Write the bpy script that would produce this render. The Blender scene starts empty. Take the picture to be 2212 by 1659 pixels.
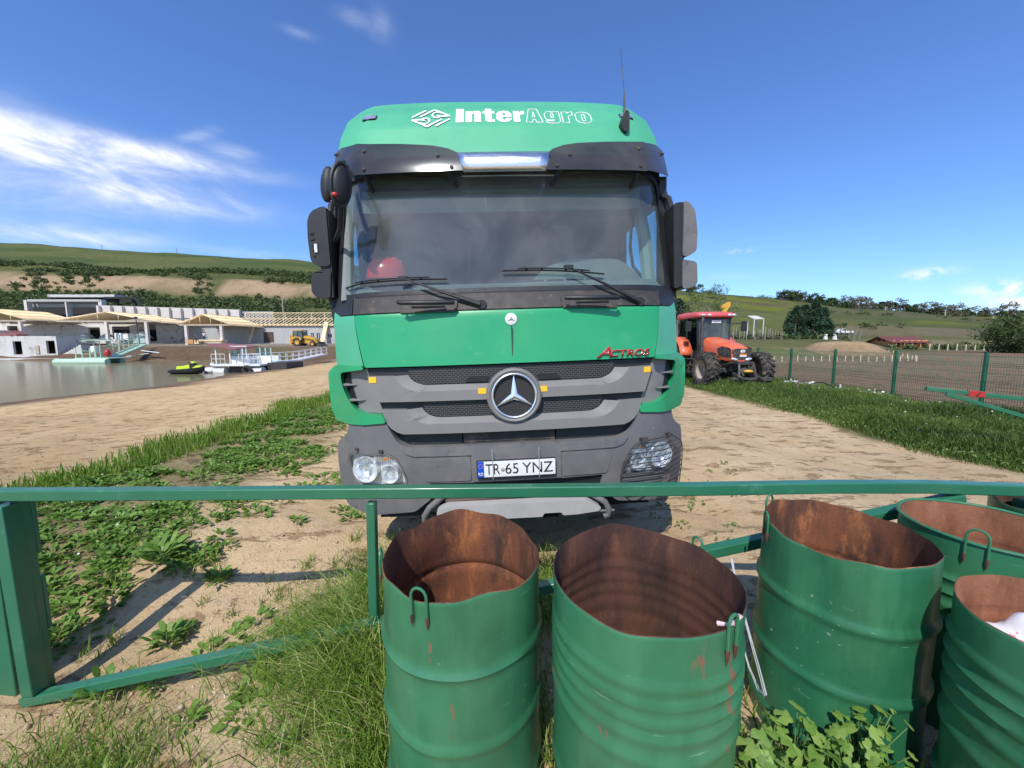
import bpy, bmesh, math, random
import numpy as np
from mathutils import Vector, Matrix
from mathutils.geometry import tessellate_polygon
R=math.radians; C=bpy.context.scene.collection; rng=np.random.default_rng(7); random.seed(5)
# ---------------------------------------------------------------- camera, sky, sun
FPX=833.0; CAMH=1.66; PITCH=math.atan(90/833)
cd=bpy.data.cameras.new('camera'); cam=bpy.data.objects.new('camera',cd); C.objects.link(cam)
cam.location=(0,0,CAMH); cam.rotation_euler=(math.pi/2-PITCH,0,0)
cd.sensor_width=36; cd.lens=36*FPX/2212; cd.clip_start=.05; cd.clip_end=4000
S=bpy.context.scene; S.camera=cam
SUN_AZ=R(19); SUN_EL=R(48)      # the sun stands behind the camera, to its left
S.view_settings.view_transform='Standard'; S.view_settings.look='None'; S.view_settings.exposure=0.35; S.view_settings.gamma=1
S.cycles.max_bounces=8; S.cycles.transparent_max_bounces=16
W=bpy.data.worlds.new('World'); S.world=W; W.use_nodes=True
class NT:
    def __init__(s,t): s.t=t
    def n(s,ty,**k):
        nd=s.t.nodes.new(ty)
        for a,b in k.items():
            if a.startswith('i_'): nd.inputs[int(a[2:])].default_value=b
            else: setattr(nd,a,b)
        return nd
    def l(s,a,b): s.t.links.new(a,b)
    def m(s,op,a,b=0.,c=None,clamp=False):
        nd=s.t.nodes.new('ShaderNodeMath'); nd.operation=op; nd.use_clamp=clamp
        for i,v in enumerate((a,b,c)):
            if v is None: continue
            if isinstance(v,(int,float)): nd.inputs[i].default_value=v
            else: s.l(v,nd.inputs[i])
        return nd.outputs[0]
    def mixc(s,f,a,b,mode='MIX'):
        nd=s.t.nodes.new('ShaderNodeMix'); nd.data_type='RGBA'; nd.blend_type=mode
        for i,v in ((0,f),(6,a),(7,b)):
            if hasattr(v,'links') or hasattr(v,'is_linked'): s.l(v,nd.inputs[i])
            elif i==0: nd.inputs[0].default_value=v
            else: nd.inputs[i].default_value=(*v[:3],1)
        return nd.outputs[2]
    def noise(s,vec,scale,detail=4,rough=.55,dist=0):
        nd=s.n('ShaderNodeTexNoise'); nd.inputs['Scale'].default_value=scale; nd.inputs['Detail'].default_value=detail
        nd.inputs['Roughness'].default_value=rough; nd.inputs['Distortion'].default_value=dist
        if vec is not None: s.l(vec,nd.inputs['Vector'])
        return nd.outputs['Fac']
    def ramp(s,f,a,b,lo=0,hi=1,smooth=True):
        nd=s.n('ShaderNodeMapRange'); nd.clamp=True
        if smooth: nd.interpolation_type='SMOOTHSTEP'
        s.l(f,nd.inputs[0])
        for i,v in ((1,a),(2,b),(3,lo),(4,hi)): nd.inputs[i].default_value=v
        return nd.outputs[0]
def build_world():
    t=NT(W.node_tree); W.node_tree.nodes.clear()
    out=t.n('ShaderNodeOutputWorld'); bg=t.n('ShaderNodeBackground'); bg.inputs[1].default_value=.118
    sky=t.n('ShaderNodeTexSky'); sky.sky_type='NISHITA'; sky.sun_disc=False
    sky.sun_elevation=SUN_EL; sky.sun_rotation=R(180)+SUN_AZ; sky.altitude=100; sky.air_density=1.0; sky.dust_density=.35; sky.ozone_density=2.2
    tc=t.n('ShaderNodeTexCoord'); sp=t.n('ShaderNodeSeparateXYZ'); t.l(tc.outputs['Generated'],sp.inputs[0])
    x,y,z=sp.outputs
    az=t.m('ARCTAN2',x,y); el=t.m('ARCSINE',z)
    cmb=t.n('ShaderNodeCombineXYZ'); t.l(t.m('ADD',t.m('MULTIPLY',az,1.25),t.m('MULTIPLY',el,.5)),cmb.inputs[0]); t.l(t.m('MULTIPLY',el,3.6),cmb.inputs[1])
    fine=t.noise(cmb.outputs[0],5.5,8,.62,.35); soft=t.noise(cmb.outputs[0],2.3,5,.55,.5)
    cmb2=t.n('ShaderNodeCombineXYZ'); t.l(az,cmb2.inputs[0]); t.l(el,cmb2.inputs[1]); puffn=t.noise(cmb2.outputs[0],26,6,.6,.2)
    tot=None
    def add(v):
        nonlocal tot
        tot=v if tot is None else t.m('ADD',tot,v)
    # (px, py of the photograph's half-size frame, half width, half height, turn, strength, puff?)
    for px,py,w,h,rot,st,pf in [(60,320,190,40,-5,.95,0),(230,335,200,34,0,.85,0),(400,343,170,15,0,1.0,0),(130,400,230,34,0,.55,0),(370,425,170,26,0,1.0,0),(0,250,90,40,-30,.35,0),(60,505,190,20,-6,.75,0),(210,520,130,16,-12,.4,0),(100,440,240,60,0,.22,0),
                        (770,40,40,14,0,.22,0),(820,55,30,30,0,.18,0),(645,72,40,8,0,.22,0),(540,548,90,9,0,.28,0),(425,292,45,10,-25,.4,0),(500,330,50,14,0,.45,0),
                        (2010,588,40,8,0,.9,1),(1600,541,20,5,0,.55,1),(1968,601,20,6,0,.6,1),(2180,622,80,13,0,1.0,1),(2215,650,80,16,0,1.0,1),(1580,597,60,7,0,.2,0)]:
        dx=(px-1106)/FPX; yc=(py-829.5)/FPX
        d=Vector((dx,math.cos(PITCH)-yc*math.sin(PITCH),-math.sin(PITCH)-yc*math.cos(PITCH))); L=d.length; d.normalize()
        a0=math.atan2(d.x,d.y); e0=math.asin(d.z)
        wa=w/FPX/L/L*1.15 if abs(dx)>.5 else w/FPX/L; hb=h/FPX/L
        u=t.m('SUBTRACT',az,a0); v=t.m('SUBTRACT',el,e0); cr,sr=math.cos(R(-rot)),math.sin(R(-rot))
        uu=t.m('ADD',t.m('MULTIPLY',u,cr/wa),t.m('MULTIPLY',v,sr/wa)); vv=t.m('ADD',t.m('MULTIPLY',u,-sr/hb),t.m('MULTIPLY',v,cr/hb))
        r2=t.m('ADD',t.m('MULTIPLY',uu,uu),t.m('MULTIPLY',vv,vv)); g=t.m('EXPONENT',t.m('MULTIPLY',r2,-.9))
        nz=t.ramp(puffn,.40,.55) if pf else t.m('ADD',t.m('MULTIPLY',t.ramp(fine,.33,.80),1.05),t.m('MULTIPLY',soft,.42))
        add(t.m('MULTIPLY',t.m('MULTIPLY',g,nz),st))
    # broken cloud behind the camera (seen only in reflections)
    back=t.ramp(y,-.1,-.45); bn=t.noise(tc.outputs['Generated'],3.0,7,.6,.4)
    add(t.m('MULTIPLY',t.m('MULTIPLY',back,t.ramp(bn,.46,.68)),.5))
    fac=t.m('MINIMUM',tot,.93)
    tint=t.mixc(1.0,sky.outputs[0],(.69,.94,1.38),'MULTIPLY')
    col=t.mixc(fac,tint,(7.0,7.2,7.8))
    t.l(col,bg.inputs[0]); t.l(bg.outputs[0],out.inputs[0])
build_world()
sl=bpy.data.lights.new('sun','SUN'); so=bpy.data.objects.new('sun',sl); C.objects.link(so)
sl.energy=3.6; sl.angle=R(.53); sl.color=(1,.955,.88)
sd=Vector((-math.sin(SUN_AZ)*math.cos(SUN_EL),-math.cos(SUN_AZ)*math.cos(SUN_EL),math.sin(SUN_EL)))
so.rotation_euler=sd.to_track_quat('Z','Y').to_euler(); so.location=sd*50
# ---------------------------------------------------------------- materials
MT={}
def nmat(name):
    m=bpy.data.materials.new(name); m.use_nodes=True; m.node_tree.nodes.clear(); t=NT(m.node_tree)
    o=t.n('ShaderNodeOutputMaterial'); b=t.n('ShaderNodeBsdfPrincipled'); t.l(b.outputs[0],o.inputs[0]); MT[name]=m
    return m,t,b,o
def mat(name,col,rough=.5,metal=0,var=.12,vs=4,bump=0,bs=40,dirt=None,coat=0,alpha=1,spec=.5,stretch=None):
    """principled material with noise-driven colour wear; dirt=(colour, threshold 0..1, scale, softness)"""
    m,t,b,o=nmat(name); tc=t.n('ShaderNodeTexCoord'); v=tc.outputs['Object']
    if stretch:
        mp=t.n('ShaderNodeMapping'); mp.inputs[3].default_value=stretch; t.l(v,mp.inputs[0]); v=mp.outputs[0]
    n=t.noise(v,vs,5,.6); f=t.ramp(n,.3,.7,1-var,1+var,False)
    h=t.n('ShaderNodeHueSaturation'); h.inputs['Color'].default_value=(*col,1); t.l(f,h.inputs['Value']); c=h.outputs[0]
    rf=t.ramp(t.noise(v,vs*2.3,4),.3,.7,max(.02,rough-.08),min(1,rough+.1),False)
    for dd in ([dirt] if dirt and not isinstance(dirt[0],list) and not isinstance(dirt,list) else (dirt or [])):
        dc,th,sc,sf=dd; k=t.ramp(t.noise(v,sc,7,.65),th,th+sf); c=t.mixc(k,c,dc)
        rf=t.m('ADD',rf,t.m('MULTIPLY',k,.25),clamp=True)
    t.l(c,b.inputs['Base Color']); t.l(rf,b.inputs['Roughness']); b.inputs['Metallic'].default_value=metal
    b.inputs['Coat Weight'].default_value=coat; b.inputs['Coat Roughness'].default_value=.12; b.inputs['Alpha'].default_value=alpha; b.inputs['Specular IOR Level'].default_value=spec
    if bump:
        bn=t.n('ShaderNodeBump'); bn.inputs['Distance'].default_value=.01; bn.inputs['Strength'].default_value=bump; t.l(t.noise(v,bs,5,.6),bn.inputs['Height']); t.l(bn.outputs[0],b.inputs['Normal'])
    return m
DUST=(.36,.29,.21)
mat('cab_green',(.016,.31,.115),.38,0,.06,2.2,.04,6,[(( .055,.35,.17),.56,1.6,.3),((.10,.33,.19),.60,18,.2),((.3,.42,.3),.70,55,.04)],coat=.35)
mat('cab_green_faded',(.075,.39,.205),.46,0,.06,2,.03,9,[((.13,.40,.27),.5,1.3,.4),((.35,.36,.28),.72,40,.05)],coat=.12)
mat('grey_plastic',(.14,.137,.138),.62,0,.12,5,.12,160,[((.21,.19,.165),.44,4,.35),((.10,.095,.09),.60,9,.12),((.34,.30,.25),.66,34,.08)],spec=.35)
mat('grille_grey',(.20,.192,.18),.55,0,.06,5,.08,160,[((.20,.19,.17),.55,6,.3)],spec=.35)
mat('dark_plastic',(.022,.023,.025),.5,0,.2,6,.1,120,[((.10,.09,.08),.6,14,.25)],spec=.4)
mat('dirty_black',(.05,.045,.042),.6,0,.25,6,.12,60,[((.16,.12,.09),.5,9,.3),((.25,.21,.17),.64,30,.1)],spec=.35)
mat('black',(.008,.008,.009),.6,0,.2,8)
mat('rubber',(.032,.030,.029),.8,0,.25,9,.25,50,[((.17,.14,.105),.42,9,.3)],spec=.3)
mat('chrome',(.88,.89,.90),.22,.85,.04,6)
mat('lamp_back',(.80,.81,.82),.3,.15,.2,40,stretch=(1,1,.1))
mat('lamp_silver',(.80,.82,.84),.25,.55,.45,34,stretch=(1,1,.12))
mat('brushed_steel',(.80,.80,.83),.30,1,.06,3,.05,90,stretch=(1,1,14))
mat('steel',(.36,.35,.34),.42,.8,.2,8,.1,60,[((.22,.17,.12),.55,12,.2)])
mat('white_paint',(.72,.72,.70),.5,0,.08,6,0,1,[((.45,.42,.36),.62,9,.25)])
mat('decal_white',(.80,.80,.79),.5,0,.04,10,0,1,[((.3,.5,.4),.72,60,.05)])
mat('decal_thin',(.42,.66,.55),.5,0,.08,20)
mat('red_badge',(.42,.025,.02),.4,0,.15,30)
mat('amber',(.75,.22,.03),.25,0,.1,20)
mat('yellow_sticker',(.85,.50,.02),.4,0,.1,200)
mat('plate_white',(.80,.80,.78),.4,0,.04,20)
mat('plate_blue',(.01,.08,.55),.4,0,.05,20)
mat('plate_black',(.012,.012,.012),.5,0,.05,20)
mat('interior_dark',(.055,.058,.062),.75,0,.12,3)
mat('interior_grey',(.20,.215,.215),.8,0,.1,3)
mat('interior_pale',(.33,.37,.36),.8,0,.08,3)
mat('helmet_red',(.85,.04,.05),.3,0,.06,4,coat=.3)
mat('teal_plastic',(.03,.16,.19),.5,0,.1,3,0,1,[((.2,.2,.17),.6,7,.2)])
mat('step_paint',(.40,.39,.37),.5,0,.1,5,.08,60,[((.22,.19,.15),.6,9,.2),((.55,.42,.05),.68,26,.03)])
GR=(.027,.148,.068)
mat('gate_green',(.026,.150,.078),.34,0,.1,3,.06,30,[((.07,.22,.15),.58,7,.2),((.40,.36,.27),.69,16,.04),((.45,.5,.42),.74,45,.02)],coat=.2)
mat('fence_green',(.012,.12,.055),.5,0,.15,5,0,1,[((.08,.18,.11),.6,9,.2)])
mat('mast_green',(.46,.62,.46),.5,0,.08,4,0,1,[((.35,.40,.28),.6,8,.2)])
mat('concrete',(.56,.54,.50),.9,0,.1,.6,.2,8,[((.26,.24,.21),.52,.9,.2),((.56,.54,.50),.62,1.4,.1)])
mat('dirty_concrete',(.20,.18,.15),.9,0,.15,2)
mat('raw_concrete',(.42,.41,.39),.9,0,.12,.5,.2,6,[((.42,.41,.40),.5,.35,.2)])
mat('old_wall',(.64,.58,.51),.92,0,.12,.9,.3,5,[((.20,.155,.12),.54,.55,.12),((.62,.58,.54),.56,.35,.15)])
mat('pink_wall',(.64,.57,.51),.92,0,.1,.8,.2,5,[((.24,.19,.15),.58,.8,.15)])
mat('pale_stake',(.58,.48,.34),.85,0,.15,3)
mat('timber',(.84,.65,.38),.75,0,.16,2,.1,20,[((.58,.30,.12),.58,1.5,.15)])
mat('timber_grey',(.42,.35,.26),.85,0,.2,2,.1,20)
mat('shade_dark',(.03,.028,.026),.9,0,.2,2)  # near black for shade inside buildings, also for dark steel and panes
mat('brown_door',(.10,.055,.04),.6,0,.15,3)
mat('yellow_machine',(.62,.34,.04),.45,0,.12,3,0,1,[((.25,.18,.1),.58,5,.2)])
mat('tractor_orange',(.72,.13,.05),.42,0,.08,3,0,1,[((.55,.24,.14),.46,2.5,.3),((.40,.30,.2),.62,14,.15)],coat=.15)
mat('tractor_roof',(.62,.10,.10),.45,0,.08,3)
mat('dusty_metal',(.06,.056,.052),.6,.2,.3,9,.2,40,[((.22,.18,.13),.5,9,.25)])
mat('maroon_roof',(.27,.10,.09),.7,0,.1,2)
mat('log_orange',(.62,.30,.12),.7,0,.14,2.5,.2,12,stretch=(1,1,9))
mat('roof_red',(.15,.045,.04),.75,0,.12,3)
mat('stone_white',(.70,.69,.65),.8,0,.1,3)
mat('neon_yellow',(.62,.78,.02),.3,0,.05,3,coat=.4)
mat('tarp',(.33,.42,.38),.5,0,.25,2,.4,3)
mat('bark',(.16,.12,.085),.9,0,.25,6,.4,30)
mat('wood_pole',(.34,.29,.23),.9,0,.2,6,.3,30)
mat('stem_green',(.11,.19,.05),.6,0,.2,9); mat('jeans',(.06,.08,.14),.9); mat('shirt_white',(.75,.75,.73),.9); mat('shirt_dark',(.05,.05,.06),.9); mat('skin',(.48,.27,.18),.6); mat('shirt_lime',(.15,.85,.1),.9); mat('hair',(.03,.02,.015),.8)
mat('bag_white',(.82,.80,.80),.35,0,.08,8,.3,12,[((.80,.25,.42),.60,9,.02),((.45,.62,.03),.64,7.3,.01)])
mat('wire_white',(.62,.64,.66),.4,.3,.1,30); mat('rag',(.72,.52,.50),.9,0,.2,60,.5,200)
def glassmat(name,tint,dustcol,dust,dustvar=.12,ior=1.5,gl=.03,streak=False):
    m=bpy.data.materials.new(name); m.use_nodes=True; m.node_tree.nodes.clear(); t=NT(m.node_tree); MT[name]=m
    o=t.n('ShaderNodeOutputMaterial'); tr=t.n('ShaderNodeBsdfTransparent'); tr.inputs[0].default_value=(*tint,1)
    g=t.n('ShaderNodeBsdfGlossy'); g.inputs['Roughness'].default_value=gl; g.inputs['Color'].default_value=(.9,.95,1,1)
    fr=t.n('ShaderNodeFresnel'); fr.inputs[0].default_value=ior; m1=t.n('ShaderNodeMixShader'); geo=t.n('ShaderNodeNewGeometry'); fb=t.m('SUBTRACT',1.0,geo.outputs['Backfacing']); t.l(t.m('MULTIPLY',t.m('MULTIPLY',fr.outputs[0],1.25,clamp=True),fb),m1.inputs[0]); t.l(tr.outputs[0],m1.inputs[1]); t.l(g.outputs[0],m1.inputs[2])
    d=t.n('ShaderNodeBsdfDiffuse'); d.inputs[0].default_value=(*dustcol,1); tc=t.n('ShaderNodeTexCoord')
    f=t.ramp(t.noise(tc.outputs['Object'],1.7,7,.6,.6),.3,.72,dust-dustvar,dust+dustvar)
    if streak:
        mp=t.n('ShaderNodeMapping'); mp.inputs[3].default_value=(26,1,1.1); t.l(tc.outputs['Object'],mp.inputs[0])
        f=t.m('ADD',f,t.m('MULTIPLY',t.ramp(t.noise(mp.outputs[0],1,3),.66,.78),.14),clamp=True)
        f=t.m('ADD',f,t.m('MULTIPLY',t.ramp(t.noise(tc.outputs['Object'],45,2),.76,.80),.4),clamp=True)
    f=t.m('MULTIPLY',f,fb); m2=t.n('ShaderNodeMixShader'); t.l(f,m2.inputs[0]); t.l(m1.outputs[0],m2.inputs[1]); t.l(d.outputs[0],m2.inputs[2]); t.l(m2.outputs[0],o.inputs[0]); return m
glassmat('windscreen_glass',(.80,.90,.87),(.36,.38,.375),.205,.08,gl=.03,streak=True)
glassmat('side_glass',(.62,.86,.90),(.4,.42,.4),.05,.03)
glassmat('lamp_glass',(.93,.95,.95),(.5,.5,.48),.06,.03)
glassmat('visor_acrylic',(.10,.17,.16),(.22,.20,.19),.22,.10,gl=.16,streak=True)
glassmat('cab_glass',(.30,.42,.42),(.35,.4,.4),.16,.06)
def m_mesh(name,sx,sz,col,line,mortar=.16):
    m,t,b,o=nmat(name); tc=t.n('ShaderNodeTexCoord'); sp=t.n('ShaderNodeSeparateXYZ'); t.l(tc.outputs['Object'],sp.inputs[0])
    cb=t.n('ShaderNodeCombineXYZ'); t.l(sp.outputs[0],cb.inputs[0]); t.l(sp.outputs[2],cb.inputs[1])
    br=t.n('ShaderNodeTexBrick'); br.offset=.5; t.l(cb.outputs[0],br.inputs['Vector']); br.inputs['Color1'].default_value=(*col,1); br.inputs['Color2'].default_value=(*col,1); br.inputs['Mortar'].default_value=(*line,1)
    br.inputs['Scale'].default_value=1; br.inputs['Mortar Size'].default_value=mortar*sz; br.inputs['Mortar Smooth'].default_value=.3; br.inputs['Brick Width'].default_value=sx; br.inputs['Row Height'].default_value=sz
    t.l(br.outputs[0],b.inputs['Base Color']); b.inputs['Roughness'].default_value=.6
    bp=t.n('ShaderNodeBump'); bp.inputs['Distance'].default_value=.006; t.l(br.outputs['Fac'],bp.inputs['Height']); t.l(bp.outputs[0],b.inputs['Normal'])
m_mesh('honeycomb',.030,.0135,(.006,.006,.007),(.085,.08,.078),.22)
m_mesh('fine_honeycomb',.012,.006,(.006,.006,.007),(.07,.065,.06),.25)
def m_rust():
    for nm,base,deep,hi in (('rust_orange',(.20,.068,.03),(.04,.024,.018),(.40,.15,.045)),('rust_brown',(.105,.042,.026),(.035,.02,.015),(.17,.066,.036)),('rust_pale',(.30,.12,.06),(.16,.06,.03),(.38,.17,.09))):
        m,t,b,o=nmat(nm); tc=t.n('ShaderNodeTexCoord'); mp=t.n('ShaderNodeMapping'); mp.inputs[3].default_value=(1,1,.35); t.l(tc.outputs['Object'],mp.inputs[0]); v=mp.outputs[0]
        c=t.mixc(t.ramp(t.noise(v,7,8,.7),.38,.68),base,deep); c=t.mixc(t.ramp(t.noise(v,11,8,.7,.3),.5,.72),c,hi)
        c=t.mixc(t.ramp(t.noise(tc.outputs['Object'],90,4,.7),.45,.75,0,.5),c,deep)
        t.l(c,b.inputs['Base Color']); b.inputs['Roughness'].default_value=.85; bp=t.n('ShaderNodeBump'); bp.inputs['Strength'].default_value=.5; bp.inputs['Distance'].default_value=.004
        t.l(t.noise(tc.outputs['Object'],130,5,.7),bp.inputs['Height']); t.l(bp.outputs[0],b.inputs['Normal'])
m_rust()
def m_barrel(nm,base,seedoff,rust=.66):
    m,t,b,o=nmat(nm); tc=t.n('ShaderNodeTexCoord'); mp=t.n('ShaderNodeMapping'); mp.inputs[1].default_value=(seedoff,seedoff*.7,0); t.l(tc.outputs['Object'],mp.inputs[0]); v=mp.outputs[0]
    mv=t.n('ShaderNodeMapping'); mv.inputs[3].default_value=(1,1,.25); t.l(v,mv.inputs[0]); v2=mv.outputs[0]
    h=t.n('ShaderNodeHueSaturation'); h.inputs['Color'].default_value=(*base,1); t.l(t.ramp(t.noise(v,3.2,6,.6),.3,.7,.72,1.25,False),h.inputs['Value']); c=h.outputs[0]
    c=t.mixc(t.ramp(t.noise(v2,6,6,.65),.42,.66,0,.6),c,(.055,.205,.095))                        # chalked paint
    k=t.ramp(t.noise(v2,9,9,.72,.2),rust-.06,rust-.01); c=t.mixc(k,c,(.20,.10,.05))                # rust runs
    k2=t.ramp(t.m('ADD',t.m('MULTIPLY',t.noise(v,38,5,.6),.7),t.m('MULTIPLY',t.noise(v2,4,4,.6),.3)),.655,.69); c=t.mixc(k2,c,(.28,.36,.28))                        # chips and bird spots
    t.l(c,b.inputs['Base Color']); t.l(t.m('ADD',.42,t.m('MULTIPLY',k,.4)),b.inputs['Roughness']); b.inputs['Coat Weight'].default_value=.12
    bp=t.n('ShaderNodeBump'); bp.inputs['Strength'].default_value=.25; bp.inputs['Distance'].default_value=.02; t.l(t.noise(v,2.6,3,.5),bp.inputs['Height'])
    ms=t.n('ShaderNodeMapping'); ms.inputs[3].default_value=(1,1,14); ms.inputs[2].default_value=(.15,.1,0); t.l(v,ms.inputs[0]); k3=t.ramp(t.noise(ms.outputs[0],7,4,.6),.70,.715,0,.6); c2=t.mixc(k3,c,(.22,.36,.27)); t.l(c2,b.inputs['Base Color'])
    b2=t.n('ShaderNodeBump'); b2.inputs['Strength'].default_value=.12; b2.inputs['Distance'].default_value=.003; t.l(t.noise(v,120,4,.6),b2.inputs['Height']); t.l(bp.outputs[0],b2.inputs['Normal']); t.l(b2.outputs[0],b.inputs['Normal'])
m_barrel('barrel_green_a',GR,0,.69); m_barrel('barrel_green_b',(.029,.156,.072),3.1,.655); m_barrel('barrel_green_c',(.022,.136,.062),6.2,.70)
def m_leaf(nm,cols,rough=.55,trans=.25,noisec=None):
    m,t,b,o=nmat(nm); at=t.n('ShaderNodeAttribute'); at.attribute_name='rnd'; cr=t.n('ShaderNodeValToRGB'); t.l(at.outputs['Fac'],cr.inputs[0])
    e=cr.color_ramp.elements; e[0].position=0; e[0].color=(*cols[0],1); e[1].position=1; e[1].color=(*cols[-1],1)
    for i,c in enumerate(cols[1:-1]): x=e.new((i+1)/(len(cols)-1)); x.color=(*c,1)
    c=cr.outputs[0]
    if noisec:
        tc=t.n('ShaderNodeTexCoord'); c=t.mixc(t.ramp(t.noise(tc.outputs['Object'],noisec[1],4),.42,.62),c,noisec[0],'MULTIPLY')
    t.l(c,b.inputs['Base Color']); b.inputs['Roughness'].default_value=rough; b.inputs['Specular IOR Level'].default_value=.35
    tl=t.n('ShaderNodeBsdfTranslucent'); t.l(c,tl.inputs[0]); mx=t.n('ShaderNodeMixShader'); mx.inputs[0].default_value=trans; t.l(b.outputs[0],mx.inputs[1]); t.l(tl.outputs[0],mx.inputs[2]); t.l(mx.outputs[0],o.inputs[0])
m_leaf('grass_blade',[(.08,.17,.014),(.15,.26,.025),(.24,.36,.05),(.52,.52,.22)],.5,.38)
m_leaf('verge_grass',[(.065,.12,.022),(.115,.18,.03),(.17,.24,.045),(.32,.36,.13)])
m_leaf('weed_leaf',[(.09,.18,.025),(.15,.27,.04),(.23,.36,.07)],.55,.3)
m_leaf('scrub_leaf',[(.055,.085,.025),(.085,.12,.035),(.12,.155,.05)],.7,.15)
m_leaf('mallow_leaf',[(.10,.20,.03),(.17,.30,.05),(.24,.36,.08)])
m_leaf('conifer_leaf',[(.018,.045,.022),(.03,.07,.032),(.05,.10,.045)],.6,.1)
m_leaf('bush_leaf',[(.03,.055,.015),(.05,.085,.02),(.085,.12,.035)],.6,.15)
m_leaf('spring_leaf',[(.10,.15,.035),(.14,.20,.05),(.20,.25,.08)],.6,.2)
m_leaf('bare_leaf',[(.10,.085,.06),(.13,.12,.075),(.17,.16,.10)],.7,.1)
m_leaf('white_flower',[(.75,.75,.65),(.8,.8,.75)],.7,.2)
# ---------------------------------------------------------------- mesh helpers
WM={}
def tag(o,label=None,cat=None,group=None,kind=None):
    if label: o['label']=label
    if cat: o['category']=cat
    if group: o['group']=group
    if kind: o['kind']=kind
    return o
def link(o,parent=None):
    C.objects.link(o)
    if parent is not None: o.parent=parent; WM[o.name]=WM[parent.name]
    elif o.name not in WM: WM[o.name]=Matrix.Identity(4)
    return o
def empty(name,loc=(0,0,0),rz=0,label=None,cat=None,group=None,rot=None):
    o=bpy.data.objects.new(name,None); o.location=loc; o.rotation_euler=rot if rot else (0,0,rz); o.empty_display_size=.2
    C.objects.link(o); WM[o.name]=Matrix.Translation(loc)@o.rotation_euler.to_matrix().to_4x4(); return tag(o,label,cat,group)
class MB:
    def __init__(s): s.v=[]; s.f=[]; s.mi=[]
    def add(s,v,f,mi=0):
        b=len(s.v); s.v+=[tuple(p) for p in v]; s.f+=[tuple(b+i for i in q) for q in f]; s.mi+=[mi]*len(f); return s
    def box(s,x0,x1,y0,y1,z0,z1,mi=0,M=None):
        v=[Vector((x,y,z)) for z in (z0,z1) for y in (y0,y1) for x in (x0,x1)]
        if M is not None: v=[M@p for p in v]
        return s.add(v,[(0,2,3,1),(4,5,7,6),(0,1,5,4),(2,6,7,3),(0,4,6,2),(1,3,7,5)],mi)
    def beam(s,a,b,w,h,mi=0,up=(0,0,1)):
        a,b=Vector(a),Vector(b); d=(b-a).normalized(); x=d.cross(Vector(up)); x=x.normalized() if x.length>1e-4 else Vector((1,0,0)); z=x.cross(d)
        v=[p+x*(i*w/2)+z*(j*h/2) for p in (a,b) for i,j in ((-1,-1),(1,-1),(1,1),(-1,1))]
        return s.add(v,[(0,1,2,3),(7,6,5,4),(0,4,5,1),(1,5,6,2),(2,6,7,3),(3,7,4,0)],mi)
    def tube(s,pts,r,n=8,mi=0,caps=True,closed=False):
        pts=[Vector(p) for p in pts]; k=len(pts); rr=r if isinstance(r,(list,tuple)) else [r]*k; v=[]; up=None
        for i,p in enumerate(pts):
            if closed: d=pts[(i+1)%k]-pts[i-1]
            else: d=pts[min(i+1,k-1)]-pts[max(i-1,0)]
            d.normalize()
            if up is None: up=Vector((0,0,1)) if abs(d.z)<.9 else Vector((1,0,0))
            a=(up-d*up.dot(d)); a=a.normalized() if a.length>1e-5 else d.orthogonal().normalized(); up=a; b=d.cross(a)
            v+=[p+(a*math.cos(t)+b*math.sin(t))*rr[i] for t in [2*math.pi*j/n for j in range(n)]]
        f=[(i*n+j,i*n+(j+1)%n,((i+1)%k)*n+(j+1)%n,((i+1)%k)*n+j) for i in range(k if closed else k-1) for j in range(n)]
        if caps and not closed: f+=[tuple(range(n))[::-1],tuple((k-1)*n+j for j in range(n))]
        return s.add(v,f,mi)
    def lathe(s,prof,n=32,M=None,mi=0,closed=False):
        """prof: (r,z) pairs, turned about z"""
        v=[Vector((r*math.cos(2*math.pi*j/n),r*math.sin(2*math.pi*j/n),z)) for r,z in prof for j in range(n)]
        if M is not None: v=[M@p for p in v]
        k=len(prof); f=[(i*n+j,i*n+(j+1)%n,((i+1)%k)*n+(j+1)%n,((i+1)%k)*n+j) for i in range(k if closed else k-1) for j in range(n)]
        return s.add(v,f,mi)
    def prism(s,pts,y0,y1,mi=0,M=None,axis='y'):
        """pts in (x,z), closed outline, extruded along y (or x: pts are (y,z))"""
        n=len(pts); mk=(lambda a,b,c:Vector((a,c,b))) if axis=='y' else (lambda a,b,c:Vector((c,a,b)))
        v=[mk(a,b,c) for c in (y0,y1) for a,b in pts]
        if M is not None: v=[M@p for p in v]
        tr=tessellate_polygon([[Vector((a,b,0)) for a,b in pts]])
        f=[tuple(t) for t in tr]+[tuple(n+i for i in t)[::-1] for t in tr]+[(i,(i+1)%n,n+(i+1)%n,n+i) for i in range(n)]
        return s.add(v,f,mi)
    def ell(s,c,r,n=12,m=8,mi=0,M=None):
        v=[Vector((c[0]+r[0]*math.sin(math.pi*i/m)*math.cos(2*math.pi*j/n),c[1]+r[1]*math.sin(math.pi*i/m)*math.sin(2*math.pi*j/n),c[2]+r[2]*math.cos(math.pi*i/m))) for i in range(m+1) for j in range(n)]
        if M is not None: v=[M@p for p in v]
        return s.add(v,[(i*n+j,(i+1)*n+j,(i+1)*n+(j+1)%n,i*n+(j+1)%n) for i in range(m) for j in range(n)],mi)
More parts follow.
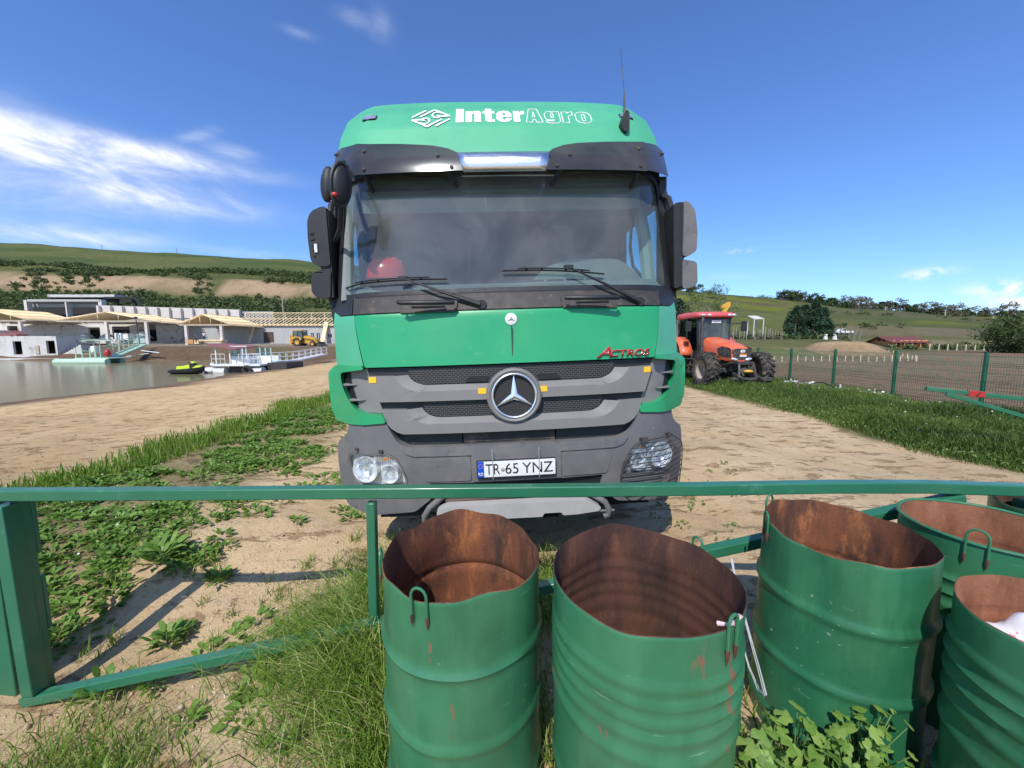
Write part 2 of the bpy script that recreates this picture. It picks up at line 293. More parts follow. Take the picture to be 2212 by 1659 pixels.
    def build(s,name,mats,parent=None,local=False,bevel=0,smooth=40,label=None,cat=None,group=None,kind=None,recalc=True,seg=2):
        me=bpy.data.meshes.new(name); v=s.v
        if parent is not None and not local:
            I=WM[parent.name].inverted(); v=[I@Vector(p) for p in v]
        bm=bmesh.new(); vs=[bm.verts.new(p) for p in v]
        for q,mi in zip(s.f,s.mi):
            try: fc=bm.faces.new([vs[i] for i in dict.fromkeys(q)]); fc.material_index=mi; fc.smooth=True
            except ValueError: pass
        bmesh.ops.remove_doubles(bm,verts=bm.verts,dist=1e-5)
        if recalc: bmesh.ops.recalc_face_normals(bm,faces=bm.faces)
        bm.to_mesh(me); bm.free()
        for m in (mats if isinstance(mats,(list,tuple)) else [mats]): me.materials.append(MT[m] if isinstance(m,str) else m)
        if smooth: me.set_sharp_from_angle(angle=R(smooth))
        o=bpy.data.objects.new(name,me); link(o,parent)
        if bevel:
            b=o.modifiers.new('bevel','BEVEL'); b.width=bevel; b.segments=seg; b.limit_method='ANGLE'; b.angle_limit=R(35); b.harden_normals=False
        return tag(o,label,cat,group,kind)
def dup(root,loc=None,rz=None,label=None,rot=None,scale=None):
    r=root.copy(); C.objects.link(r)
    if loc is not None: r.location=loc
    if rot is not None: r.rotation_euler=rot
    elif rz is not None: r.rotation_euler=(0,0,rz)
    if scale is not None: r.scale=scale if not isinstance(scale,(int,float)) else (scale,)*3
    if label: r['label']=label
    WM[r.name]=Matrix.Translation(r.location)@r.rotation_euler.to_matrix().to_4x4()
    for ch in [o for o in bpy.data.objects if o.parent==root]:
        c=ch.copy(); C.objects.link(c); c.parent=r
        for g in [o for o in bpy.data.objects if o.parent==ch]:
            d=g.copy(); C.objects.link(d); d.parent=c
    return r
def at(px,py,Y):
    """world point seen at photo point (px,py) at forward distance Y"""
    yc=(py-829.5)/FPX; d=Vector(((px-1106)/FPX,math.cos(PITCH)-yc*math.sin(PITCH),-math.sin(PITCH)-yc*math.cos(PITCH))); return Vector((0,0,CAMH))+d*(Y/d.y)
def npmesh(name,V,F,rnd,matn,parent=None,smooth=False,**k):
    """V (n,k,3) per-element vertices, F list of index tuples inside one element, rnd (n,)"""
    n,kk,_=V.shape; me=bpy.data.meshes.new(name); me.vertices.add(n*kk); me.vertices.foreach_set('co',V.reshape(-1).astype(np.float32))
    ls=[len(f) for f in F]; tot=sum(ls); idx=np.concatenate([np.array(f) for f in F]); idx=(np.arange(n)[:,None]*kk+idx[None,:]).reshape(-1)
    me.loops.add(n*tot); me.loops.foreach_set('vertex_index',idx.astype(np.int32)); st=np.cumsum([0]+ls[:-1]); st=(np.arange(n)[:,None]*tot+st[None,:]).reshape(-1)
    me.polygons.add(n*len(F)); me.polygons.foreach_set('loop_start',st.astype(np.int32)); me.update(calc_edges=True); me.validate()
    a=me.attributes.new('rnd','FLOAT','POINT'); a.data.foreach_set('value',np.repeat(rnd,kk).astype(np.float32))
    if smooth: me.polygons.foreach_set('use_smooth',np.ones(n*len(F),bool))
    me.materials.append(MT[matn]); o=bpy.data.objects.new(name,me); link(o,parent); return tag(o,**k)
# ---------------------------------------------------------------- terrain
WATER=-1.2
def sst(a,b,x): t=np.clip((x-a)/(b-a),0,1); return t*t*(3-2*t)
def vnoise(x,y,s,seed=0):
    """smooth value noise in -1..1"""
    x=x*s; y=y*s; xi=np.floor(x).astype(np.int64); yi=np.floor(y).astype(np.int64); fx=x-xi; fy=y-yi; fx=fx*fx*(3-2*fx); fy=fy*fy*(3-2*fy)
    def h(a,b):
        n=(a*374761393+b*668265263+seed*982451653)&0xffffffff; n=((n^(n>>13))*1274126177)&0xffffffff; return ((n^(n>>16))&0xffff)/32767.5-1
    return (h(xi,yi)*(1-fx)+h(xi+1,yi)*fx)*(1-fy)+(h(xi,yi+1)*(1-fx)+h(xi+1,yi+1)*fx)*fy
def fbm(x,y,s,o=4,seed=0): return sum(vnoise(x,y,s*2**i,seed+i)*.5**i for i in range(o))
def shore(y): return np.interp(y,[-20,0,18,24,31,39,52,60,70],[-30,-26,-24.3,-22.8,-24.4,-26,-28.5,-32,-40])
def hgt(x,y):
    x=np.asarray(x,float); y=np.asarray(y,float); xs=shore(y)+.35*fbm(x,y,.5,3,3); farY=60+.7*fbm(x,y,.3,3,5)
    h1=-1.2+1.2*np.clip((x-xs)/(-6-xs),0,1)**.85*(x>xs)
    lf=sst(12,-12,x); h2=np.where(y>farY,-1.2+2.25*sst(0,5.5,y-farY)+.35*sst(6,14,y-farY),-9)
    land=np.maximum(h1,np.where(x<20,h2*lf+(1-lf)*0,-9)); land=np.where(x>20,0,land)
    inl=np.minimum(xs-x,farY-y); z=np.where(inl>0,-1.2-np.minimum(inl*.16,2.2),land)
    # ridge height (at Y=250) along X, and the slopes in front of it
    rz=np.interp(x,[-600,-332,-131,0,112,178,238,332,600],[72,64,51,43,35,27.5,21,15.5,12])
    pl=np.interp(y,[92,100,112,150,159,170,250,420,900],[.0,4.5,8.5,19.0,27.5,31.5,55,66,70])/55
    pl=np.interp(y+3*fbm(x,y,.03,2,9),[90,100,112,150,158,170,250,420,900],[.0,4.2/55,8/55,18.5/55,27.2/55,31.5/55,1,1.12,1.2])
    pr=np.interp(y,[104,118,140,200,250,420,900],[0,.09,.27,.66,1,1.12,1.2])
    s=sst(-20,55,x); z=z+rz*(pl*(1-s)+pr*s)*(y>70)
    z=z+sst(75,110,y)*.9*fbm(x,y,.035,3,12)*np.clip((y-75)/80,0,1)
    # bank with the statues and the bare mound on the right
    z=z+2.3*sst(60,84,y)*sst(30,42,x)*(1-sst(.85,.90,x/np.maximum(y,1)))*(1-sst(98,122,y))
    z=z+1.8*sst(0,1,1-((x-42.5)/6)**2-((y-50)/5)**2)+1.2*sst(0,1,1-((x-27)/9)**2-((y-44)/7)**2)
    z=z-.27*sst(-.3,-2.4,x)*(1-sst(2.1,3.4,y))*sst(-6,-4,-np.abs(x+1))*(y>-3)
    # near ground: ruts, verge and bumps round the gate
    near=np.exp(-(np.abs(y)/9)**2)*np.exp(-(np.abs(x)/9)**2)
    z=z+.045*fbm(x,y,.9,4,20)*near+.05*fbm(x,y,.35,3,22)*sst(0,4,np.abs(x)+y)*(inl<0)
    z=z-.10*np.exp(-((x+2.0)/1.3)**2-((y-1.25)/.5)**2)+.06*np.exp(-((x+.9)/.45)**2-((y-1.15)/.25)**2)-.05*np.exp(-((x+2.6)/.6)**2-((y-1.75)/.4)**2)
    z=z*(1-.85*np.exp(-((x-1.1)/1.6)**2-((y-1.3)/.8)**2)*(np.abs(z)<.3))
    z=z+near*(.022*fbm(x,y,3.1,3,24)+.016*np.maximum(0,fbm(x,y,6.0,2,26)-.25)*sst(-.2,.4,fbm(x,y,.8,2,27)))
    for xr in (2.4,4.3): z=z-.035*np.exp(-((x-xr-.045*(y-4)-.12*np.sin(y*.4))/.22)**2)*sst(1.5,3,y)*(1-sst(30,40,y))
    z=z+.10*np.exp(-((x-9)/1.6)**2)*sst(4,9,y)*(y<40)
    return z
def H(x,y): return float(hgt(np.array([x]),np.array([y]))[0])
def build_ground():
    n=430; u=np.linspace(-1,1,n); k=6.45; X=1.55*np.sinh(k*u)/1; X=X/np.abs(X).max()*520
    v=np.linspace(-.36,1,int(n*1.12)); Y=2.2+np.sinh(6.0*v)/np.sinh(6.0)*880; X=X+0
    gx,gy=np.meshgrid(X,Y); gz=hgt(gx,gy); ny,nx=gx.shape
    me=bpy.data.meshes.new('ground'); co=np.stack([gx,gy,gz],-1).reshape(-1,3); me.vertices.add(len(co)); me.vertices.foreach_set('co',co.reshape(-1).astype(np.float32))
    i=np.arange(ny-1)[:,None]*nx+np.arange(nx-1)[None,:]; q=np.stack([i,i+1,i+nx+1,i+nx],-1).reshape(-1)
    nf=(ny-1)*(nx-1); me.loops.add(nf*4); me.loops.foreach_set('vertex_index',q.astype(np.int32)); me.polygons.add(nf); me.polygons.foreach_set('loop_start',(np.arange(nf)*4).astype(np.int32)); me.polygons.foreach_set('use_smooth',np.ones(nf,bool)); me.update(calc_edges=True)
    x,y=gx.reshape(-1),gy.reshape(-1); z=gz.reshape(-1)
    dirt=np.array([.74,.545,.32]); road=np.array([.72,.54,.33]); beach=np.array([.72,.515,.28]); soil=np.array([.265,.182,.110]); bank=np.array([.17,.115,.075])
    gA=np.array([.10,.118,.042]); gB=np.array([.145,.158,.052]); gD=np.array([.04,.065,.02]); yel=np.array([.26,.29,.04]); scarp=np.array([.40,.29,.185]); dry=np.array([.26,.22,.135]); vg=np.array([.10,.125,.035]); pale=np.array([.42,.36,.28])
    c=np.repeat(dirt[None],len(x),0); 
    def put(m,col):
        nonlocal c; m=np.clip(m,0,1)[:,None]; c=c*(1-m)+col*m
    put(sst(1.6,3.2,x)*(1-sst(5.9,6.6,x+.25*fbm(x,y,.6,3,40)))*(y<60),road)
    put(sst(-5.4,-6.4,x),beach); put(sst(-.25,.0,-1.0-z)*(y<60),bank*1.25)
    put(sst(6.1,6.7,x+.25*fbm(x,y,.6,3,40))*(1-sst(10.2,11.2,x))*(y<60),vg*.8)
    put(sst(10.4,11.0,x)*(y<120),soil*(1+.0*x[:,None])); put(sst(.15,.6,fbm(x,y*1.6,.13,4,41))*sst(10.8,12,x)*(y<70)*.45,np.array([.24,.18,.12]))
    put(sst(-3.1,-3.9,x+.4*fbm(x,y,.5,3,42))*(1-sst(-5.2,-5.6,x+.3*fbm(x,y,.6,3,43)))*(y<40)*.55,vg*.8)
    far=sst(58.5,60.5,y)*(x<15); put(far,bank); put(far*sst(.1,.5,fbm(x,y,.35,4,44))*sst(-50,-35,x)*.6,gB*.9); put(sst(64.5,66.5,y)*(x<15),pale*.8)
    # left hill
    L=(1-sst(-10,40,x)); put(L*sst(86,94,y),gA); put(L*sst(86,94,y)*sst(-.2,.5,fbm(x,y,.06,4,45)),gB*.85)
    put(L*sst(172,182,y),np.array([.125,.145,.048])); put(L*sst(178,188,y)*sst(-.3,.5,fbm(x*.35,y,.08,4,46))*.8,np.array([.07,.11,.03]))
    yy=y+3*fbm(x,y,.03,2,9); m=L*sst(150.5,152,yy)*(1-sst(157.5,159,yy)); put(m*sst(-1.0,-.6,fbm(x,y,.06,4,47)),scarp); put(m*sst(.35,.6,fbm(x,y,.12,4,48))*.6,dry*.8)
    # right hill: strips of field
    Rm=sst(-10,40,x)*sst(74,84,y); put(Rm,gA*.95); put(Rm*sst(-.3,.5,fbm(x*.4,y,.05,4,50)),gB*.9)
    st=y+.12*(x-100)+4*fbm(x,y,.02,3,51); put(Rm*sst(118,122,st)*(1-sst(134,137,st))*sst(100,110,x)*.85,dry*.7); put(Rm*sst(176,182,st)*(1-sst(196,203,st))*sst(90,110,x)*.7,np.array([.13,.105,.06]))
    put(Rm*sst(.42,.6,fbm(x*.5,y,.05,3,52))*sst(135,150,y),yel*.6); put(Rm*sst(145,160,y)*(1-sst(60,130,x))*sst(.15,.45,fbm(x*.5,y,.07,3,53)),yel*.75); put(Rm*sst(96,100,y)*(1-sst(110,116,y))*sst(60,70,x)*.6,dry)
    put(sst(.1,.9,1-((x-42.5)/6)**2-((y-49.5)/5)**2)*.95,np.array([.46,.33,.20])); put(sst(60,66,y)*(1-sst(79,84,y))*sst(28,40,x)*(1-sst(70,86,x))*.9,gB*.9); put(sst(60,63,y)*(1-sst(68,70,y))*sst(27,35,x)*(1-sst(62,70,x))*sst(-.2,.3,fbm(x,y,.3,3,54))*.8,dry)
    e2=sst(0,.5,1-((x-27)/9)**2-((y-44)/7)**2); put(e2*.95,gB); put(e2*sst(-.1,.3,fbm(x,y,.4,3,55))*.8,dry)
    put(np.exp(-((x-(44+.45*(y-90)))/4.5)**4)*sst(80,84,y)*(1-sst(104,110,y))*.95,pale*1.05)
    a=me.color_attributes.new('zone','FLOAT_COLOR','POINT'); a.data.foreach_set('color',np.concatenate([c,np.ones((len(c),1))],1).reshape(-1).astype(np.float32))
    m,t,b,o=nmat('ground'); tc=t.n('ShaderNodeTexCoord'); g=tc.outputs['Object']; at_=t.n('ShaderNodeVertexColor'); at_.layer_name='zone'
    sp=t.n('ShaderNodeSeparateXYZ'); t.l(g,sp.inputs[0]); nearf=t.ramp(sp.outputs[1],22,60,1,0)
    col=t.mixc(t.m('MULTIPLY',t.ramp(t.noise(g,1.3,8,.65),.32,.68,0,.6),1),at_.outputs[0],(.78,.71,.62),'MULTIPLY')
    col=t.mixc(t.m('MULTIPLY',t.ramp(t.noise(g,16,6,.7),.50,.72,0,.55),nearf),col,(.60,.55,.48),'MULTIPLY')
    col=t.mixc(t.m('MULTIPLY',t.ramp(t.noise(g,.32,5,.6),.4,.65,0,.35),1),col,(.80,.76,.70),'MULTIPLY')
    col=t.mixc(t.ramp(t.noise(g,.09,9,.75),.42,.68,0,.55),col,(.66,.66,.58),'MULTIPLY')
    ma=t.n('ShaderNodeMapping'); ma.inputs[3].default_value=(.55,1.3,1); t.l(g,ma.inputs[0]); clod=t.m('MULTIPLY',t.ramp(t.noise(ma.outputs[0],4.2,8,.72,.2),.555,.61),nearf); col=t.mixc(t.m('MULTIPLY',clod,.75),col,(.60,.52,.43),'MULTIPLY')
    vo=t.n('ShaderNodeTexVoronoi'); vo.inputs['Scale'].default_value=23; t.l(g,vo.inputs['Vector']); peb=t.m('MULTIPLY',t.ramp(vo.outputs['Distance'],.20,.12),t.ramp(t.noise(g,9,3),.50,.62)); peb=t.m('MULTIPLY',peb,nearf)
    col=t.mixc(t.m('MULTIPLY',peb,.55),col,(.62,.52,.40))
    # drag marks of wheels along the road and the beach
    mp=t.n('ShaderNodeMapping'); mp.inputs[3].default_value=(2.6,.16,1); mp.inputs[2].default_value=(0,0,R(-9)); t.l(g,mp.inputs[0])
    tr=t.ramp(t.noise(mp.outputs[0],1.6,6,.65,.3),.5,.70,0,.32); tr=t.m('MULTIPLY',tr,t.ramp(t.m('ABSOLUTE',t.m('SUBTRACT',sp.outputs[0],-2)),4.0,6.0)); tr=t.m('MULTIPLY',tr,t.ramp(sp.outputs[1],55,70,1,0)); col=t.mixc(tr,col,(.66,.62,.58),'MULTIPLY')
    t.l(col,b.inputs['Base Color']); b.inputs['Roughness'].default_value=.95; b.inputs['Specular IOR Level'].default_value=.15
    b1=t.n('ShaderNodeBump'); b1.inputs['Distance'].default_value=.05; b1.inputs['Strength'].default_value=.8; t.l(t.m('ADD',t.noise(g,7,9,.72),t.m('MULTIPLY',clod,.8)),b1.inputs['Height'])
    b2=t.n('ShaderNodeBump'); b2.inputs['Distance'].default_value=.02; b2.inputs['Strength'].default_value=.9; t.l(t.m('ADD',t.noise(g,45,6,.75),t.m('MULTIPLY',peb,.8)),b2.inputs['Height']); t.l(b1.outputs[0],b2.inputs['Normal'])
    b3=t.n('ShaderNodeBump'); b3.inputs['Distance'].default_value=.12; b3.inputs['Strength'].default_value=.4; t.l(tr,b3.inputs['Height']); b3.invert=True; t.l(b2.outputs[0],b3.inputs['Normal'])
    b4=t.n('ShaderNodeBump'); b4.inputs['Distance'].default_value=1.6; b4.inputs['Strength'].default_value=.9; t.l(t.noise(g,.22,7,.7),b4.inputs['Height']); t.l(b3.outputs[0],b4.inputs['Normal'])
    mx=t.n('ShaderNodeMix'); mx.data_type='VECTOR'; t.l(nearf,mx.inputs[0]); t.l(b4.outputs[0],mx.inputs[4]); t.l(b3.outputs[0],mx.inputs[5]); t.l(mx.outputs[1],b.inputs['Normal'])
    me.materials.append(m); o=bpy.data.objects.new('ground',me); link(o); tag(o,kind='structure')
    # lake
    mw,t,b,o=nmat('lake_water'); tc=t.n('ShaderNodeTexCoord'); b.inputs['Base Color'].default_value=(.19,.165,.085,1); b.inputs['Specular IOR Level'].default_value=.32; b.inputs['Roughness'].default_value=.16; b.inputs['IOR'].default_value=1.33
    mp=t.n('ShaderNodeMapping'); mp.inputs[3].default_value=(.7,2.4,1); t.l(tc.outputs['Object'],mp.inputs[0]); bp=t.n('ShaderNodeBump'); bp.inputs['Distance'].default_value=.02; bp.inputs['Strength'].default_value=.28; t.l(t.noise(mp.outputs[0],2.2,4,.6),bp.inputs['Height']); t.l(bp.outputs[0],b.inputs['Normal'])
    w=MB(); w.add([(-260,-40,WATER),(-18,-40,WATER),(-18,66,WATER),(-260,66,WATER)],[(0,1,2,3)]); w.build('water',mw,kind='structure')
build_ground()
# ---------------------------------------------------------------- the truck
TR=empty('truck',(0.06,2.6,0.0),rot=(0,R(-2.0),R(3)),label='big green forward-control lorry with tall roof, grey bumper and dark sun visor, facing the camera',cat='truck')
WM['truck']=Matrix.Translation((0.06,2.6,0))@Matrix.Rotation(R(3),4,'Z')@Matrix.Rotation(R(-2),4,'Y'); TR.rotation_mode='XYZ'
TR.rotation_euler=WM['truck'].to_euler('XYZ')
PR=[(.3,.05),(.5,.02),(.8,0),(1.1,.01),(1.5,.03),(1.87,.08),(2.0,.14),(2.9,.345),(3.05,.40),(3.3,.52),(3.5,.68),(3.6,.80),(3.7,.9)]
def prof(z): return float(np.interp(z,[a for a,b in PR],[b for a,b in PR]))
def corner(x):
    x=abs(x); d=min(max(x-1.05,0),.3); return .10*(min(x,1.05)/1.05)**2.5+.8*d+.5*d*d
def SF(x,z): return prof(z)+corner(x)
def SR(x,z):   # roof cap, flatter at its sides
    return prof(z)+.62*corner(x)
def mxp(p): return [(-x,z) for x,z in p][::-1]
def rnd(pts,r,n=4):
    out=[]; k=len(pts); rr=r if isinstance(r,(list,tuple)) else [r]*k
    for i in range(k):
        p=Vector(pts[i]); a=Vector(pts[i-1])-p; b=Vector(pts[(i+1)%k])-p; q=min(rr[i],a.length*.45,b.length*.45)
        if q<=1e-4: out.append(tuple(p)); continue
        A=p+a.normalized()*q; B=p+b.normalized()*q
        for j in range(n+1): t=j/n; out.append(tuple(A*(1-t)**2+p*2*t*(1-t)+B*t*t))
    return out
def panel(name,pts,m,parent,off=0,th=.03,holes=(),step=.11,bevel=.006,surf=SF,back=None,build=True,mb=None,**k):
    """outline in the truck's front plane (x,z), draped on the curved front and given thickness"""
    bm=bmesh.new(); loops=[pts]+list(holes); vs=[]
    for lp in loops: vs+=[bm.verts.new((x,0,z)) for x,z in lp]
    for tri in tessellate_polygon([[Vector((x,z,0)) for x,z in lp] for lp in loops]):
        try: bm.faces.new([vs[i] for i in tri])
        except ValueError: pass
    xs=[p[0] for p in pts]; zs=[p[1] for p in pts]
    for a0,a1,ax in ((min(xs),max(xs),0),(min(zs),max(zs),2)):
        kk=math.ceil(a0/step)
        while kk*step<a1:
            co=[0,0,0]; no=[0,0,0]; co[ax]=kk*step+.0007; no[ax]=1
            bmesh.ops.bisect_plane(bm,geom=bm.verts[:]+bm.edges[:]+bm.faces[:],plane_co=co,plane_no=no,dist=1e-5); kk+=1
    bm.verts.index_update(); bm.edges.ensure_lookup_table()
    V=[v.co.copy() for v in bm.verts]; F=[tuple(v.index for v in f.verts) for f in bm.faces]
    bd=[tuple(v.index for v in e.verts) for e in bm.edges if len(e.link_faces)==1]; bm.free(); n=len(V)
    fr=[(p.x,surf(p.x,p.z)+off,p.z) for p in V]
    bk=[(x,(y+th if back is None else back),z) for x,y,z in fr]
    o=mb or MB(); o.add(fr+bk,F+[tuple(n+i for i in f)[::-1] for f in F]+[(a,b,n+b,n+a) for a,b in bd])
    if not build: return o
    return o.build(name,m,parent,local=True,bevel=bevel,**k)
def drape(pts,off=0,surf=SF): return [(x,surf(x,z)+off,z) for x,z in pts]
def strip(mb,A,oa,B,ob,surf=SF,step=.1):
    a2,b2=[],[]
    for i in range(len(A)-1):
        L=math.hypot(A[i+1][0]-A[i][0],A[i+1][1]-A[i][1]); n=max(1,int(L/step))
        for j in range(n): t=j/n; a2.append((A[i][0]*(1-t)+A[i+1][0]*t,A[i][1]*(1-t)+A[i+1][1]*t)); b2.append((B[i][0]*(1-t)+B[i+1][0]*t,B[i][1]*(1-t)+B[i+1][1]*t))
    a2.append(A[-1]); b2.append(B[-1]); k=len(a2)
    return mb.add(drape(a2,oa,surf)+drape(b2,ob,surf),[(i,i+1,k+i+1,k+i) for i in range(k-1)])
def text_geo(txt,size,extrude=.002,offset=0,shear=0,fill=True,bev=0,space=1.0,res=4):
    cu=bpy.data.curves.new('t','FONT'); cu.body=txt; cu.size=size; cu.extrude=extrude; cu.offset=offset; cu.shear=shear; cu.space_character=space; cu.resolution_u=res
    cu.fill_mode='FRONT' if fill else 'NONE'; 
    if not fill: cu.extrude=0; cu.bevel_depth=bev; cu.bevel_resolution=0
    elif extrude: cu.fill_mode='BOTH'
    ob=bpy.data.objects.new('t',cu); C.objects.link(ob); dg=bpy.context.evaluated_depsgraph_get(); dg.update(); me=bpy.data.meshes.new_from_object(ob.evaluated_get(dg))
    V=[tuple(v.co) for v in me.vertices]; F=[tuple(p.vertices) for p in me.polygons]; bpy.data.objects.remove(ob); bpy.data.curves.remove(cu); bpy.data.meshes.remove(me)
    return V,F
def lettering(name,txt,x0,z0,w,h,m,parent,off,surf=SF,depth=.004,label=None,slope=0,M=None,**k):
    """text scaled to a box w x h whose lower left corner is (x0,z0), laid on the surface"""
    V,F=text_geo(txt,1,**k); a=np.array(V); mn,mx=a.min(0),a.max(0); sx,sz=w/(mx[0]-mn[0]),h/(mx[1]-mn[1]); dz=max(mx[2]-mn[2],1e-6)
    out=[]
    for p in V:
        x=x0+(p[0]-mn[0])*sx; z=z0+(p[1]-mn[1])*sz+slope*(p[0]-mn[0])*sx; d=(p[2]-mn[2])/dz*depth
        out.append((x,surf(x,z)+off-d,z) if M is None else M@Vector((x,-d,z)))
    o=MB(); o.add(out,F); return o.build(name,m,parent,local=M is None,smooth=0,recalc=True,label=label)
def bez(a,c,b,n=9): return [((1-t)**2*a[0]+2*t*(1-t)*c[0]+t*t*b[0],(1-t)**2*a[1]+2*t*(1-t)*c[1]+t*t*b[1]) for t in [i/n for i in range(n+1)]]
def build_truck():
    P=TR
    # --- cab shell: sides with window openings, back, floor, roof cap
    roof=[(-1.275,3.03),(-1.27,3.12),(-1.26,3.3),(-1.245,3.5),(-1.22,3.585),(-1.165,3.64),(-1.09,3.662),(-.9,3.668),(-.5,3.66),(0,3.652),(.5,3.66),(.9,3.668),(1.09,3.662),(1.165,3.64),(1.22,3.585),(1.245,3.5),(1.26,3.3),(1.27,3.12),(1.275,3.03)]
    rf=panel('roof',roof,'cab_green_faded',P,off=0,back=2.55,surf=SR,bevel=.03,seg=4,step=.08)
    mb=MB(); mu=MB()
    for s in (-1,1):
        x0,x1=s*1.33,s*1.27
        for (y0,y1,z0,z1) in ((.62,.67,1.95,2.95),(1.56,2.5,1.95,2.95),(.67,1.56,1.95,2.12),(.67,1.56,2.76,2.95),(.62,2.5,1.0,1.95)):
            (mb if z0<1.5 else mu).box(min(x0,x1),max(x0,x1),y0,y1,z0,z1)
    mu.box(-1.27,1.27,.62,2.5,2.93,3.05); mu.build('door_frame','dark_plastic',P,local=True); mb.box(-1.27,1.27,2.44,2.5,1.0,2.95); mb.box(-1.27,1.27,.45,2.44,1.05,1.12)
    sh=mb.build('cab_side_walls','cab_green_faded',P,local=True)
    for s in (-1,1):
        g=MB(); g.box(s*1.30-.004,s*1.30+.004,.66,1.57,2.11,2.77); g.build('side_window','side_glass',sh,local=True)
    # --- interior
    it=MB()
    it.box(-1.25,1.25,1.62,2.43,1.13,2.93)  # bunk wall and seats zone
    it.box(-1.24,1.24,.62,2.43,2.86,2.925); it.box(-1.0,1.0,.50,.63,2.86,2.925)
    it.build('cabin_lining','interior_dark',P,local=True)
    for s in (-1,1):
        ap=MB(); y9=.10 if s>0 else -.12
        ap.tube([(s*1.20,.52+y9,2.00),(s*1.195,.64+y9,2.5),(s*1.17,.76+y9,2.88)],[.06,.055,.055] if s>0 else [.05,.035,.035],8)
        ap.box(*sorted((s*1.262,s*1.20)),.62,1.5,1.6,2.12)
        if s<0: ap.box(-1.26,-1.19,.90,1.6,2.1,2.86)
        ap.build('pillar_trim','interior_pale' if s>0 else 'interior_grey',P,local=True)
    for s in (-1,1):
        gh=MB(); gh.tube([(s*1.19,.84,2.70),(s*1.12,.84,2.62),(s*1.10,.82,2.45),(s*1.11,.78,2.28),(s*1.18,.74,2.17)],.014,8); gh.build('inner_grab_handle','dark_plastic',P,local=True)
    db=MB(); pr=[(.40,1.5),(.40,2.055),(.41,2.06),(.46,2.09),(.60,2.14),(.86,2.15),(1.0,2.08),(1.0,1.5)]
    db.prism(pr,-1.2,1.2,axis='x'); db.box(-.95,.95,.25,.41,1.8,2.05); d=db.build('dashboard','interior_grey',P,local=True,bevel=.02)
    bn=MB(); bn.prism(rnd([(.15,2.10),(.33,2.27),(.55,2.33),(.95,2.32),(1.08,2.22),(1.18,2.08)],.06),.66,.98); bn.build('instrument_binnacle','interior_grey',d,local=True,bevel=.025)
    vt=MB()
    for i in range(9): vt.box(-.62+i*.155,-.62+i*.155+.135,.46,.475,2.125,2.138)
    vt.build('air_vents','black',d,local=True)
    sw=MB(); M=Matrix.Translation((.77,.98,2.30))@Matrix.Rotation(R(62),4,'X')
    sw.tube([M@Vector((.225*math.cos(a),.225*math.sin(a),0)) for a in np.linspace(0,2*math.pi,28,endpoint=False)],.017,8,closed=True); sw.tube([M@Vector((-.2,0,0)),M@Vector((.2,0,0))],.02,6); sw.ell((0,0,0),(.08,.08,.03),12,6,M=M)
    sw.build('steering_wheel','dark_plastic',P,local=True)
    for x in (-.75,.75):
        st=MB(); st.box(x-.26,x+.26,1.15,1.45,1.6,2.05); st.prism(rnd([(x-.25,2.0),(x-.24,2.55),(x-.12,2.62),(x-.12,2.76),(x+.12,2.76),(x+.12,2.62),(x+.24,2.55),(x+.25,2.0)],.04),1.38,1.49); st.build('seat','interior_dark',P,local=True,bevel=.03)
    bl=MB(); bl.box(-1.1,1.1,.60,.62,2.70,2.86); bl.build('roller_blind','interior_grey',P,local=True)
    # --- windscreen and its frame
    gl=rnd([(-1.235,2.045),(1.245,2.045),(1.235,2.90),(-1.225,2.90)],.09)
    def SG(x,z): return SF(x,z)
    g=panel('windscreen',gl,'windscreen_glass',P,off=.018,th=.006,step=.09,bevel=0)
    outer=[(-1.385,2.0),(-1.405,2.25),(-1.40,2.70),(-1.35,3.0),(1.35,3.0),(1.42,2.70),(1.41,2.25),(1.375,2.0),(1.31,1.95),(-1.32,1.95)]
    inner=rnd([(-1.245,2.035),(1.255,2.035),(1.245,2.91),(-1.235,2.91)],.09)
    panel('windscreen_frame',rnd(outer,.05),'dark_plastic',P,off=.0,th=.07,holes=[inner[::-1]],bevel=.012)
    sl_=rnd([(-1.29,2.0),(1.30,2.0),(1.285,2.935),(-1.275,2.935)],.10); panel('windscreen_seal',sl_,'dark_plastic',P,off=-.012,th=.03,holes=[rnd([(-1.235,2.045),(1.245,2.045),(1.235,2.90),(-1.225,2.90)],.085)[::-1]],bevel=.006)
    # --- cowl below the glass
    panel('cowl_panel',rnd([(-1.115,2.018),(1.125,2.012),(1.113,1.893),(-1.113,1.893)],.01),'dirty_black',P,off=-.012,th=.06)
    for s in (-1,1):
        panel('pillar_foot',rnd([(s*1.125,2.02),(s*1.37,2.05),(s*1.345,1.95),(s*1.25,1.897),(s*1.12,1.893)],.02)[::s],'dark_plastic',P,off=-.012,th=.07)
    for s,x0,x1 in ((-1,-.742,-.38),(1,.37,.735)):
        hb=panel('grab_handle',rnd([(x0-.02,1.968),(x1+.02,1.960),(x1+.012,1.878),(x0-.012,1.885)],.012),'dirty_black',P,off=-.03,th=.03,bevel=.008)
        hm=MB(); hm.tube([(x0,.03,1.95),(x0+.02,.015,1.945),(x1-.02,.015,1.938),(x1,.03,1.94)],.016,8); hm.box(x0+.08,x1-.06,.055,.062,1.908,1.924); hm.build('grip','dark_plastic',hb,local=True)
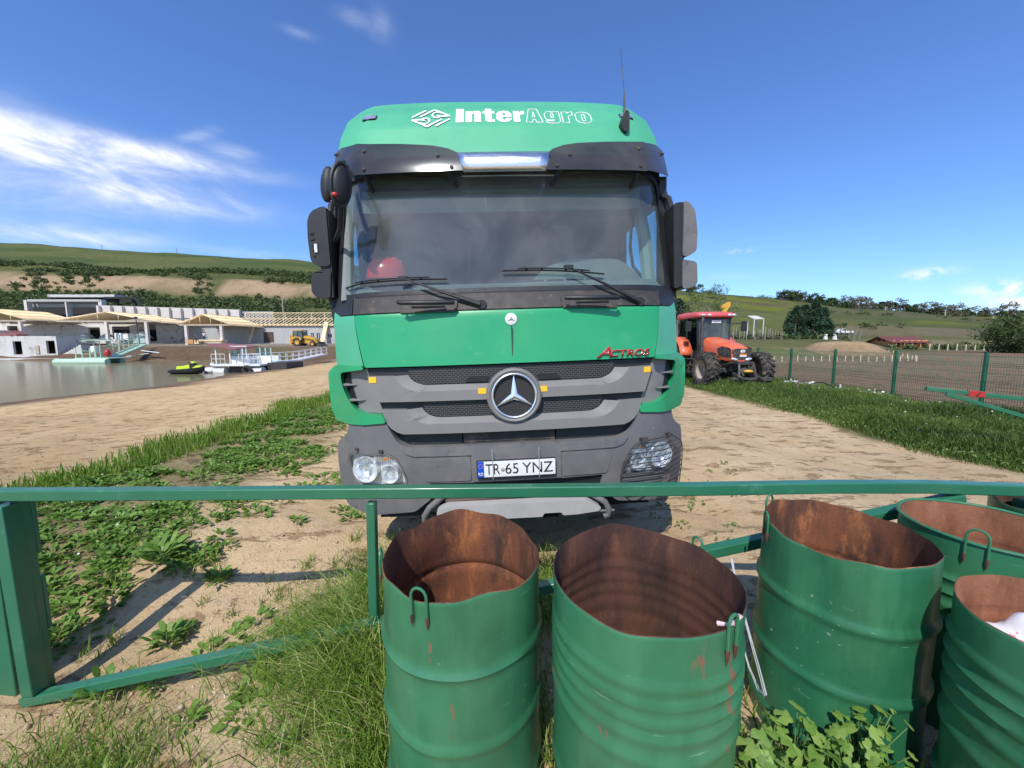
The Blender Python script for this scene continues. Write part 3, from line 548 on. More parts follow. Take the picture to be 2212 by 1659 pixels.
    # --- wipers
    def wiper(blade,joint,elbow,pivot):
        w=empty('wiper'); w.parent=P; WM[w.name]=Matrix.Identity(4)
        def on(p,o): return Vector((p[0],SF(p[0],p[1])+o,p[1]))
        bl=MB(); n=14; pts=[(blade[0][0]*(1-t)+blade[1][0]*t,blade[0][1]*(1-t)+blade[1][1]*t+.012*math.sin(math.pi*t)) for t in np.linspace(0,1,n)]
        bl.tube([on(p,-.012) for p in pts],.006,5); q=pts[2:-2]; bl.tube([on((p[0],p[1]+.012),-.028) for p in q],.005,5)
        for i in (3,5,8,10): bl.tube([on(pts[i],-.012),on((pts[i][0],pts[i][1]+.014),-.03)],.008,5)
        bl.build('wiper_blade','black',w,local=True)
        a=MB(); J=on(joint,-.045); E=on(elbow,-.06); Q=on(pivot,-.035); a.tube([J,E,Q],[.006,.009,.018],7); a.box(J.x-.035,J.x+.03,J.y-.012,J.y+.012,J.z-.012,J.z+.014); a.lathe([(0,-.03),(.03,-.03),(.034,.0),(.03,.03),(0,.03)],14,M=Matrix.Translation(Q+Vector((.01,.03,0)))@Matrix.Rotation(R(90),4,'X'))
        a.build('wiper_arm','dark_plastic',w,local=True)
    wiper([(-1.22,2.10),(-.428,2.112)],(-.728,2.125),(-.493,2.03),(-.204,1.925)); wiper([(-.045,2.158),(.685,2.122)],(.42,2.168),(.648,2.055),(.921,1.918))
    # --- bonnet flap
    hd=[(-1.096,1.884),(1.097,1.884),(1.072,1.75),(1.018,1.522),(-1.018,1.522),(-1.072,1.75)]
    h=panel('bonnet_flap',rnd(hd,.012),'cab_green',P,off=-.014,th=.05,bevel=.008,step=.08)
    l=MB(); l.box(-.003,.003,prof(1.6)-.018,prof(1.6),1.53,1.775); l.build('latch_line','dusty_metal',h,local=True)
    e=MB(); Mx=Matrix.Translation((0,prof(1.82)-.016,1.818))@Matrix.Rotation(R(90),4,'X'); e.lathe([(0,.012),(.030,.012),(.040,.008),(.042,-.01)],28,M=Mx); eo=e.build('round_badge','white_paint',P,local=True)
    st=MB(); 
    def star(mb,c,rad,w,d,y):
        for kx in range(3):
            a=math.pi/2+kx*2*math.pi/3; dx,dz=math.cos(a),math.sin(a); px,pz=-dz,dx; bk=a+math.pi
            tip=(c[0]+dx*rad,y,c[1]+dz*rad); l_=(c[0]+math.cos(a+R(60))*w,y,c[1]+math.sin(a+R(60))*w); r_=(c[0]+math.cos(a-R(60))*w,y,c[1]+math.sin(a-R(60))*w); t_=(c[0],y-d,c[1])
            mb.add([tip,l_,t_,r_],[(0,1,2),(0,2,3)])
    star(st,(0,1.818),.030,.007,.006,prof(1.82)-.029); st.build('star','steel',eo,local=True,smooth=0)
    for nm,off_,of2,m in (('badge_edge',.012,-.020,'chrome'),('badge_letters',.0,-.023,'red_badge')):
        lettering('model_lettering' if m!='chrome' else 'lettering_edge','A',.578,1.533,.115,.070,m,P,of2,offset=off_+.012,shear=.35,slope=.04); lettering('model_lettering' if m!='chrome' else 'lettering_edge','CTROS',.680,1.537,.300,.048,m,P,of2,offset=off_+.018,shear=.2,slope=.0)
    # --- corner panels and air deflectors
    for s in (-1,1):
        col=[(s*1.102,1.888),(s*1.24,1.892),(s*1.325,1.935),(s*1.322,1.75),(s*1.305,1.53),(s*1.03,1.53),(s*1.082,1.75)]
        panel('corner_panel',col[::-s],'cab_green_faded',P,off=-.008,th=.25,bevel=.012)
        out=[(s*1.032,1.535),(s*1.30,1.54),(s*1.375,1.495),(s*1.375,1.36),(s*1.368,1.20),(s*1.335,1.125),(s*1.17,1.122),(s*.876,1.145),(s*.905,1.197)]
        inn=[(s*1.018,1.512),(s*1.245,1.485),(s*1.238,1.42),(s*1.212,1.35),(s*1.16,1.28),(s*1.10,1.23),(s*1.02,1.203),(s*.922,1.198)]
        # a bulging C-shaped shell: outer wing and lower lip
        def SD(x,z): return SF(x,z)
        loop=[(s*1.032,1.535),(s*1.30,1.54),(s*1.375,1.495),(s*1.375,1.36),(s*1.366,1.20),(s*1.330,1.128),(s*1.17,1.120),(s*.876,1.143),(s*.902,1.196),(s*1.02,1.203),(s*1.10,1.23),(s*1.16,1.28),(s*1.212,1.35),(s*1.238,1.42),(s*1.245,1.485),(s*1.018,1.512)]
        a=panel('air_deflector',rnd(loop[::-s],[.0]+[.03]*15),'cab_green',P,off=-.045,th=.22,bevel=.018,step=.07,seg=3)
        dk=panel('duct',[(s*1.02,1.515),(s*1.25,1.49),(s*1.24,1.38),(s*1.17,1.27),(s*1.08,1.205),(s*.905,1.195)][::-s],'grille_grey',a,off=.02,th=.05)
        dm=MB(); dm.prism([(s*1.20,1.49),(s*1.25,1.49),(s*1.245,1.36),(s*1.19,1.26),(s*1.135,1.22),(s*1.14,1.30),(s*1.17,1.40)],.12,.17); 
        dm=panel('duct_mesh',rnd([(s*1.17,1.49),(s*1.25,1.49),(s*1.24,1.38),(s*1.17,1.27),(s*1.10,1.215),(s*1.11,1.28),(s*1.155,1.39)],.02)[::-s],'black',a,off=.012,th=.03)
        for x0,x1,z0 in ((1.215,1.09,1.394),(1.16,1.035,1.288)):
            f=MB(); y0=SF(x0,z0); y1=SF(x1,z0); f.add([(s*x0,y0-.045,z0+.012),(s*x0,y0-.045,z0-.006),(s*x1,y1+.02,z0+.006),(s*x0,y0+.05,z0+.012),(s*x0,y0+.05,z0-.012)],[(0,1,2),(0,2,3),(1,4,2),(0,3,4,1)])
            f.build('duct_fin','grille_grey',a,local=True,smooth=0)
    # --- grille
    gr=panel('grille_frame',rnd([(-1.018,1.512),(1.018,1.512),(.998,1.46),(.93,1.28),(.90,1.19),(.88,1.135),(.845,1.095),(.79,1.066),(-.79,1.066),(-.845,1.095),(-.88,1.135),(-.90,1.19),(-.93,1.28),(-.998,1.46)],.004),'dark_plastic',P,off=.022,th=.05)
    for Ac,Bc,start,end in ((bez((-.72,1.463),(-.685,1.391),(-.57,1.391)),bez((-.815,1.461),(-.755,1.350),(-.62,1.351)),[(-1.0,1.463)],[(.934,1.283),(-.934,1.283)]),
                       (bez((-.635,1.236),(-.60,1.167),(-.50,1.166)),bez((-.74,1.230),(-.685,1.127),(-.56,1.127)),[(-.913,1.231)],[(.885,1.142),(.85,1.10),(.811,1.074),(.77,1.060),(-.77,1.060),(-.811,1.074),(-.85,1.10),(-.885,1.142)])):
        Ac=Ac+[(0,Ac[-1][1])]; Bc=Bc+[(0,Bc[-1][1])]; bb_=start+Bc; bb_=bb_+mxp(bb_[:-1])+end
        o=panel('x',bb_,None,None,off=-.022,th=.05,build=False); strip(o,Ac,.018,Bc,-.022); strip(o,mxp(Ac),.018,mxp(Bc),-.022); o.build('grille_slat','grille_grey',gr,local=True,bevel=.003)
    for pts in ([(-.72,1.503),(.72,1.503),(.69,1.43),(.62,1.396),(-.62,1.396),(-.69,1.43)],[(-.63,1.272),(.63,1.272),(.60,1.20),(.54,1.172),(-.54,1.172),(-.60,1.20)]):
        panel('grille_mesh',rnd(pts,.015),'honeycomb',gr,off=.012,th=.01,bevel=0)
    for s in (-1,1): panel('vent_slot',rnd([(s*.165,1.442),(s*.295,1.441),(s*.33,1.404),(s*.18,1.402)][::-s],.006),'black',gr,off=.004,th=.01,bevel=0)
    Mx=Matrix.Translation((0,prof(1.3)-.02,1.303))@Matrix.Rotation(R(90),4,'X')
    rg=MB(); rg.lathe([(.150,.0),(.158,.028),(.172,.034),(.184,.024),(.189,-.02)],56,M=Mx); ro=rg.build('badge_surround','grille_grey',P,local=True)
    rc=MB(); rc.tube([Mx@Vector((.1475*math.cos(a),.1475*math.sin(a),.022)) for a in np.linspace(0,2*math.pi,56,endpoint=False)],.0085,8,closed=True); rc.build('chrome_ring','chrome',ro,local=True)
    rd=MB(); rd.lathe([(0,.004),(.15,.004)],56,M=Mx); rd.build('badge_mesh','fine_honeycomb',ro,local=True)
    sr=MB(); star(sr,(0,1.303),.143,.026,.026,prof(1.3)-.034); sr.build('star','chrome',ro,local=True,smooth=0)
    for x0,z0 in ((-.99,1.418),(-.242,1.322),(.174,1.321),(.928,1.417)): 
        panel('reflector_sticker',[(x0,z0),(x0+.053,z0),(x0+.053,z0+.039),(x0,z0+.039)],'yellow_sticker',P,off=-.0255,th=.003,bevel=0)
    # --- the dark gap and radiator behind the bumper
    gp=MB(); gp.box(-.86,.86,.10,.16,.93,1.12); gp.build('gap_backing','black',P,local=True); rdz=MB(); rdz.box(-.36,.28,.05,.10,.95,1.06); 
    for i in range(7): rdz.box(-.36,.28,.045,.05,.955+i*.014,.962+i*.014)
    rdz.build('radiator','dirty_black',P,local=True); bk=panel('gap_trim',rnd([(-.845,1.06),(-.37,1.06),(-.37,.965),(-.72,.965),(-.80,1.0)],.02),'dark_plastic',P,off=.045,th=.02); panel('gap_trim',rnd(mxp([(-.845,1.06),(-.29,1.06),(-.29,.965),(-.72,.965),(-.80,1.0)]),.02),'dark_plastic',P,off=.045,th=.02)
    # --- bumper
    hl=[(-1.228,.885),(-1.175,.913),(-.886,.932),(-.822,.897),(-.778,.812),(-.750,.735),(-.762,.702),(-.836,.692),(-1.14,.675),(-1.195,.725),(-1.228,.808)]
    half=[(-1.19,1.135),(-1.205,1.06),(-1.25,1.01),(-1.325,.968),(-1.345,.91),(-1.348,.80),(-1.342,.60),(-1.315,.50),(-1.26,.462),(-1.0,.475),(-.72,.505),(-.60,.60),(-.585,.645),(-.612,.716),(-.31,.712)]
    top=[(0,.712)]; rev=[(.31,.712),(.612,.716),(.585,.645),(.60,.60),(.72,.505),(1.0,.475),(1.26,.462),(1.315,.50),(1.342,.60),(1.348,.80),(1.345,.91),(1.325,.968),(1.25,1.01),(1.205,1.06),(1.19,1.135)]
    notch=[(.884,1.145),(.85,1.07),(.81,1.005),(.74,.968),(-.74,.968),(-.81,1.005),(-.85,1.07),(-.884,1.145)]
    b=panel('bumper',rnd(half+top+rev+notch,.025),'grey_plastic',P,off=-.03,th=.12,holes=[rnd(hl,.03),rnd(mxp(hl),.03)[::-1]] if False else [rnd(hl,.03)[::-1],rnd(mxp(hl),.03)[::-1]],bevel=.018,step=.07,seg=3)
    # raised top ledge + sunken side fields
    panel('bumper_ledge',rnd([(-.80,.978),(-.74,.963),(.74,.963),(.80,.978),(.755,.925),(.70,.908),(-.70,.908),(-.755,.925)],.01),'grey_plastic',b,off=-.040,th=.02,bevel=.012,seg=3)
    panel('centre_plate',rnd([(-.305,.960),(.305,.960),(.305,.722),(-.305,.722)],.006),'grey_plastic',b,off=-.041,th=.02,bevel=.004)
    for s in (-1,1):
        panel('side_field',rnd([(s*.675,.865),(s*.645,.895),(s*.315,.900),(s*.315,.728),(s*.635,.728)][::s],.02),'grey_plastic',b,off=-.037,th=.02,bevel=.010)
    # --- headlights
    for s in (-1,1):
        P1=[(s*abs(x),z) for x,z in hl]; P1=P1 if s<0 else P1[::-1]
        def shrink(pp,k): cx=sum(p[0] for p in pp)/len(pp); cz=sum(p[1] for p in pp)/len(pp); return [(cx+(x-cx)*k,cz+(z-cz)*k) for x,z in pp]
        r1=rnd(shrink(P1,.985),.025); r2=rnd(shrink(P1,.92),.025)
        hd_=panel('headlight',r1,'steel',P,off=-.034,th=.03,holes=[r2[::-1]],bevel=.008)
        rf2=panel('reflector',rnd(shrink(P1,.93),.02),'lamp_back',hd_,off=.012,th=.01,bevel=0)
        for cx,cz,rr in ((1.045,.812,.088),(.868,.782,.062)):
            y=SF(cx,cz); q=MB(); Mb=Matrix.Translation((s*cx,y+.012,cz))@Matrix.Rotation(R(90),4,'X')@Matrix.Rotation(R(s*14),4,'Y'); q.lathe([(rr,.045),(rr*.96,.03),(rr*.75,.0),(rr*.4,-.02),(rr*.2,-.028)],28,M=Mb); q.lathe([(rr,.045),(rr*1.06,.045),(rr*1.06,.0)],28,M=Mb); q.build('bowl','lamp_silver',hd_,local=True)
            q=MB(); q.lathe([(0,.03),(rr*.2,.028),(rr*.23,.0),(rr*.2,-.025)],14,M=Mb); q.build('bulb','lamp_silver',hd_,local=True)
        q=MB(); y=SF(.93,.89)
        for i in range(9): q.box(*sorted((s*(.985-i*.014),s*(.976-i*.014))),y-.018,y+.02,.868,.905)
        q.build('indicator_ribs','lamp_silver',hd_,local=True); am=MB(); am.box(*sorted((s*.925,s*.885)),y-.022,y-.01,.876,.892); am.build('indicator_bulb','amber',hd_,local=True)
        panel('lens',rnd(shrink(P1,.91),.025),'lamp_glass',hd_,off=-.032,th=.004,bevel=0)
        for dx in (1.12,.93):
            c=MB(); c.box(*sorted((s*dx-.013,s*dx+.013)),SF(dx,.945)-.052,SF(dx,.945)-.02,.938,.955); c.build('clip','dirty_black',hd_,local=True)
    # wire guard over the right-hand lamp, fog lamp below it
    gd=MB(); ring=rnd([(.86,.945),(1.15,.95),(1.295,.86),(1.305,.70),(1.27,.52),(.80,.56),(.735,.62),(.715,.69),(.735,.80),(.80,.91)],.04)
    def wire(p,n=14,o=-.085,r=.0042,closed=False): gd.tube(drape(p,o),r,5,closed=closed)
    wire(ring,closed=True); inn2=rnd([(.88,.92),(1.14,.925),(1.245,.86),(1.25,.72),(1.22,.60),(.80,.60),(.755,.66),(.76,.76),(.82,.88)],.04)
    import bisect
    def span(z):
        xs=[]
        for i in range(len(ring)):
            (xa,za),(xb,zb)=ring[i-1],ring[i]
            if (za-z)*(zb-z)<0: xs.append(xa+(xb-xa)*(z-za)/(zb-za))
        return min(xs),max(xs)
    for z in np.linspace(.60,.90,9): a_,c_=span(z); wire([(a_+(c_-a_)*t,z+.0*t) for t in np.linspace(0,1,9)])
    wire([(.80,.56),(1.0,.545),(1.27,.535)]); wire([(.78,.62),(.79,.59),(1.26,.57)],o=-.08)
    for x,z in ((.90,.945),(1.13,.948)): gd.box(x-.018,x+.018,SF(x,z)-.095,SF(x,z)-.02,z-.006,z+.014)
    gd.build('headlight_guard','dirty_black',P,local=True)
    for s in (-1,1): fg=panel('fog_lamp',rnd([(s*.92,.650),(s*1.17,.640),(s*1.18,.575),(s*.92,.575)][::-s],.015),'lamp_glass',P,off=-.036,th=.02,bevel=.004)
    for s in (-1,1): panel('side_reflector',[(s*1.342,.86),(s*1.347,.86),(s*1.346,.72),(s*1.341,.72)][::-s],'amber',P,off=.02,th=.08,bevel=0)
    # --- number plate
    npl=panel('number_plate',rnd([(-.274,.872),(.266,.872),(.266,.752),(-.274,.752)],.008),'dark_plastic',P,off=-.062,th=.02,bevel=.003)
    panel('plate_face',rnd([(-.268,.868),(.261,.868),(.261,.760),(-.268,.760)],.006),'plate_white',npl,off=-.066,th=.005,bevel=.001)
    panel('country_band',rnd([(-.268,.868),(-.224,.868),(-.224,.760),(-.268,.760)],.004),'plate_blue',npl,off=-.0675,th=.003,bevel=0)
    lettering('country_letters','RO',-.262,.770,.032,.024,'plate_white',npl,-.069,depth=.001,offset=.03)
    sr=MB()
    for i in range(12): a=i*math.pi/6; x,z=-.246+.014*math.cos(a),.838+.014*math.sin(a); sr.box(x-.0015,x+.0015,-.0705,-.068,z-.0015,z+.0015)
    sr.build('star_circle','yellow_sticker',npl,local=True)
    for txt,x,w in (('TR',-.214,.098),('65',-.080,.088),('YNZ',.035,.208)): lettering('plate_characters',txt,x,.779,w,.072,'plate_black',npl,-.067,depth=.001,offset=-.002)
    dt=MB(); dt.ell((-.098,-.068,.812),(.014,.004,.014),10,6); dt.build('round_seal','dirty_black' if False else 'step_paint',npl,local=True)
    tp=MB()
    for x in (-.165,.150): tp.box(x-.0015,x+.0015,-.072,-.068,.745,.955)
    tp.build('cord','tarp',npl,local=True)
    # --- lower aperture, under-run bar and step
    lo=MB(); lo.box(-.62,.60,.02,.3,.50,.715); lo.box(-1.0,1.0,.16,.5,.42,.62); lo.build('lower_grille','black',P,local=True)
    br=MB(); br.tube([(-.50,.0,.585),(.1,-.01,.60),(.42,.0,.59)],.016,8); br.build('cross_tube','brown_door',P,local=True)
    pp=MB(); pp.tube([(-.44,.06,.63),(-.53,-.02,.615),(-.60,-.08,.575),(-.635,-.08,.52),(-.64,-.05,.46)],.021,10); pp.build('underrun_hoop','grey_plastic',P,local=True); pp=MB(); pp.tube([(.46,.04,.60),(.53,-.05,.585),(.595,-.08,.55),(.622,-.08,.50),(.615,-.08,.455),(.585,-.08,.445)],.021,10); pp.tube([(.50,-.08,.487),(.66,-.08,.487)],.009,8); pp.build('underrun_hoop','grey_plastic',P,local=True)
    sb=MB(); sb.prism(rnd([(-.55,.56),(-.48,.585),(.46,.578),(.565,.520),(.55,.495),(.40,.480),(.30,.478),(.29,.500),(.17,.500),(.16,.476),(-.44,.480),(-.55,.50)],.012),-.10,-.02); so_=sb.build('front_step','step_paint',P,local=True,bevel=.010)
    nt=MB(); nt.box(.175,.285,-.06,-.05,.44,.50); nt.tube([(.27,-.09,.50),(.28,-.09,.44)],.004,5); nt.build('notch','black',so_,local=True)
    # --- sun visor halves with screws, and the bright strip between
    vl=[(-1.285,3.165),(-1.225,3.175),(-1.10,3.128),(-.951,3.100),(-.734,3.076),(-.49,3.043),(-.387,3.016),(-.327,2.984),(-.293,2.957),(-.320,2.950),(-.305,2.895),(-.283,2.845),(-.472,2.845),(-.731,2.852),(-.979,2.860),(-1.10,2.868),(-1.11,2.95),(-1.157,3.03),(-1.285,3.083)]
    vr=[(-1.32,3.175),(-1.225,3.175),(-1.07,3.112),(-.905,3.094),(-.709,3.074),(-.524,3.054),(-.422,3.034),(-.342,3.001),(-.297,2.960),(-.325,2.948),(-.320,2.887),(-.296,2.842),(-.722,2.850),(-1.03,2.864),(-1.21,2.91),(-1.33,2.94)]
    for pts,sc,s in ((vl,[(-1.25,3.135),(-.986,3.041),(-.458,2.962),(-.364,2.870),(-.981,2.895)],1),(mxp(vr),[(.463,2.957),(.993,3.041),(1.27,3.12),(.365,2.872),(.991,2.897)],-1)):
        v=panel('sun_visor',pts,'visor_acrylic',P,off=-.13,th=.005,step=.07,bevel=0)
        q=MB()
        for x,z in sc: q.lathe([(0,.012),(.010,.010),(.013,.0),(.013,-.01)],10,M=Matrix.Translation((x,SF(x,z)-.132,z))@Matrix.Rotation(R(90),4,'X'))
        q.build('screw','dirty_black',v,local=True)
        q=MB()
        for x,z in sc[:3]: q=MB(); q.beam((x,SF(x,z)-.12,z),(x,SF(x,z+.10)+.02,z+.06),.07,.012); q.build('visor_bracket','dark_plastic',v,local=True)
        q=MB(); q.beam((s*-.40,SF(.4,2.86)-.1,2.86),(s*-.34,SF(.4,2.8)+.01,2.79),.02,.03); q.build('visor_bracket','dark_plastic',v,local=True); q=MB(); q.beam((s*-.98,SF(.98,2.86)-.1,2.86),(s*-.96,SF(.98,2.8)+.01,2.79),.02,.03); q.build('visor_bracket','dark_plastic',v,local=True)
    ch=MB(); n=10; P2=[]
    for j in range(6):
        t=j/5; z=2.970-.128*t; y=-.105-.028*math.sin(math.pi*t); hw=.326-.042*t
        for i in range(n+1): x=-hw+2*hw*i/n; P2.append((x,SF(x,z)+y,z))
    ch.add(P2,[(j*(n+1)+i,j*(n+1)+i+1,(j+1)*(n+1)+i+1,(j+1)*(n+1)+i) for j in range(5) for i in range(n)]); co_=ch.build('bright_strip','brushed_steel',P,local=True,recalc=False)
    so2=co_.modifiers.new('s','SOLIDIFY'); so2.thickness=.02; so2.offset=-1
    bb=MB(); bb.box(-1.1,1.1,.46,.54,2.90,3.05); bb.build('visor_mount','dark_plastic',P,local=True)
    # --- roof lamps, aerials, lettering
    for s in (-1,1):
        mk=panel('marker_lamp',rnd([(s*1.085,3.478),(s*.962,3.478),(s*.962,3.418),(s*1.085,3.418)][::s],.018),'dark_plastic',P,off=-.004,th=.03,surf=SR,bevel=.004)
        panel('lamp_lens',rnd([(s*1.075,3.471),(s*.970,3.471),(s*.970,3.426),(s*1.075,3.426)][::s],.015),'chrome',mk,off=-.016,th=.012,surf=SR,bevel=.004)
    an=MB(); an.prism(rnd([(.915,3.30),(.945,3.245),(.965,3.235),(.985,3.26),(.985,3.38),(.96,3.40),(.94,3.35)],.012),SR(.95,3.3)-.06,SR(.95,3.3)+.06); ao=an.build('aerial_base','dark_plastic',P,local=True,bevel=.01)
    q=MB(); y=SR(.96,3.35)-.04; q.tube([(.966,y,3.38),(.972,y+.02,3.56)],[.010,.006],8); q.tube([(.972,y+.02,3.56),(.955,y+.05,3.90)],[.0028,.002],6); q.build('aerial_rod','dusty_metal',ao,local=True)
    q=MB(); q.prism(rnd([(-.197,3.66),(-.187,3.735),(-.172,3.755),(-.158,3.735),(-.148,3.66)],.012),1.1,1.3); q.build('roof_aerial','dirty_black',P,local=True,bevel=.008)
    G={'I':([(0,0),(0,1),(.32,1),(.32,0)],[]),'n':([(0,0),(0,.8),(.25,.8),(.25,.74),(.35,.82),(.52,.82),(.62,.72),(.62,0),(.36,0),(.36,.58),(.31,.62),(.26,.58),(.26,0)],[]),
       't':([(0,.62),(0,.8),(.1,.8),(.1,1),(.36,.97),(.36,.8),(.48,.8),(.48,.62),(.36,.62),(.36,.2),(.48,.18),(.48,0),(.25,-.01),(.12,.08),(.1,.2),(.1,.62)],[]),
       'e':([(.62,.36),(.62,.6),(.5,.78),(.31,.83),(.12,.78),(0,.6),(0,.22),(.12,.04),(.31,-.01),(.5,.04),(.62,.2),(.62,.28),(.38,.28),(.37,.17),(.31,.14),(.26,.18),(.26,.36)],[(.26,.48),(.26,.62),(.31,.68),(.37,.62),(.37,.48)]),
       'r':([(0,0),(0,.8),(.25,.8),(.25,.68),(.34,.8),(.46,.82),(.46,.56),(.33,.54),(.26,.46),(.26,0)],[]),
       'A':([(0,0),(.16,1),(.5,1),(.68,0),(.42,0),(.39,.2),(.27,.2),(.25,0)],[(.28,.38),(.33,.76),(.38,.38)]),
       'g':([(.62,.8),(.38,.8),(.35,.74),(.25,.82),(.1,.78),(0,.62),(0,.34),(.1,.18),(.25,.16),(.36,.24),(.36,.12),(.3,.08),(.25,.12),(.02,.12),(.06,-.02),(.3,-.07),(.55,-.02),(.62,.12)],[(.26,.38),(.26,.62),(.31,.68),(.36,.62),(.36,.38),(.31,.33)]),
       'o':([(0,.6),(.12,.78),(.33,.83),(.54,.78),(.66,.6),(.66,.22),(.54,.04),(.33,-.01),(.12,.04),(0,.22)],[(.26,.6),(.33,.68),(.40,.6),(.40,.22),(.33,.14),(.26,.22)])}
    x=-.343; sx,sz=.190,.172
    for chh in 'Inter':
        o_,h_=G[chh]; f_=lambda pp:[(x+u*sx,3.333+v*sz-.006*(x+.343)) for u,v in pp]
        panel('company_letter',f_(o_),'decal_white',P,off=-.0045,th=.003,holes=[f_(h_)] if h_ else [],surf=SR,bevel=0,step=.08); x+=max(u for u,v in o_)*sx+.014
    x=.196
    for chh in 'Agro':
        o_,h_=G[chh]; q=MB()
        for lp in [o_]+([h_] if h_ else []):
            lp=rnd([(x+u*sx,3.325+v*sz) for u,v in lp],.006,2); q.tube([(a_,SR(a_,b_)-.002,b_) for a_,b_ in lp],.0038,5,closed=True)
        q.build('company_letter','decal_white',P,local=True); x+=max(u for u,v in o_)*sx+.020
    # company emblem: two interlocked chevrons
    em=MB(); cx,cz=-.535,3.395
    def ln(pts,w=.0085):
        for (x0,z0),(x1,z1) in zip(pts,pts[1:]):
            d=Vector((x1-x0,z1-z0)); L=d.length; d/=L; nn=Vector((-d.y,d.x))*w; k=max(1,int(L/.03)); V=[]
            for i in range(k+1):
                px=x0+(x1-x0)*i/k; pz=z0+(z1-z0)*i/k
                for sg in (1,-1): V.append((px+nn.x*sg,SR(px+nn.x*sg,pz+nn.y*sg)-.008,pz+nn.y*sg))
            em.add(V,[(2*i,2*i+1,2*i+3,2*i+2) for i in range(k)])
    for sg in (1,-1):
        T_=lambda x,z:(cx+sg*x,cz+sg*z)
        ln([T_(-.145,.018),T_(-.045,.098)]); ln([T_(-.085,.018),T_(.022,.104),T_(.145,.018),T_(.05,.018)]); 
        ln([T_(.045+.036*math.cos(a),.036+.036*math.sin(a)) for a in np.linspace(R(35),R(330),12)],.007); ln([T_(.078,.018),T_(.045,.030)],.007)
    em.build('company_emblem','decal_white',P,local=True,smooth=0,recalc=False)
    # --- mirrors
    for s in (-1,1):
        y0=.45; KM=lambda pp:[(x*.875 if abs(x)>1.46 else x*.885,1.66+(z-1.66)*.875) for x,z in pp]
        if s<0:
            up=[(-1.31,2.694),(-1.345,2.694),(-1.414,2.667),(-1.45,2.606),(-1.458,2.468),(-1.45,2.31),(-1.407,2.271),(-1.31,2.27)]; dn=[(-1.31,2.25),(-1.402,2.243),(-1.454,2.216),(-1.466,2.088),(-1.434,2.044),(-1.33,2.035)]
        else:
            up=[(1.375,2.69),(1.41,2.683),(1.464,2.623),(1.485,2.449),(1.480,2.317),(1.416,2.278),(1.37,2.278)]; dn=[(1.37,2.256),(1.484,2.236),(1.492,2.064),(1.435,2.034),(1.37,2.03)]
        KM=lambda pp:pp
        m=MB(); m.prism(rnd([(s*1.30,2.68),(s*1.385,2.69),(s*1.39,2.5),(s*1.385,2.06),(s*1.31,2.03)],.03),y0-.02,y0+.15); mo=m.build('wing_mirror','dark_plastic',P,local=True,bevel=.02,seg=3)
        for pts in (up,dn):
            q=MB(); q.prism(rnd(KM(pts),.03),y0-.035,y0+.12); q.build('mirror_housing','grey_plastic' if s>0 else 'dark_plastic',mo,local=True,bevel=.025,seg=3)
        q=MB(); q.tube([(s*1.29,.62,2.80),(s*1.32,.56,2.76),(s*1.33,.52,2.66)],.022,8); q.build('mirror_arm','dark_plastic',mo,local=True); q=MB(); q.tube([(s*1.31,.48,1.80),(s*1.335,.5,1.92),(s*1.34,.52,2.02)],.03,8); q.build('mirror_arm','dark_plastic',mo,local=True)
        if s<0:
            q=MB()
            for i in range(5): q.box(-1.44+i*.004,-1.41,y0-.042,y0-.03,2.50-i*.04,2.512-i*.04)
            q.build('vent_ribs','black',mo,local=True); q=MB(); q.box(-1.412,-1.392,y0-.045,y0-.035,2.37,2.43); q.build('label_sticker','white_paint',mo,local=True)
    # front mirror hung from the visor's left corner
    fm=MB(); Mf=Matrix.Translation((-1.085,.09,2.715))@Matrix.Rotation(R(8),4,'Y')@Matrix.Rotation(R(50),4,'Z'); fm.ell((0,0,0),(.068,.055,.135),20,14,M=Mf); fo=fm.build('front_mirror','dark_plastic',P,local=True)
    q=MB(); q.tube([Mf@Vector((.066*math.cos(a),-.02,.133*math.sin(a))) for a in np.linspace(0,2*math.pi,30,endpoint=False)],.012,8,closed=True); q.ell((-.075,.03,.0),(.045,.035,.115),12,8,M=Mf@Matrix.Rotation(R(-40),4,'Z')); q.build('mirror_rim','dark_plastic',fo,local=True)
    q=MB(); q.tube([(-1.10,.12,2.80),(-1.13,.22,2.88),(-1.14,.38,2.93)],.018,8); q.tube([(-1.10,.14,2.62),(-1.17,.28,2.50),(-1.27,.44,2.46)],.018,8); q.build('mirror_arm','dark_plastic',fo,local=True)
    q=MB(); q.ell((-1.095,.018,2.632),(.020,.012,.014),10,6); q.build('red_sticker','red_badge',fo,local=True)
    # --- chassis, wheels, rear body
    def wheel(x,y,rad=.52,w=.30):
        q=MB(); Mw=Matrix.Translation((x,y,rad-.02))@Matrix.Rotation(R(90),4,'Y'); q.lathe([(.28,-w/2),(rad*.9,-w/2),(rad*.98,-w/2+.03),(rad,-w/2+.06),(rad,w/2-.06),(rad*.98,w/2-.03),(rad*.9,w/2),(.28,w/2)],36,M=Mw)
        for i in range(30):
            a=i*2*math.pi/30; q.box(-.02,.02,-w/2+.01,w/2-.01,rad-.01,rad+.012,M=Matrix.Translation((x,y,rad-.02))@Matrix.Rotation(a,4,'X')@Matrix.Rotation(R(90),4,'Z'))
        wo=q.build('wheel','rubber',P,local=True); q=MB(); q.lathe([(0,-.04),(.12,-.05),(.14,.0),(.27,.03),(.285,w/2),(.27,w/2),(.25,.05),(.16,.02),(0,.03)],24,M=Mw); q.build('rim','dusty_metal',wo,local=True)
    for y,xs in ((1.35,(-1.10,1.10)),(4.9,(-1.05,1.05)),(6.2,(-1.05,1.05))):
        for x in xs: wheel(x,y)
    q=MB()
    for s in (-1,1): q.box(s*.42-.04,s*.42+.04,.3,7.3,.78,1.02)
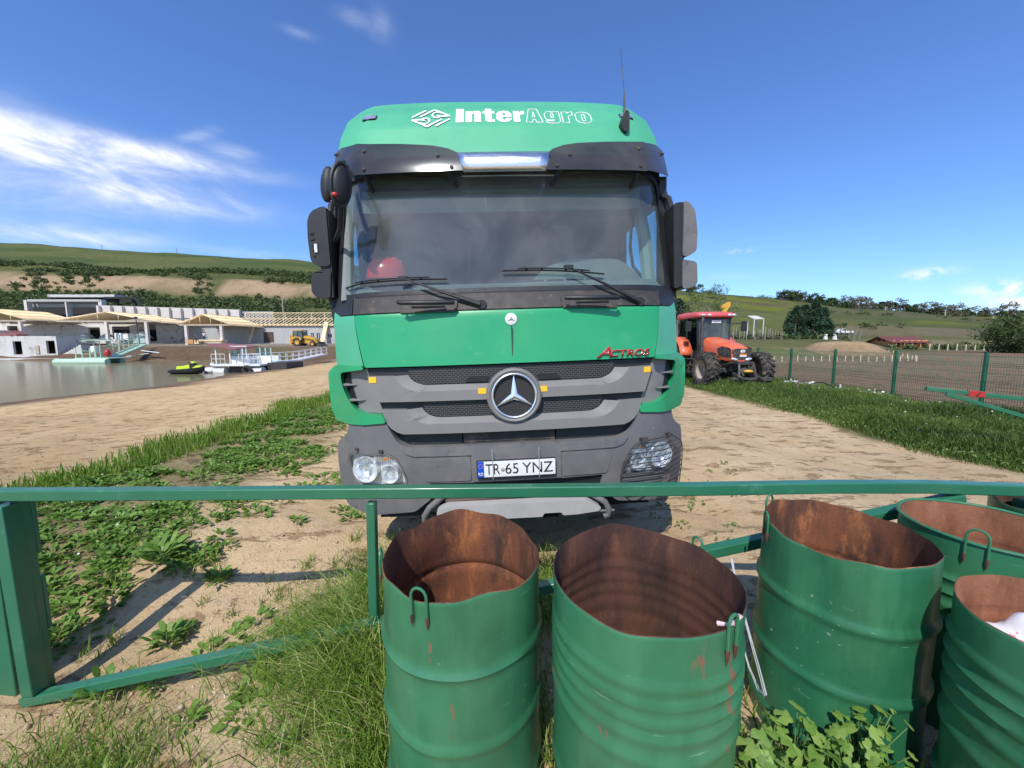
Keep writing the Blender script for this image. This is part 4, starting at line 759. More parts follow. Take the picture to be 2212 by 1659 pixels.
    q.box(-1.0,1.0,1.29,1.41,.44,.56); q.box(-.9,.9,4.84,4.96,.44,.56); q.box(-.9,.9,6.14,6.26,.44,.56); q.box(-.35,.35,.5,1.8,.7,1.2); q.build('chassis','dusty_metal',P,local=True)
    q=MB(); Mm=Matrix.Translation((-1.12,3.15,.95))@Matrix.Rotation(R(90),4,'X')
    for s in (-1,1):
        q.lathe([(0,-.55),(.30,-.55),(.34,-.5),(.34,.5),(.30,.55),(0,.55)],28,M=Matrix.Translation((s*1.16,3.1,.98))@Matrix.Rotation(R(90),4,'X'))
    q.ell((-1.26,2.62,1.30),(.20,.30,.45),16,12); q.build('mudguard_and_tank','teal_plastic',P,local=True)
    q=MB(); 
    for z0,z1,x0,x1,y0,y1 in ((1.1,1.2,-1.2,1.2,2.9,7.4),(1.2,2.5,-1.2,-1.14,2.9,7.4),(1.2,2.5,1.14,1.2,2.9,7.4),(1.2,2.5,-1.14,1.14,2.9,2.96),(1.2,2.5,-1.14,1.14,7.34,7.4)): q.box(x0,x1,y0,y1,z0,z1)
    for s in (-1,1):
        for i in range(7): q.box(*sorted((s*1.2,s*1.24)),3.0+i*.7,3.08+i*.7,1.15,2.5)
    q.build('tipper_body','cab_green_faded',P,local=True)
build_truck()
def to_world(p): return WM['truck']@Vector(p)
def build_helmet():
    c=to_world((-.925,.50,2.165)); h=empty('safety_helmet',c,label='red plastic safety helmet lying behind the windscreen on the dashboard',cat='helmet',rz=R(20))
    q=MB(); n=28; prf=[(0.001,.175),(.04,.172),(.08,.158),(.11,.125),(.128,.08),(.133,.03),(.134,.0)]
    V=[]; 
    for r,z in prf:
        for j in range(n): a=2*math.pi*j/n; V.append((r*math.cos(a)*1.12,r*math.sin(a),z*(1+.02*math.cos(2*a))))
    k=len(prf); q.add(V,[(i*n+j,i*n+(j+1)%n,(i+1)*n+(j+1)%n,(i+1)*n+j) for i in range(k-1) for j in range(n)]); o=q.build('shell','helmet_red',h,local=True,smooth=60); m=o.modifiers.new('s','SOLIDIFY'); m.thickness=.004
    q=MB(); V=[]
    for i,a in enumerate(np.linspace(-1.1,1.1,13)):
        V+=[(.134*1.12*math.cos(a),.134*math.sin(a),.012),((.134*1.12+.07*math.cos(a*1.35))*math.cos(a),(.134+.02)*math.sin(a),-.004)]
    q.add(V,[(2*i,2*i+1,2*i+3,2*i+2) for i in range(12)]); o=q.build('peak','helmet_red',h,local=True,smooth=60); m=o.modifiers.new('s','SOLIDIFY'); m.thickness=.004
    q=MB(); q.tube([(.15*math.cos(a)*1.0,.134*math.sin(a),.008) for a in np.linspace(0,2*math.pi,28,endpoint=False)],.005,6,closed=True); q.tube([(.0,0,.176),(.06,0,.172),(.11,0,.145)],.01,6); q.build('rim','helmet_red',h,local=True)
build_helmet()
# ---------------------------------------------------------------- gate in front of the truck
def build_gate():
    Y=1.93; g=empty('barrier_gate',(-2.5,Y,-.15),label='green square-tube barrier gate across the foreground with diagonal brace and rusty barrels before it',cat='gate')
    top=[]
    for px,py in [(-60,1069),(0,1068),(500,1065),(1106,1060),(1500,1056),(1800,1051),(2000,1051),(2212,1058),(2420,1066)]: top.append(at(px,py,Y))
    q=MB(); w=.058
    V=[]
    for p in top: V+=[(p.x,Y-w/2,p.z-w/2),(p.x,Y+w/2,p.z-w/2),(p.x,Y+w/2,p.z+w/2),(p.x,Y-w/2,p.z+w/2)]
    k=len(top); q.add(V,[(4*i+j,4*i+(j+1)%4,4*i+4+(j+1)%4,4*i+4+j) for i in range(k-1) for j in range(4)]+[(0,1,2,3),(4*k-1,4*k-2,4*k-3,4*k-4)])
    q.build('top_rail','gate_green',g,bevel=.006,smooth=30)
    q=MB(); a=at(55,1512,Y); b=at(2075,1074,Y); q.beam(a,b,w-.004,w,up=(0,1,0)); q.build('diagonal_brace','gate_green',g,bevel=.006)
    q=MB(); c=at(803,1092,Y); d=at(803,1352,Y); q.beam((c.x,Y,c.z+.02),(c.x-.01,Y,d.z+.05),w-.012,w-.012,up=(0,1,0)); q.build('upright','gate_green',g,bevel=.005)
    p0=at(9,1090,Y); p1=at(92,1512,Y); q=MB(); q.beam((p0.x,Y,p0.z),(p0.x+.02,Y,-.25),w+.01,w+.02,up=(0,1,0)); q.build('end_upright','gate_green',g,bevel=.006)
    q=MB(); e=at(2203,1075,Y+.12); q.box(e.x-.03,e.x+.05,Y+.06,Y+.13,-.1,e.z); q.build('end_stop','gate_green',g,bevel=.004)
    # the hinge post the gate hangs on
    hp=empty('gate_post',(p0.x-.12,Y+.10,0),label='dark green steel hinge post carrying the barrier gate at the left edge',cat='post')
    q=MB(); q.box(p0.x-.34,p0.x-.13,Y+.03,Y+.16,-.5,.845); q.build('post','gate_green',hp,bevel=.006); q=MB(); q.box(p0.x-.02,p0.x+.030,Y+.036,Y+.085,-.3,.86)
    for z in (.50,.05): q.box(p0.x-.02,p0.x+.032,Y+.085,Y+.105,z,z+.32)
    q.build('hinge_plate','gate_green',hp,bevel=.003)
build_gate()
# ---------------------------------------------------------------- rusty barrels
def barrel(x,y,label,ribs,paint,rust,tilt=(0,0),seed=0,dent=None,rim_bead=False,rimwob=.010,handles=(),hh=.87,rad=.287,hooph=.012):
    b=empty('barrel',(x,y,H(x,y)-.01),label=label,cat='barrel',group='cut open green oil barrels by the gate',rot=tuple((Matrix.Rotation(R(tilt[0]),3,'X')@Matrix.Rotation(R(tilt[1]),3,'Y')@Matrix.Rotation(R(seed*40),3,'Z')).to_euler('XYZ')))
    rs=random.Random(seed); n=96; zs=sorted(set([0,.01,.03]+[round(v,4) for v in np.linspace(.05,hh,66)]+[hh]))
    ph=[rs.uniform(0,6.28) for _ in range(5)]
    def rr(a,z,hk=1.0):
        r=rad
        for zr,wd in ribs: r+=hk*hooph*math.exp(-((z-zr)/wd)**2)*(1+.15*math.sin(a*2+ph[0]))
        up=(z/hh)**3
        r+=up*rimwob*(math.sin(2*a+ph[1])+.6*math.sin(3*a+ph[2])+.35*math.sin(5*a+ph[3]))+.0015*math.sin(7*a+9*z+ph[4])
        if dent:
            for (da,dz,wa,wz,dd) in dent: 
                u=(a-da+math.pi)%(2*math.pi)-math.pi; r-=dd*math.exp(-(u/wa)**2-((z-dz)/wz)**2)
        return r
    def top(a): return .006*math.sin(2*a+ph[2])+.004*math.sin(6*a+ph[0])+.003*math.sin(11*a+ph[4])
    q=MB(); V=[]
    for z in zs:
        for j in range(n): a=2*math.pi*j/n; r=rr(a,z); zz=z+(top(a)*rimwob/.010 if z>hh-.03 else 0); V.append((r*math.cos(a),r*math.sin(a),zz))
    for z in zs:
        for j in range(n): a=2*math.pi*j/n; r=rr(a,z,.5 if len(ribs)>3 else .9)-.0022; zz=z+(top(a)*rimwob/.010 if z>hh-.03 else 0); V.append((r*math.cos(a),r*math.sin(a),zz+.002))
    k=len(zs); q.add(V[:k*n],[(i*n+j,i*n+(j+1)%n,(i+1)*n+(j+1)%n,(i+1)*n+j) for i in range(k-1) for j in range(n)],0)
    q.add(V[k*n:],[(i*n+j,(i+1)*n+j,(i+1)*n+(j+1)%n,i*n+(j+1)%n) for i in range(k-1) for j in range(n)],1)
    q.add([V[(k-1)*n+j] for j in range(n)]+[V[k*n+(k-1)*n+j] for j in range(n)],[(j,(j+1)%n,n+(j+1)%n,n+j) for j in range(n)],1)
    q.add([V[k*n+j] for j in range(n)],[tuple(range(n))],1)
    q.build('shell',[paint,rust],b,local=True,recalc=False,smooth=50)
    if rim_bead:
        q=MB(); q.tube([((rr(a,hh)+.003)*math.cos(a),(rr(a,hh)+.003)*math.sin(a),hh+.002+top(a)*rimwob/.010) for a in np.linspace(0,2*math.pi,96,endpoint=False)],.007,8,closed=True); q.build('rim_bead',paint,b,local=True)
    for (ha,w,hgt_) in handles:
        a=R(ha)-R(seed*40); r=rr(a,hh-.03)+.007; T=Vector((-math.sin(a),math.cos(a),0)); O=Vector((r*math.cos(a),r*math.sin(a),0)); q=MB()
        pts=[O+T*(-w/2)+Vector((0,0,hh-.055)),O+T*(-w/2)+Vector((0,0,hh+hgt_-.02))]+[O+T*(-w/2*math.cos(t))+Vector((0,0,hh+hgt_-.02+w*.55*math.sin(t))) for t in np.linspace(.35,2.8,6)]+[O+T*(w/2)+Vector((0,0,hh+hgt_-.02)),O+T*(w/2)+Vector((0,0,hh-.055))]
        q.tube(pts,.0045,7); q.build('handle',paint,b,local=True)
        for sg in (-1,1): q=MB(); q.lathe([(0,.014),(.005,.010),(.006,0),(.004,-.016),(0,-.036)],6,M=Matrix.Translation(O+T*(sg*w/2)+Vector((0,0,hh-.056)))); q.build('weld','rust_brown',b,local=True)
    return b,rr
B1,_=barrel(-.18,1.378,'leftmost open barrel, two hoops and orange-black streaks inside, standing before the truck plate',[(.705,.014),(.435,.014),(.165,.014)],'barrel_green_a','rust_orange',seed=1,tilt=(1.6,-.3),hh=.955,dent=[(R(125)-R(40),.88,.5,.16,.035),(R(75)-R(40),.94,.5,.1,-.012)],rimwob=.012,handles=((192,.045,.03),(252,.052,.035)))
B2,_=barrel(.432,1.18,'barrel with five close ribs, dark brown inside and a pink rag on its handle',[(.79,.012),(.74,.012),(.69,.012),(.64,.012),(.57,.015),(.30,.014)],'barrel_green_b','rust_brown',seed=2,tilt=(1.6,-1.2),rad=.280,dent=[(R(128)-R(80),.84,.35,.10,.016),(R(50)-R(80),.84,.3,.10,.014),(R(92)-R(80),.87,.4,.12,-.010)],rimwob=.005,handles=((300,.036,.045),(30,.036,.03)),hh=.932,hooph=.0085)
B3,_=barrel(1.385,1.537,'two-hooped barrel with bright orange rust inside, to the right of the rag barrel',[(.64,.016),(.37,.016),(.10,.016)],'barrel_green_c','rust_orange',seed=3,dent=[(R(215)-R(120),.72,.25,.18,.014)],rimwob=.010,handles=((118,.052,.035),(163,.05,.03)),hh=.893)
B4,_=barrel(2.085,1.60,'barrel with a rolled bead round its rim, standing behind the third barrel from the left',[(.70,.012),(.64,.012),(.58,.012),(.52,.012)],'barrel_green_b','rust_pale',seed=4,rim_bead=True,hh=.88,rimwob=.002,handles=((212,.06,.05),(262,.06,.05)),hooph=.010)
B5,_=barrel(1.645,.965,'ribbed barrel at the right edge, nearest the camera, with a patterned plastic bag inside',[(.74,.012),(.68,.012),(.62,.012),(.55,.013),(.46,.018),(.25,.014)],'barrel_green_c','rust_pale',seed=5,rimwob=.007,handles=((330,.05,.04),),hooph=.010)
B6,_=barrel(2.78,1.80,'barrel almost hidden beyond the beaded barrel, only a corner of its rim showing',[(.58,.014),(.31,.014)],'barrel_green_c','rust_brown',seed=6,rimwob=.012)
def build_small():
    # crumpled plastic bag in the near right barrel
    q=MB(); n=40; m=26; V=[]
    for i in range(m+1):
        for j in range(n):
            th=math.pi*i/m; a=2*math.pi*j/n; d=Vector((math.sin(th)*math.cos(a),math.sin(th)*math.sin(a),math.cos(th)))
            f=1+.10*math.sin(5*d.x+4*d.y)+.09*math.sin(9*d.z+7*d.x)+.05*math.sin(17*d.y+13*d.z)
            V.append((1.61+d.x*.20*f,1.01+d.y*.19*f,.64+d.z*.17*f))
    q.add(V,[(i*n+j,(i+1)*n+j,(i+1)*n+(j+1)%n,i*n+(j+1)%n) for i in range(m) for j in range(n)]); q.build('plastic_bag','bag_white',None,smooth=60,label='white plastic bag with pink and lime spots lying inside the near right barrel',cat='bag')
    # rag knotted on a handle, wire loop hanging between the barrels
    a=R(300); px,py=.432+.288*math.cos(a),1.18+.295*math.sin(a); q=MB()
    q.ell((px,py,.937),(.008,.008,.009),10,6); q.tube([(px,py,.937),(px-.018,py+.006,.930),(px-.035,py+.018,.924)],[.006,.005,.007],7); q.tube([(px,py,.942),(px+.008,py-.004,.955),(px+.012,py-.002,.963)],[.005,.004,.007],7); q.build('rag','rag',None,smooth=60,label='pink rag knotted round the handle of the five-ribbed barrel',cat='rag')
    q=MB(); Wp=[(1578,1205),(1590,1262),(1612,1345),(1640,1440),(1656,1500),(1640,1488),(1618,1438),(1600,1375),(1592,1300)]
    for k in range(3):
        q.tube([at(px+k*2.2*math.sin(i*.7+k),py+k*1.5,1.30-.012*i*(i<5)) for i,(px,py) in enumerate(Wp)],.0021,5)
    q.build('wire_loop','wire_white',None,smooth=60,label='thin white wire hanging in a loop beside the five-ribbed barrel',cat='wire')
build_small()
# ---------------------------------------------------------------- second barrier arm, mesh fence
def build_arm():
    Y=6.0; a=at(2000,839,Y); b=at(2212,862,5.6); d=(b-a); b2=a+d*3.2; g=empty('swing_barrier',(b2.x,b2.y,0),label='dark green swung-open barrier arm with a red clamp, in front of the mesh fence',cat='barrier')
    q=MB(); q.beam(a,b2,.06,.06); q.build('arm_rail','gate_green',g,bevel=.005); c=a+d*.22; e=at(2212,893,5.6); q=MB(); q.beam(c-Vector((0,0,.05)),c+(e-c)*4.0-Vector((0,0,.03)),.055,.055); q.build('arm_brace','gate_green',g,bevel=.005)
    q=MB(); q.box(b2.x-.06,b2.x+.06,b2.y-.06,b2.y+.06,-.3,b2.z+.1); q.build('arm_post','gate_green',g,bevel=.005)
    m=a+d*.52; q=MB(); u=d.normalized(); q.beam(m-u*.09,m+u*.09,.075,.085); q.tube([m+u*.09+Vector((0,-.0,.02)),m+u*.14+Vector((0,0,.03))],.008,6); q.build('red_clamp','red_badge',g,bevel=.008)
    q=MB(); q.tube([m+Vector((-.02,-.045,-.02)),m+Vector((0,-.048,.01)),m+Vector((.03,-.045,.02))],.007,5); q.build('clamp_bolt','black',g)
build_arm()
FX=lambda y:10.62+.02*(y-10)
def build_fence():
    ys=[8.62-2.07*2+2.07*i for i in range(10)]; f=empty('mesh_fence',(FX(ys[0]),ys[0],0),label='green welded mesh fence along the verge between grass and ploughed field',cat='fence')
    for y in ys:
        q=MB(); x=FX(y); g=H(x,y); q.box(x-.032,x+.032,y-.03,y+.03,g-.2,1.42); q.box(x-.036,x+.036,y-.034,y+.034,1.42,1.435); q.build('fence_post','fence_green',f,bevel=.004)
    for y0,y1 in zip(ys,ys[1:]):
        q=MB(); n=40
        for i in range(n+1):
            y=y0+.04+(y1-y0-.08)*i/n; x=FX(y); q.box(x-.0022,x+.0022,y-.0022,y+.0022,.02,1.38)
        for z in list(np.linspace(.05,1.35,8)):
            fold=.03 if any(abs(z-zz)<.1 for zz in (.25,.7,1.15)) else 0; q.beam((FX(y0)-fold,y0+.03,z),(FX(y1)-fold,y1-.03,z),.006,.006)
        for zz in (.28,.72,1.16):
            for dz in (-.04,.04): q.beam((FX(y0)-.02,y0+.03,zz+dz),(FX(y1)-.02,y1-.03,zz+dz),.006,.006)
        q.build('mesh_panel','fence_green',f,smooth=0,recalc=False)
    k=MB()
    for y0,y1 in zip(ys,ys[1:]): k.box(FX(y0)-.06,FX(y0)+.06,y0,y1,-.15,.10)
    k.build('fence_plinth','dirty_concrete',f)
    q=MB(); c=at(1790,846,11.6); q.tube([(c.x-.9+1.8*t,c.y+.2*t,.12+.42*math.sin(math.pi*min(1,t*1.25))*(1-.55*t)) for t in np.linspace(0,1,16)],.013,6); q.build('hose','black',None,smooth=60,label='black hose arching out of the grass at the foot of the mesh fence',cat='hose')
    q=MB(); q.tube([(c.x-.95,c.y,-.05),(c.x-.93,c.y,.62)],.02,6); q.build('stake','bark',None,label='short dark stake leaning at the fence beside the hose',cat='stake')
build_fence()
# ---------------------------------------------------------------- tractor
def build_tractor():
    X0,Y0=8.17,14.3; t=empty('tractor',(X0,Y0,H(X0,Y0)-.02),rz=R(1),label='orange farm tractor with red cab roof parked on the grass verge by the fence',cat='tractor'); L=dict(local=True)
    def wheel(x,y,r,w,rim):
        Mw=Matrix.Translation((x,y,r))@Matrix.Rotation(R(90),4,'Y'); q=MB(); q.lathe([(rim,-w/2+.03),(rim+.04,-w/2),(r*.86,-w/2),(r*.93,-w/2+.04),(r*.95,0),(r*.93,w/2-.04),(r*.86,w/2),(rim+.04,w/2),(rim,w/2-.03)],36,M=Mw)
        nl=20
        for i in range(nl):
            for sg in (-1,1):
                a=2*math.pi*(i+.25*(sg>0)*2)/nl; pts=[(0+sg*.01,a),(sg*w*.5,a+.24)]
                V=[]
                for (u,aa) in pts:
                    for (dr,da) in ((r*.90,-.045),(r*1.0,-.03),(r*1.0,.03),(r*.90,.045)):
                        V.append(Mw@Vector((dr*math.cos(aa+da),dr*math.sin(aa+da),u)))
                q.add(V,[(0,1,2,3),(7,6,5,4),(0,4,5,1),(1,5,6,2),(2,6,7,3),(3,7,4,0)])
        wo=q.build('wheel','rubber',t,**L); s=1 if x>0 else -1; q=MB(); q.lathe([(0,s*.02),(.10,s*.03),(.12,s*-.02),(rim*.7,s*-.05),(rim*.9,s*.06),(rim*.98,s*(w/2-.06)),(rim+.02,s*(w/2-.01)),(rim+.02,s*(-w/2+.02))],28,M=Mw)
        for i in range(8): a=i*math.pi/4; q.ell(tuple(Mw@Vector((.08*math.cos(a),.08*math.sin(a),s*.035))),(.014,.014,.014),6,4)
        q.build('rim','wood_pole',wo,**L)
    for s in (-1,1): wheel(s*.99,0,.66,.44,.34); wheel(s*1.04,2.6,.92,.52,.48)
    q=MB(); q.box(-.9,.9,-.09,.09,.55,.72); q.ell((0,0,.6),(.22,.2,.2),12,8); q.box(-.25,.25,-.35,2.9,.62,1.02); q.box(-.8,.8,2.45,2.65,.75,1.0); q.ell((-.75,0,.62),(.14,.16,.16),10,6); q.ell((.75,0,.62),(.14,.16,.16),10,6); q.box(-.36,-.3,-.3,1.3,.95,1.2); q.box(.3,.36,-.3,1.3,.95,1.2)
    for x in (-.62,.62): q.box(x-.12,x+.12,1.2,1.9,.5,1.0)
    q.build('chassis','dusty_metal',t,bevel=.01,**L)
    # bonnet, lofted
    q=MB(); secs=[(-.52,.31,.98,1.42,.05),(-.42,.36,.95,1.50,.07),(0,.40,1.02,1.62,.09),(.7,.44,1.12,1.76,.10),(1.35,.47,1.15,1.86,.10)]; V=[]; n=0
    for (y,w,z0,z1,r) in secs:
        o=[(-w,z0),(-w*1.05,z0+(z1-z0)*.5),(-w*.92,z1-r*1.2),(-w*.68,z1-.02),(-w*.3,z1+.012),(w*.3,z1+.012),(w*.68,z1-.02),(w*.92,z1-r*1.2),(w*1.05,z0+(z1-z0)*.5),(w,z0)]; n=len(o); V+=[(x,y,z) for x,z in o]
    k=len(secs); q.add(V,[(i*n+j,i*n+(j+1)%n,(i+1)*n+(j+1)%n,(i+1)*n+j) for i in range(k-1) for j in range(n)]+[tuple(range(n)),tuple(range((k-1)*n,k*n))]); b=q.build('bonnet','tractor_orange',t,smooth=50,bevel=.012,**L)
    for s in (-1,1): q=MB(); q.add([(s*.36,-.50,1.02),(s*.40,-.36,1.02),(s*.46,.30,1.02),(s*.47,.8,1.14),(s*.475,.8,1.24),(s*.47,.30,1.16),(s*.41,-.36,1.10),(s*.37,-.50,1.10)],[(0,1,6,7),(1,2,5,6),(2,3,4,5)]); q.build('side_skirt','tractor_orange',b,**L)
    q=MB(); q.prism(rnd([(-.30,1.06),(-.33,1.40),(-.24,1.44),(.24,1.44),(.33,1.40),(.30,1.06)],.04),-.55,-.50)
    for s in (-1,1): q.add([(s*.355,-.50,1.08),(s*.372,-.50,1.42),(s*.40,-.40,1.47),(s*.428,.0,1.52),(s*.445,.30,1.42),(s*.436,.12,1.14),(s*.385,-.40,1.06)],[(0,1,2,3,4,5,6)])
    q.build('front_grille','dusty_metal',b,recalc=True,**L)
    for s in (-1,1):
        q=MB(); q.ell((s*.25,-.54,1.06),(.13,.05,.055),14,8,M=Matrix.Translation((s*.25,-.54,1.06))@Matrix.Rotation(R(s*-12),4,'Y')@Matrix.Translation((-s*.25,.54,-1.06))); q.build('headlight','lamp_silver',t,**L)
    q=MB(); q.lathe([(0,.01),(.05,.01),(.06,0)],20,M=Matrix.Translation((.02,-.56,1.34))@Matrix.Rotation(R(90),4,'X')@Matrix.Scale(1.4,4,(1,0,0))); bo=q.build('maker_badge','white_paint',b,**L)
    q=MB(); q.tube([(.045+.03*math.cos(a)-.02,-.575,1.34+.03*math.sin(a)) for a in np.linspace(R(60),R(300),9)],.007,5); q.build('badge_mark','black',bo,**L)
    for z0,z1,m in ((1.21,1.26,'amber'),(1.15,1.205,'white_paint')):
        q=MB(); q.box(-.08,.16,-.562,-.55,z0,z1); q.build('front_sticker',m,b,**L)
    # front linkage and weight block
    q=MB(); q.box(-.28,.28,-.86,-.5,.88,.98); 
    for s in (-1,1): q.beam((s*.24,-.80,.95),(s*.30,-.95,.42),.07,.09); q.beam((s*.30,-.6,.55),(s*.34,-1.25,.40),.08,.10); q.tube([(s*.16,-.6,.85),(s*.12,-.92,.5)],.04,8); q.tube([(s*.3,-.55,.95),(s*.5,-.3,.85),(s*.45,.1,.8)],.018,6)
    q.box(-.62,.62,-1.02,-.92,.36,.44); q.ell((0,-.72,.62),(.17,.12,.17),10,6); q.beam((.34,-.95,.40),(.75,-1.1,.40),.06,.12); q.build('front_linkage','dusty_metal',t,bevel=.008,**L)
    q=MB(); q.ell((0,-.98,.66),(.17,.09,.06),14,8); q.build('hitch_cover','bag_white' if False else 'yellow_machine',t,**L)
    # cab
    cb=MB(); po=[((-.62,1.35,1.2),(-.66,1.45,2.66)),((.62,1.35,1.2),(.66,1.45,2.66)),((-.74,2.15,1.25),(-.72,2.15,2.66)),((.74,2.15,1.25),(.72,2.15,2.66)),((-.68,3.1,1.5),(-.64,2.95,2.66)),((.68,3.1,1.5),(.64,2.95,2.66))]
    for a,b_ in po: cb.beam(a,b_,.06,.07)
    cb.box(-.70,.70,1.35,3.1,.95,1.25); cb.box(-.70,.70,1.38,3.0,2.60,2.68); co=cb.build('cab_frame','dark_plastic',t,bevel=.008,**L)
    for nm,V in (('cab_window',[(-.60,1.355,1.25),(.60,1.355,1.25),(.64,1.45,2.62),(-.64,1.45,2.62)]),('cab_window',[(-.635,1.37,1.2),(-.74,2.15,1.25),(-.72,2.15,2.62),(-.66,1.46,2.62)]),('cab_window',[(.635,1.37,1.2),(.74,2.15,1.25),(.72,2.15,2.62),(.66,1.46,2.62)]),('cab_window',[(-.74,2.18,1.3),(-.68,3.08,1.5),(-.64,2.95,2.62),(-.72,2.18,2.62)]),('cab_window',[(.74,2.18,1.3),(.68,3.08,1.5),(.64,2.95,2.62),(.72,2.18,2.62)]),('cab_window',[(-.66,3.09,1.5),(.66,3.09,1.5),(.62,2.96,2.62),(-.62,2.96,2.62)])):
        q=MB(); q.add(V,[(0,1,2,3)]); q.build(nm,'cab_glass',co,recalc=False,**L)
    q=MB(); V=[]; o1=rnd([(-.76,1.22),(.76,1.22),(.80,3.15),(-.80,3.15)],.18,5); n=len(o1)
    for f,z in ((.96,2.66),(1.0,2.70),(1.0,2.78),(.93,2.85),(.6,2.90)): V+=[(x*f,2.18+(y-2.18)*f,z+(.03 if y>2 and z>2.7 else 0)) for x,y in o1]
    q.add(V,[(i*n+j,i*n+(j+1)%n,(i+1)*n+(j+1)%n,(i+1)*n+j) for i in range(4) for j in range(n)]+[tuple(range(n)),tuple(range(4*n,5*n))]); ro=q.build('cab_roof','tractor_roof',t,smooth=50,**L)
    for x in (-.55,-.30,.50,.68):
        q=MB(); q.ell((x,1.20,2.74),(.085,.05,.055),12,8); q.build('work_lamp','lamp_silver',ro,**L)
    q=MB(); q.box(-.10,.28,1.405,1.425,2.44,2.55); no=q.build('registration_sign','plate_white',co,**L); q=MB(); q.box(-.02,.20,1.397,1.404,2.475,2.515); q.build('sign_characters','step_paint',no,**L)
    q=MB(); q.box(-.3,.3,2.3,2.8,1.3,1.6); q.box(-.28,.28,2.7,2.85,1.6,2.3); q.build('seat','interior_dark',co,bevel=.04,**L); q=MB(); q.tube([(.2*math.cos(a),1.95+.06*math.sin(a),1.75+.18*math.sin(a)) for a in np.linspace(0,6.28,18,endpoint=False)],.015,6,closed=True); q.beam((0,1.6,1.3),(0,1.93,1.75),.08,.08); q.build('steering_wheel','interior_dark',co,**L)
    q=MB(); q.box(-.18,.18,1.7,1.72,1.55,1.75); q.ell((-.05,1.6,1.6),(.08,.03,.10),8,6); q.build('console','white_paint' if False else 'tarp',co,**L)
    for s in (-1,1):
        q=MB(); V=[]
        for i,a in enumerate(np.linspace(R(15),R(165),14)):
            V+=[(s*.72,2.55-1.02*math.cos(a),.88+1.02*math.sin(a)),(s*1.24,2.55-1.02*math.cos(a),.88+1.02*math.sin(a))]
        q.add(V,[(2*i,2*i+1,2*i+3,2*i+2) for i in range(13)]); o=q.build('fender','tractor_orange',t,**L); m=o.modifiers.new('s','SOLIDIFY'); m.thickness=.03
        q=MB(); q.tube([(s*.66,1.42,2.40),(s*1.05,1.25,2.42)],.018,6); q.prism(rnd([(s*1.02,2.10),(s*1.22,2.10),(s*1.22,2.50),(s*1.02,2.50)],.03),1.20,1.27); q.build('mirror','dark_plastic',t,bevel=.01,**L)
    q=MB(); q.tube([(-.56,1.15,1.1),(-.58,1.18,1.8),(-.58,1.20,2.62),(-.56,1.20,2.78)],[.06,.055,.055,.045],12); q.build('exhaust_pipe','dusty_metal',t,**L)
    q=MB()
    for z in (.45,.72,.98): q.box(-1.02,-.7,1.35,1.75,z,z+.03)
    q.beam((-.98,1.4,.4),(-.80,1.45,1.25),.03,.05); q.beam((-.98,1.72,.4),(-.80,1.72,1.25),.03,.05); q.build('cab_steps','dusty_metal',t,**L)
build_tractor()

def build_droppings():
    q=MB(); rs=random.Random(4)
    for k in range(7):
        a=R(84)+rs.uniform(-.10,.12); r_=.2765; z=.905-rs.uniform(0,.13); q.ell((.432+r_*math.cos(a),1.18+r_*math.sin(a),z),(.004+.006*rs.random(),.002,.006+.012*rs.random()),8,5)
    q.build('bird_droppings','stone_white',B2,smooth=60)
build_droppings()
# ---------------------------------------------------------------- left shore: buildings, boats, people
def rect(mb,px0,py0,px1,py1,Y,dep,mi=0,z0=None):
    a=at(px0,py0,Y); b=at(px1,py1,Y); return mb.box(min(a.x,b.x),max(a.x,b.x),Y,Y+dep,b.z if z0 is None else z0,a.z,mi)
def holed(mb,x0,x1,z0,z1,y0,y1,holes):
    xs=sorted({x0,x1,*[h[0] for h in holes],*[h[1] for h in holes]}); zs=sorted({z0,z1,*[h[2] for h in holes],*[h[3] for h in holes]})
    for xa,xb in zip(xs,xs[1:]):
        for za,zb in zip(zs,zs[1:]):
            cx,cz=(xa+xb)/2,(za+zb)/2
            if any(h[0]<cx<h[1] and h[2]<cz<h[3] for h in holes): continue
            mb.box(xa,xb,y0,y1,za,zb)
def PX(px,Y,py=740): return at(px,py,Y).x
def PZ(py,Y): return at(1106,py,Y).z
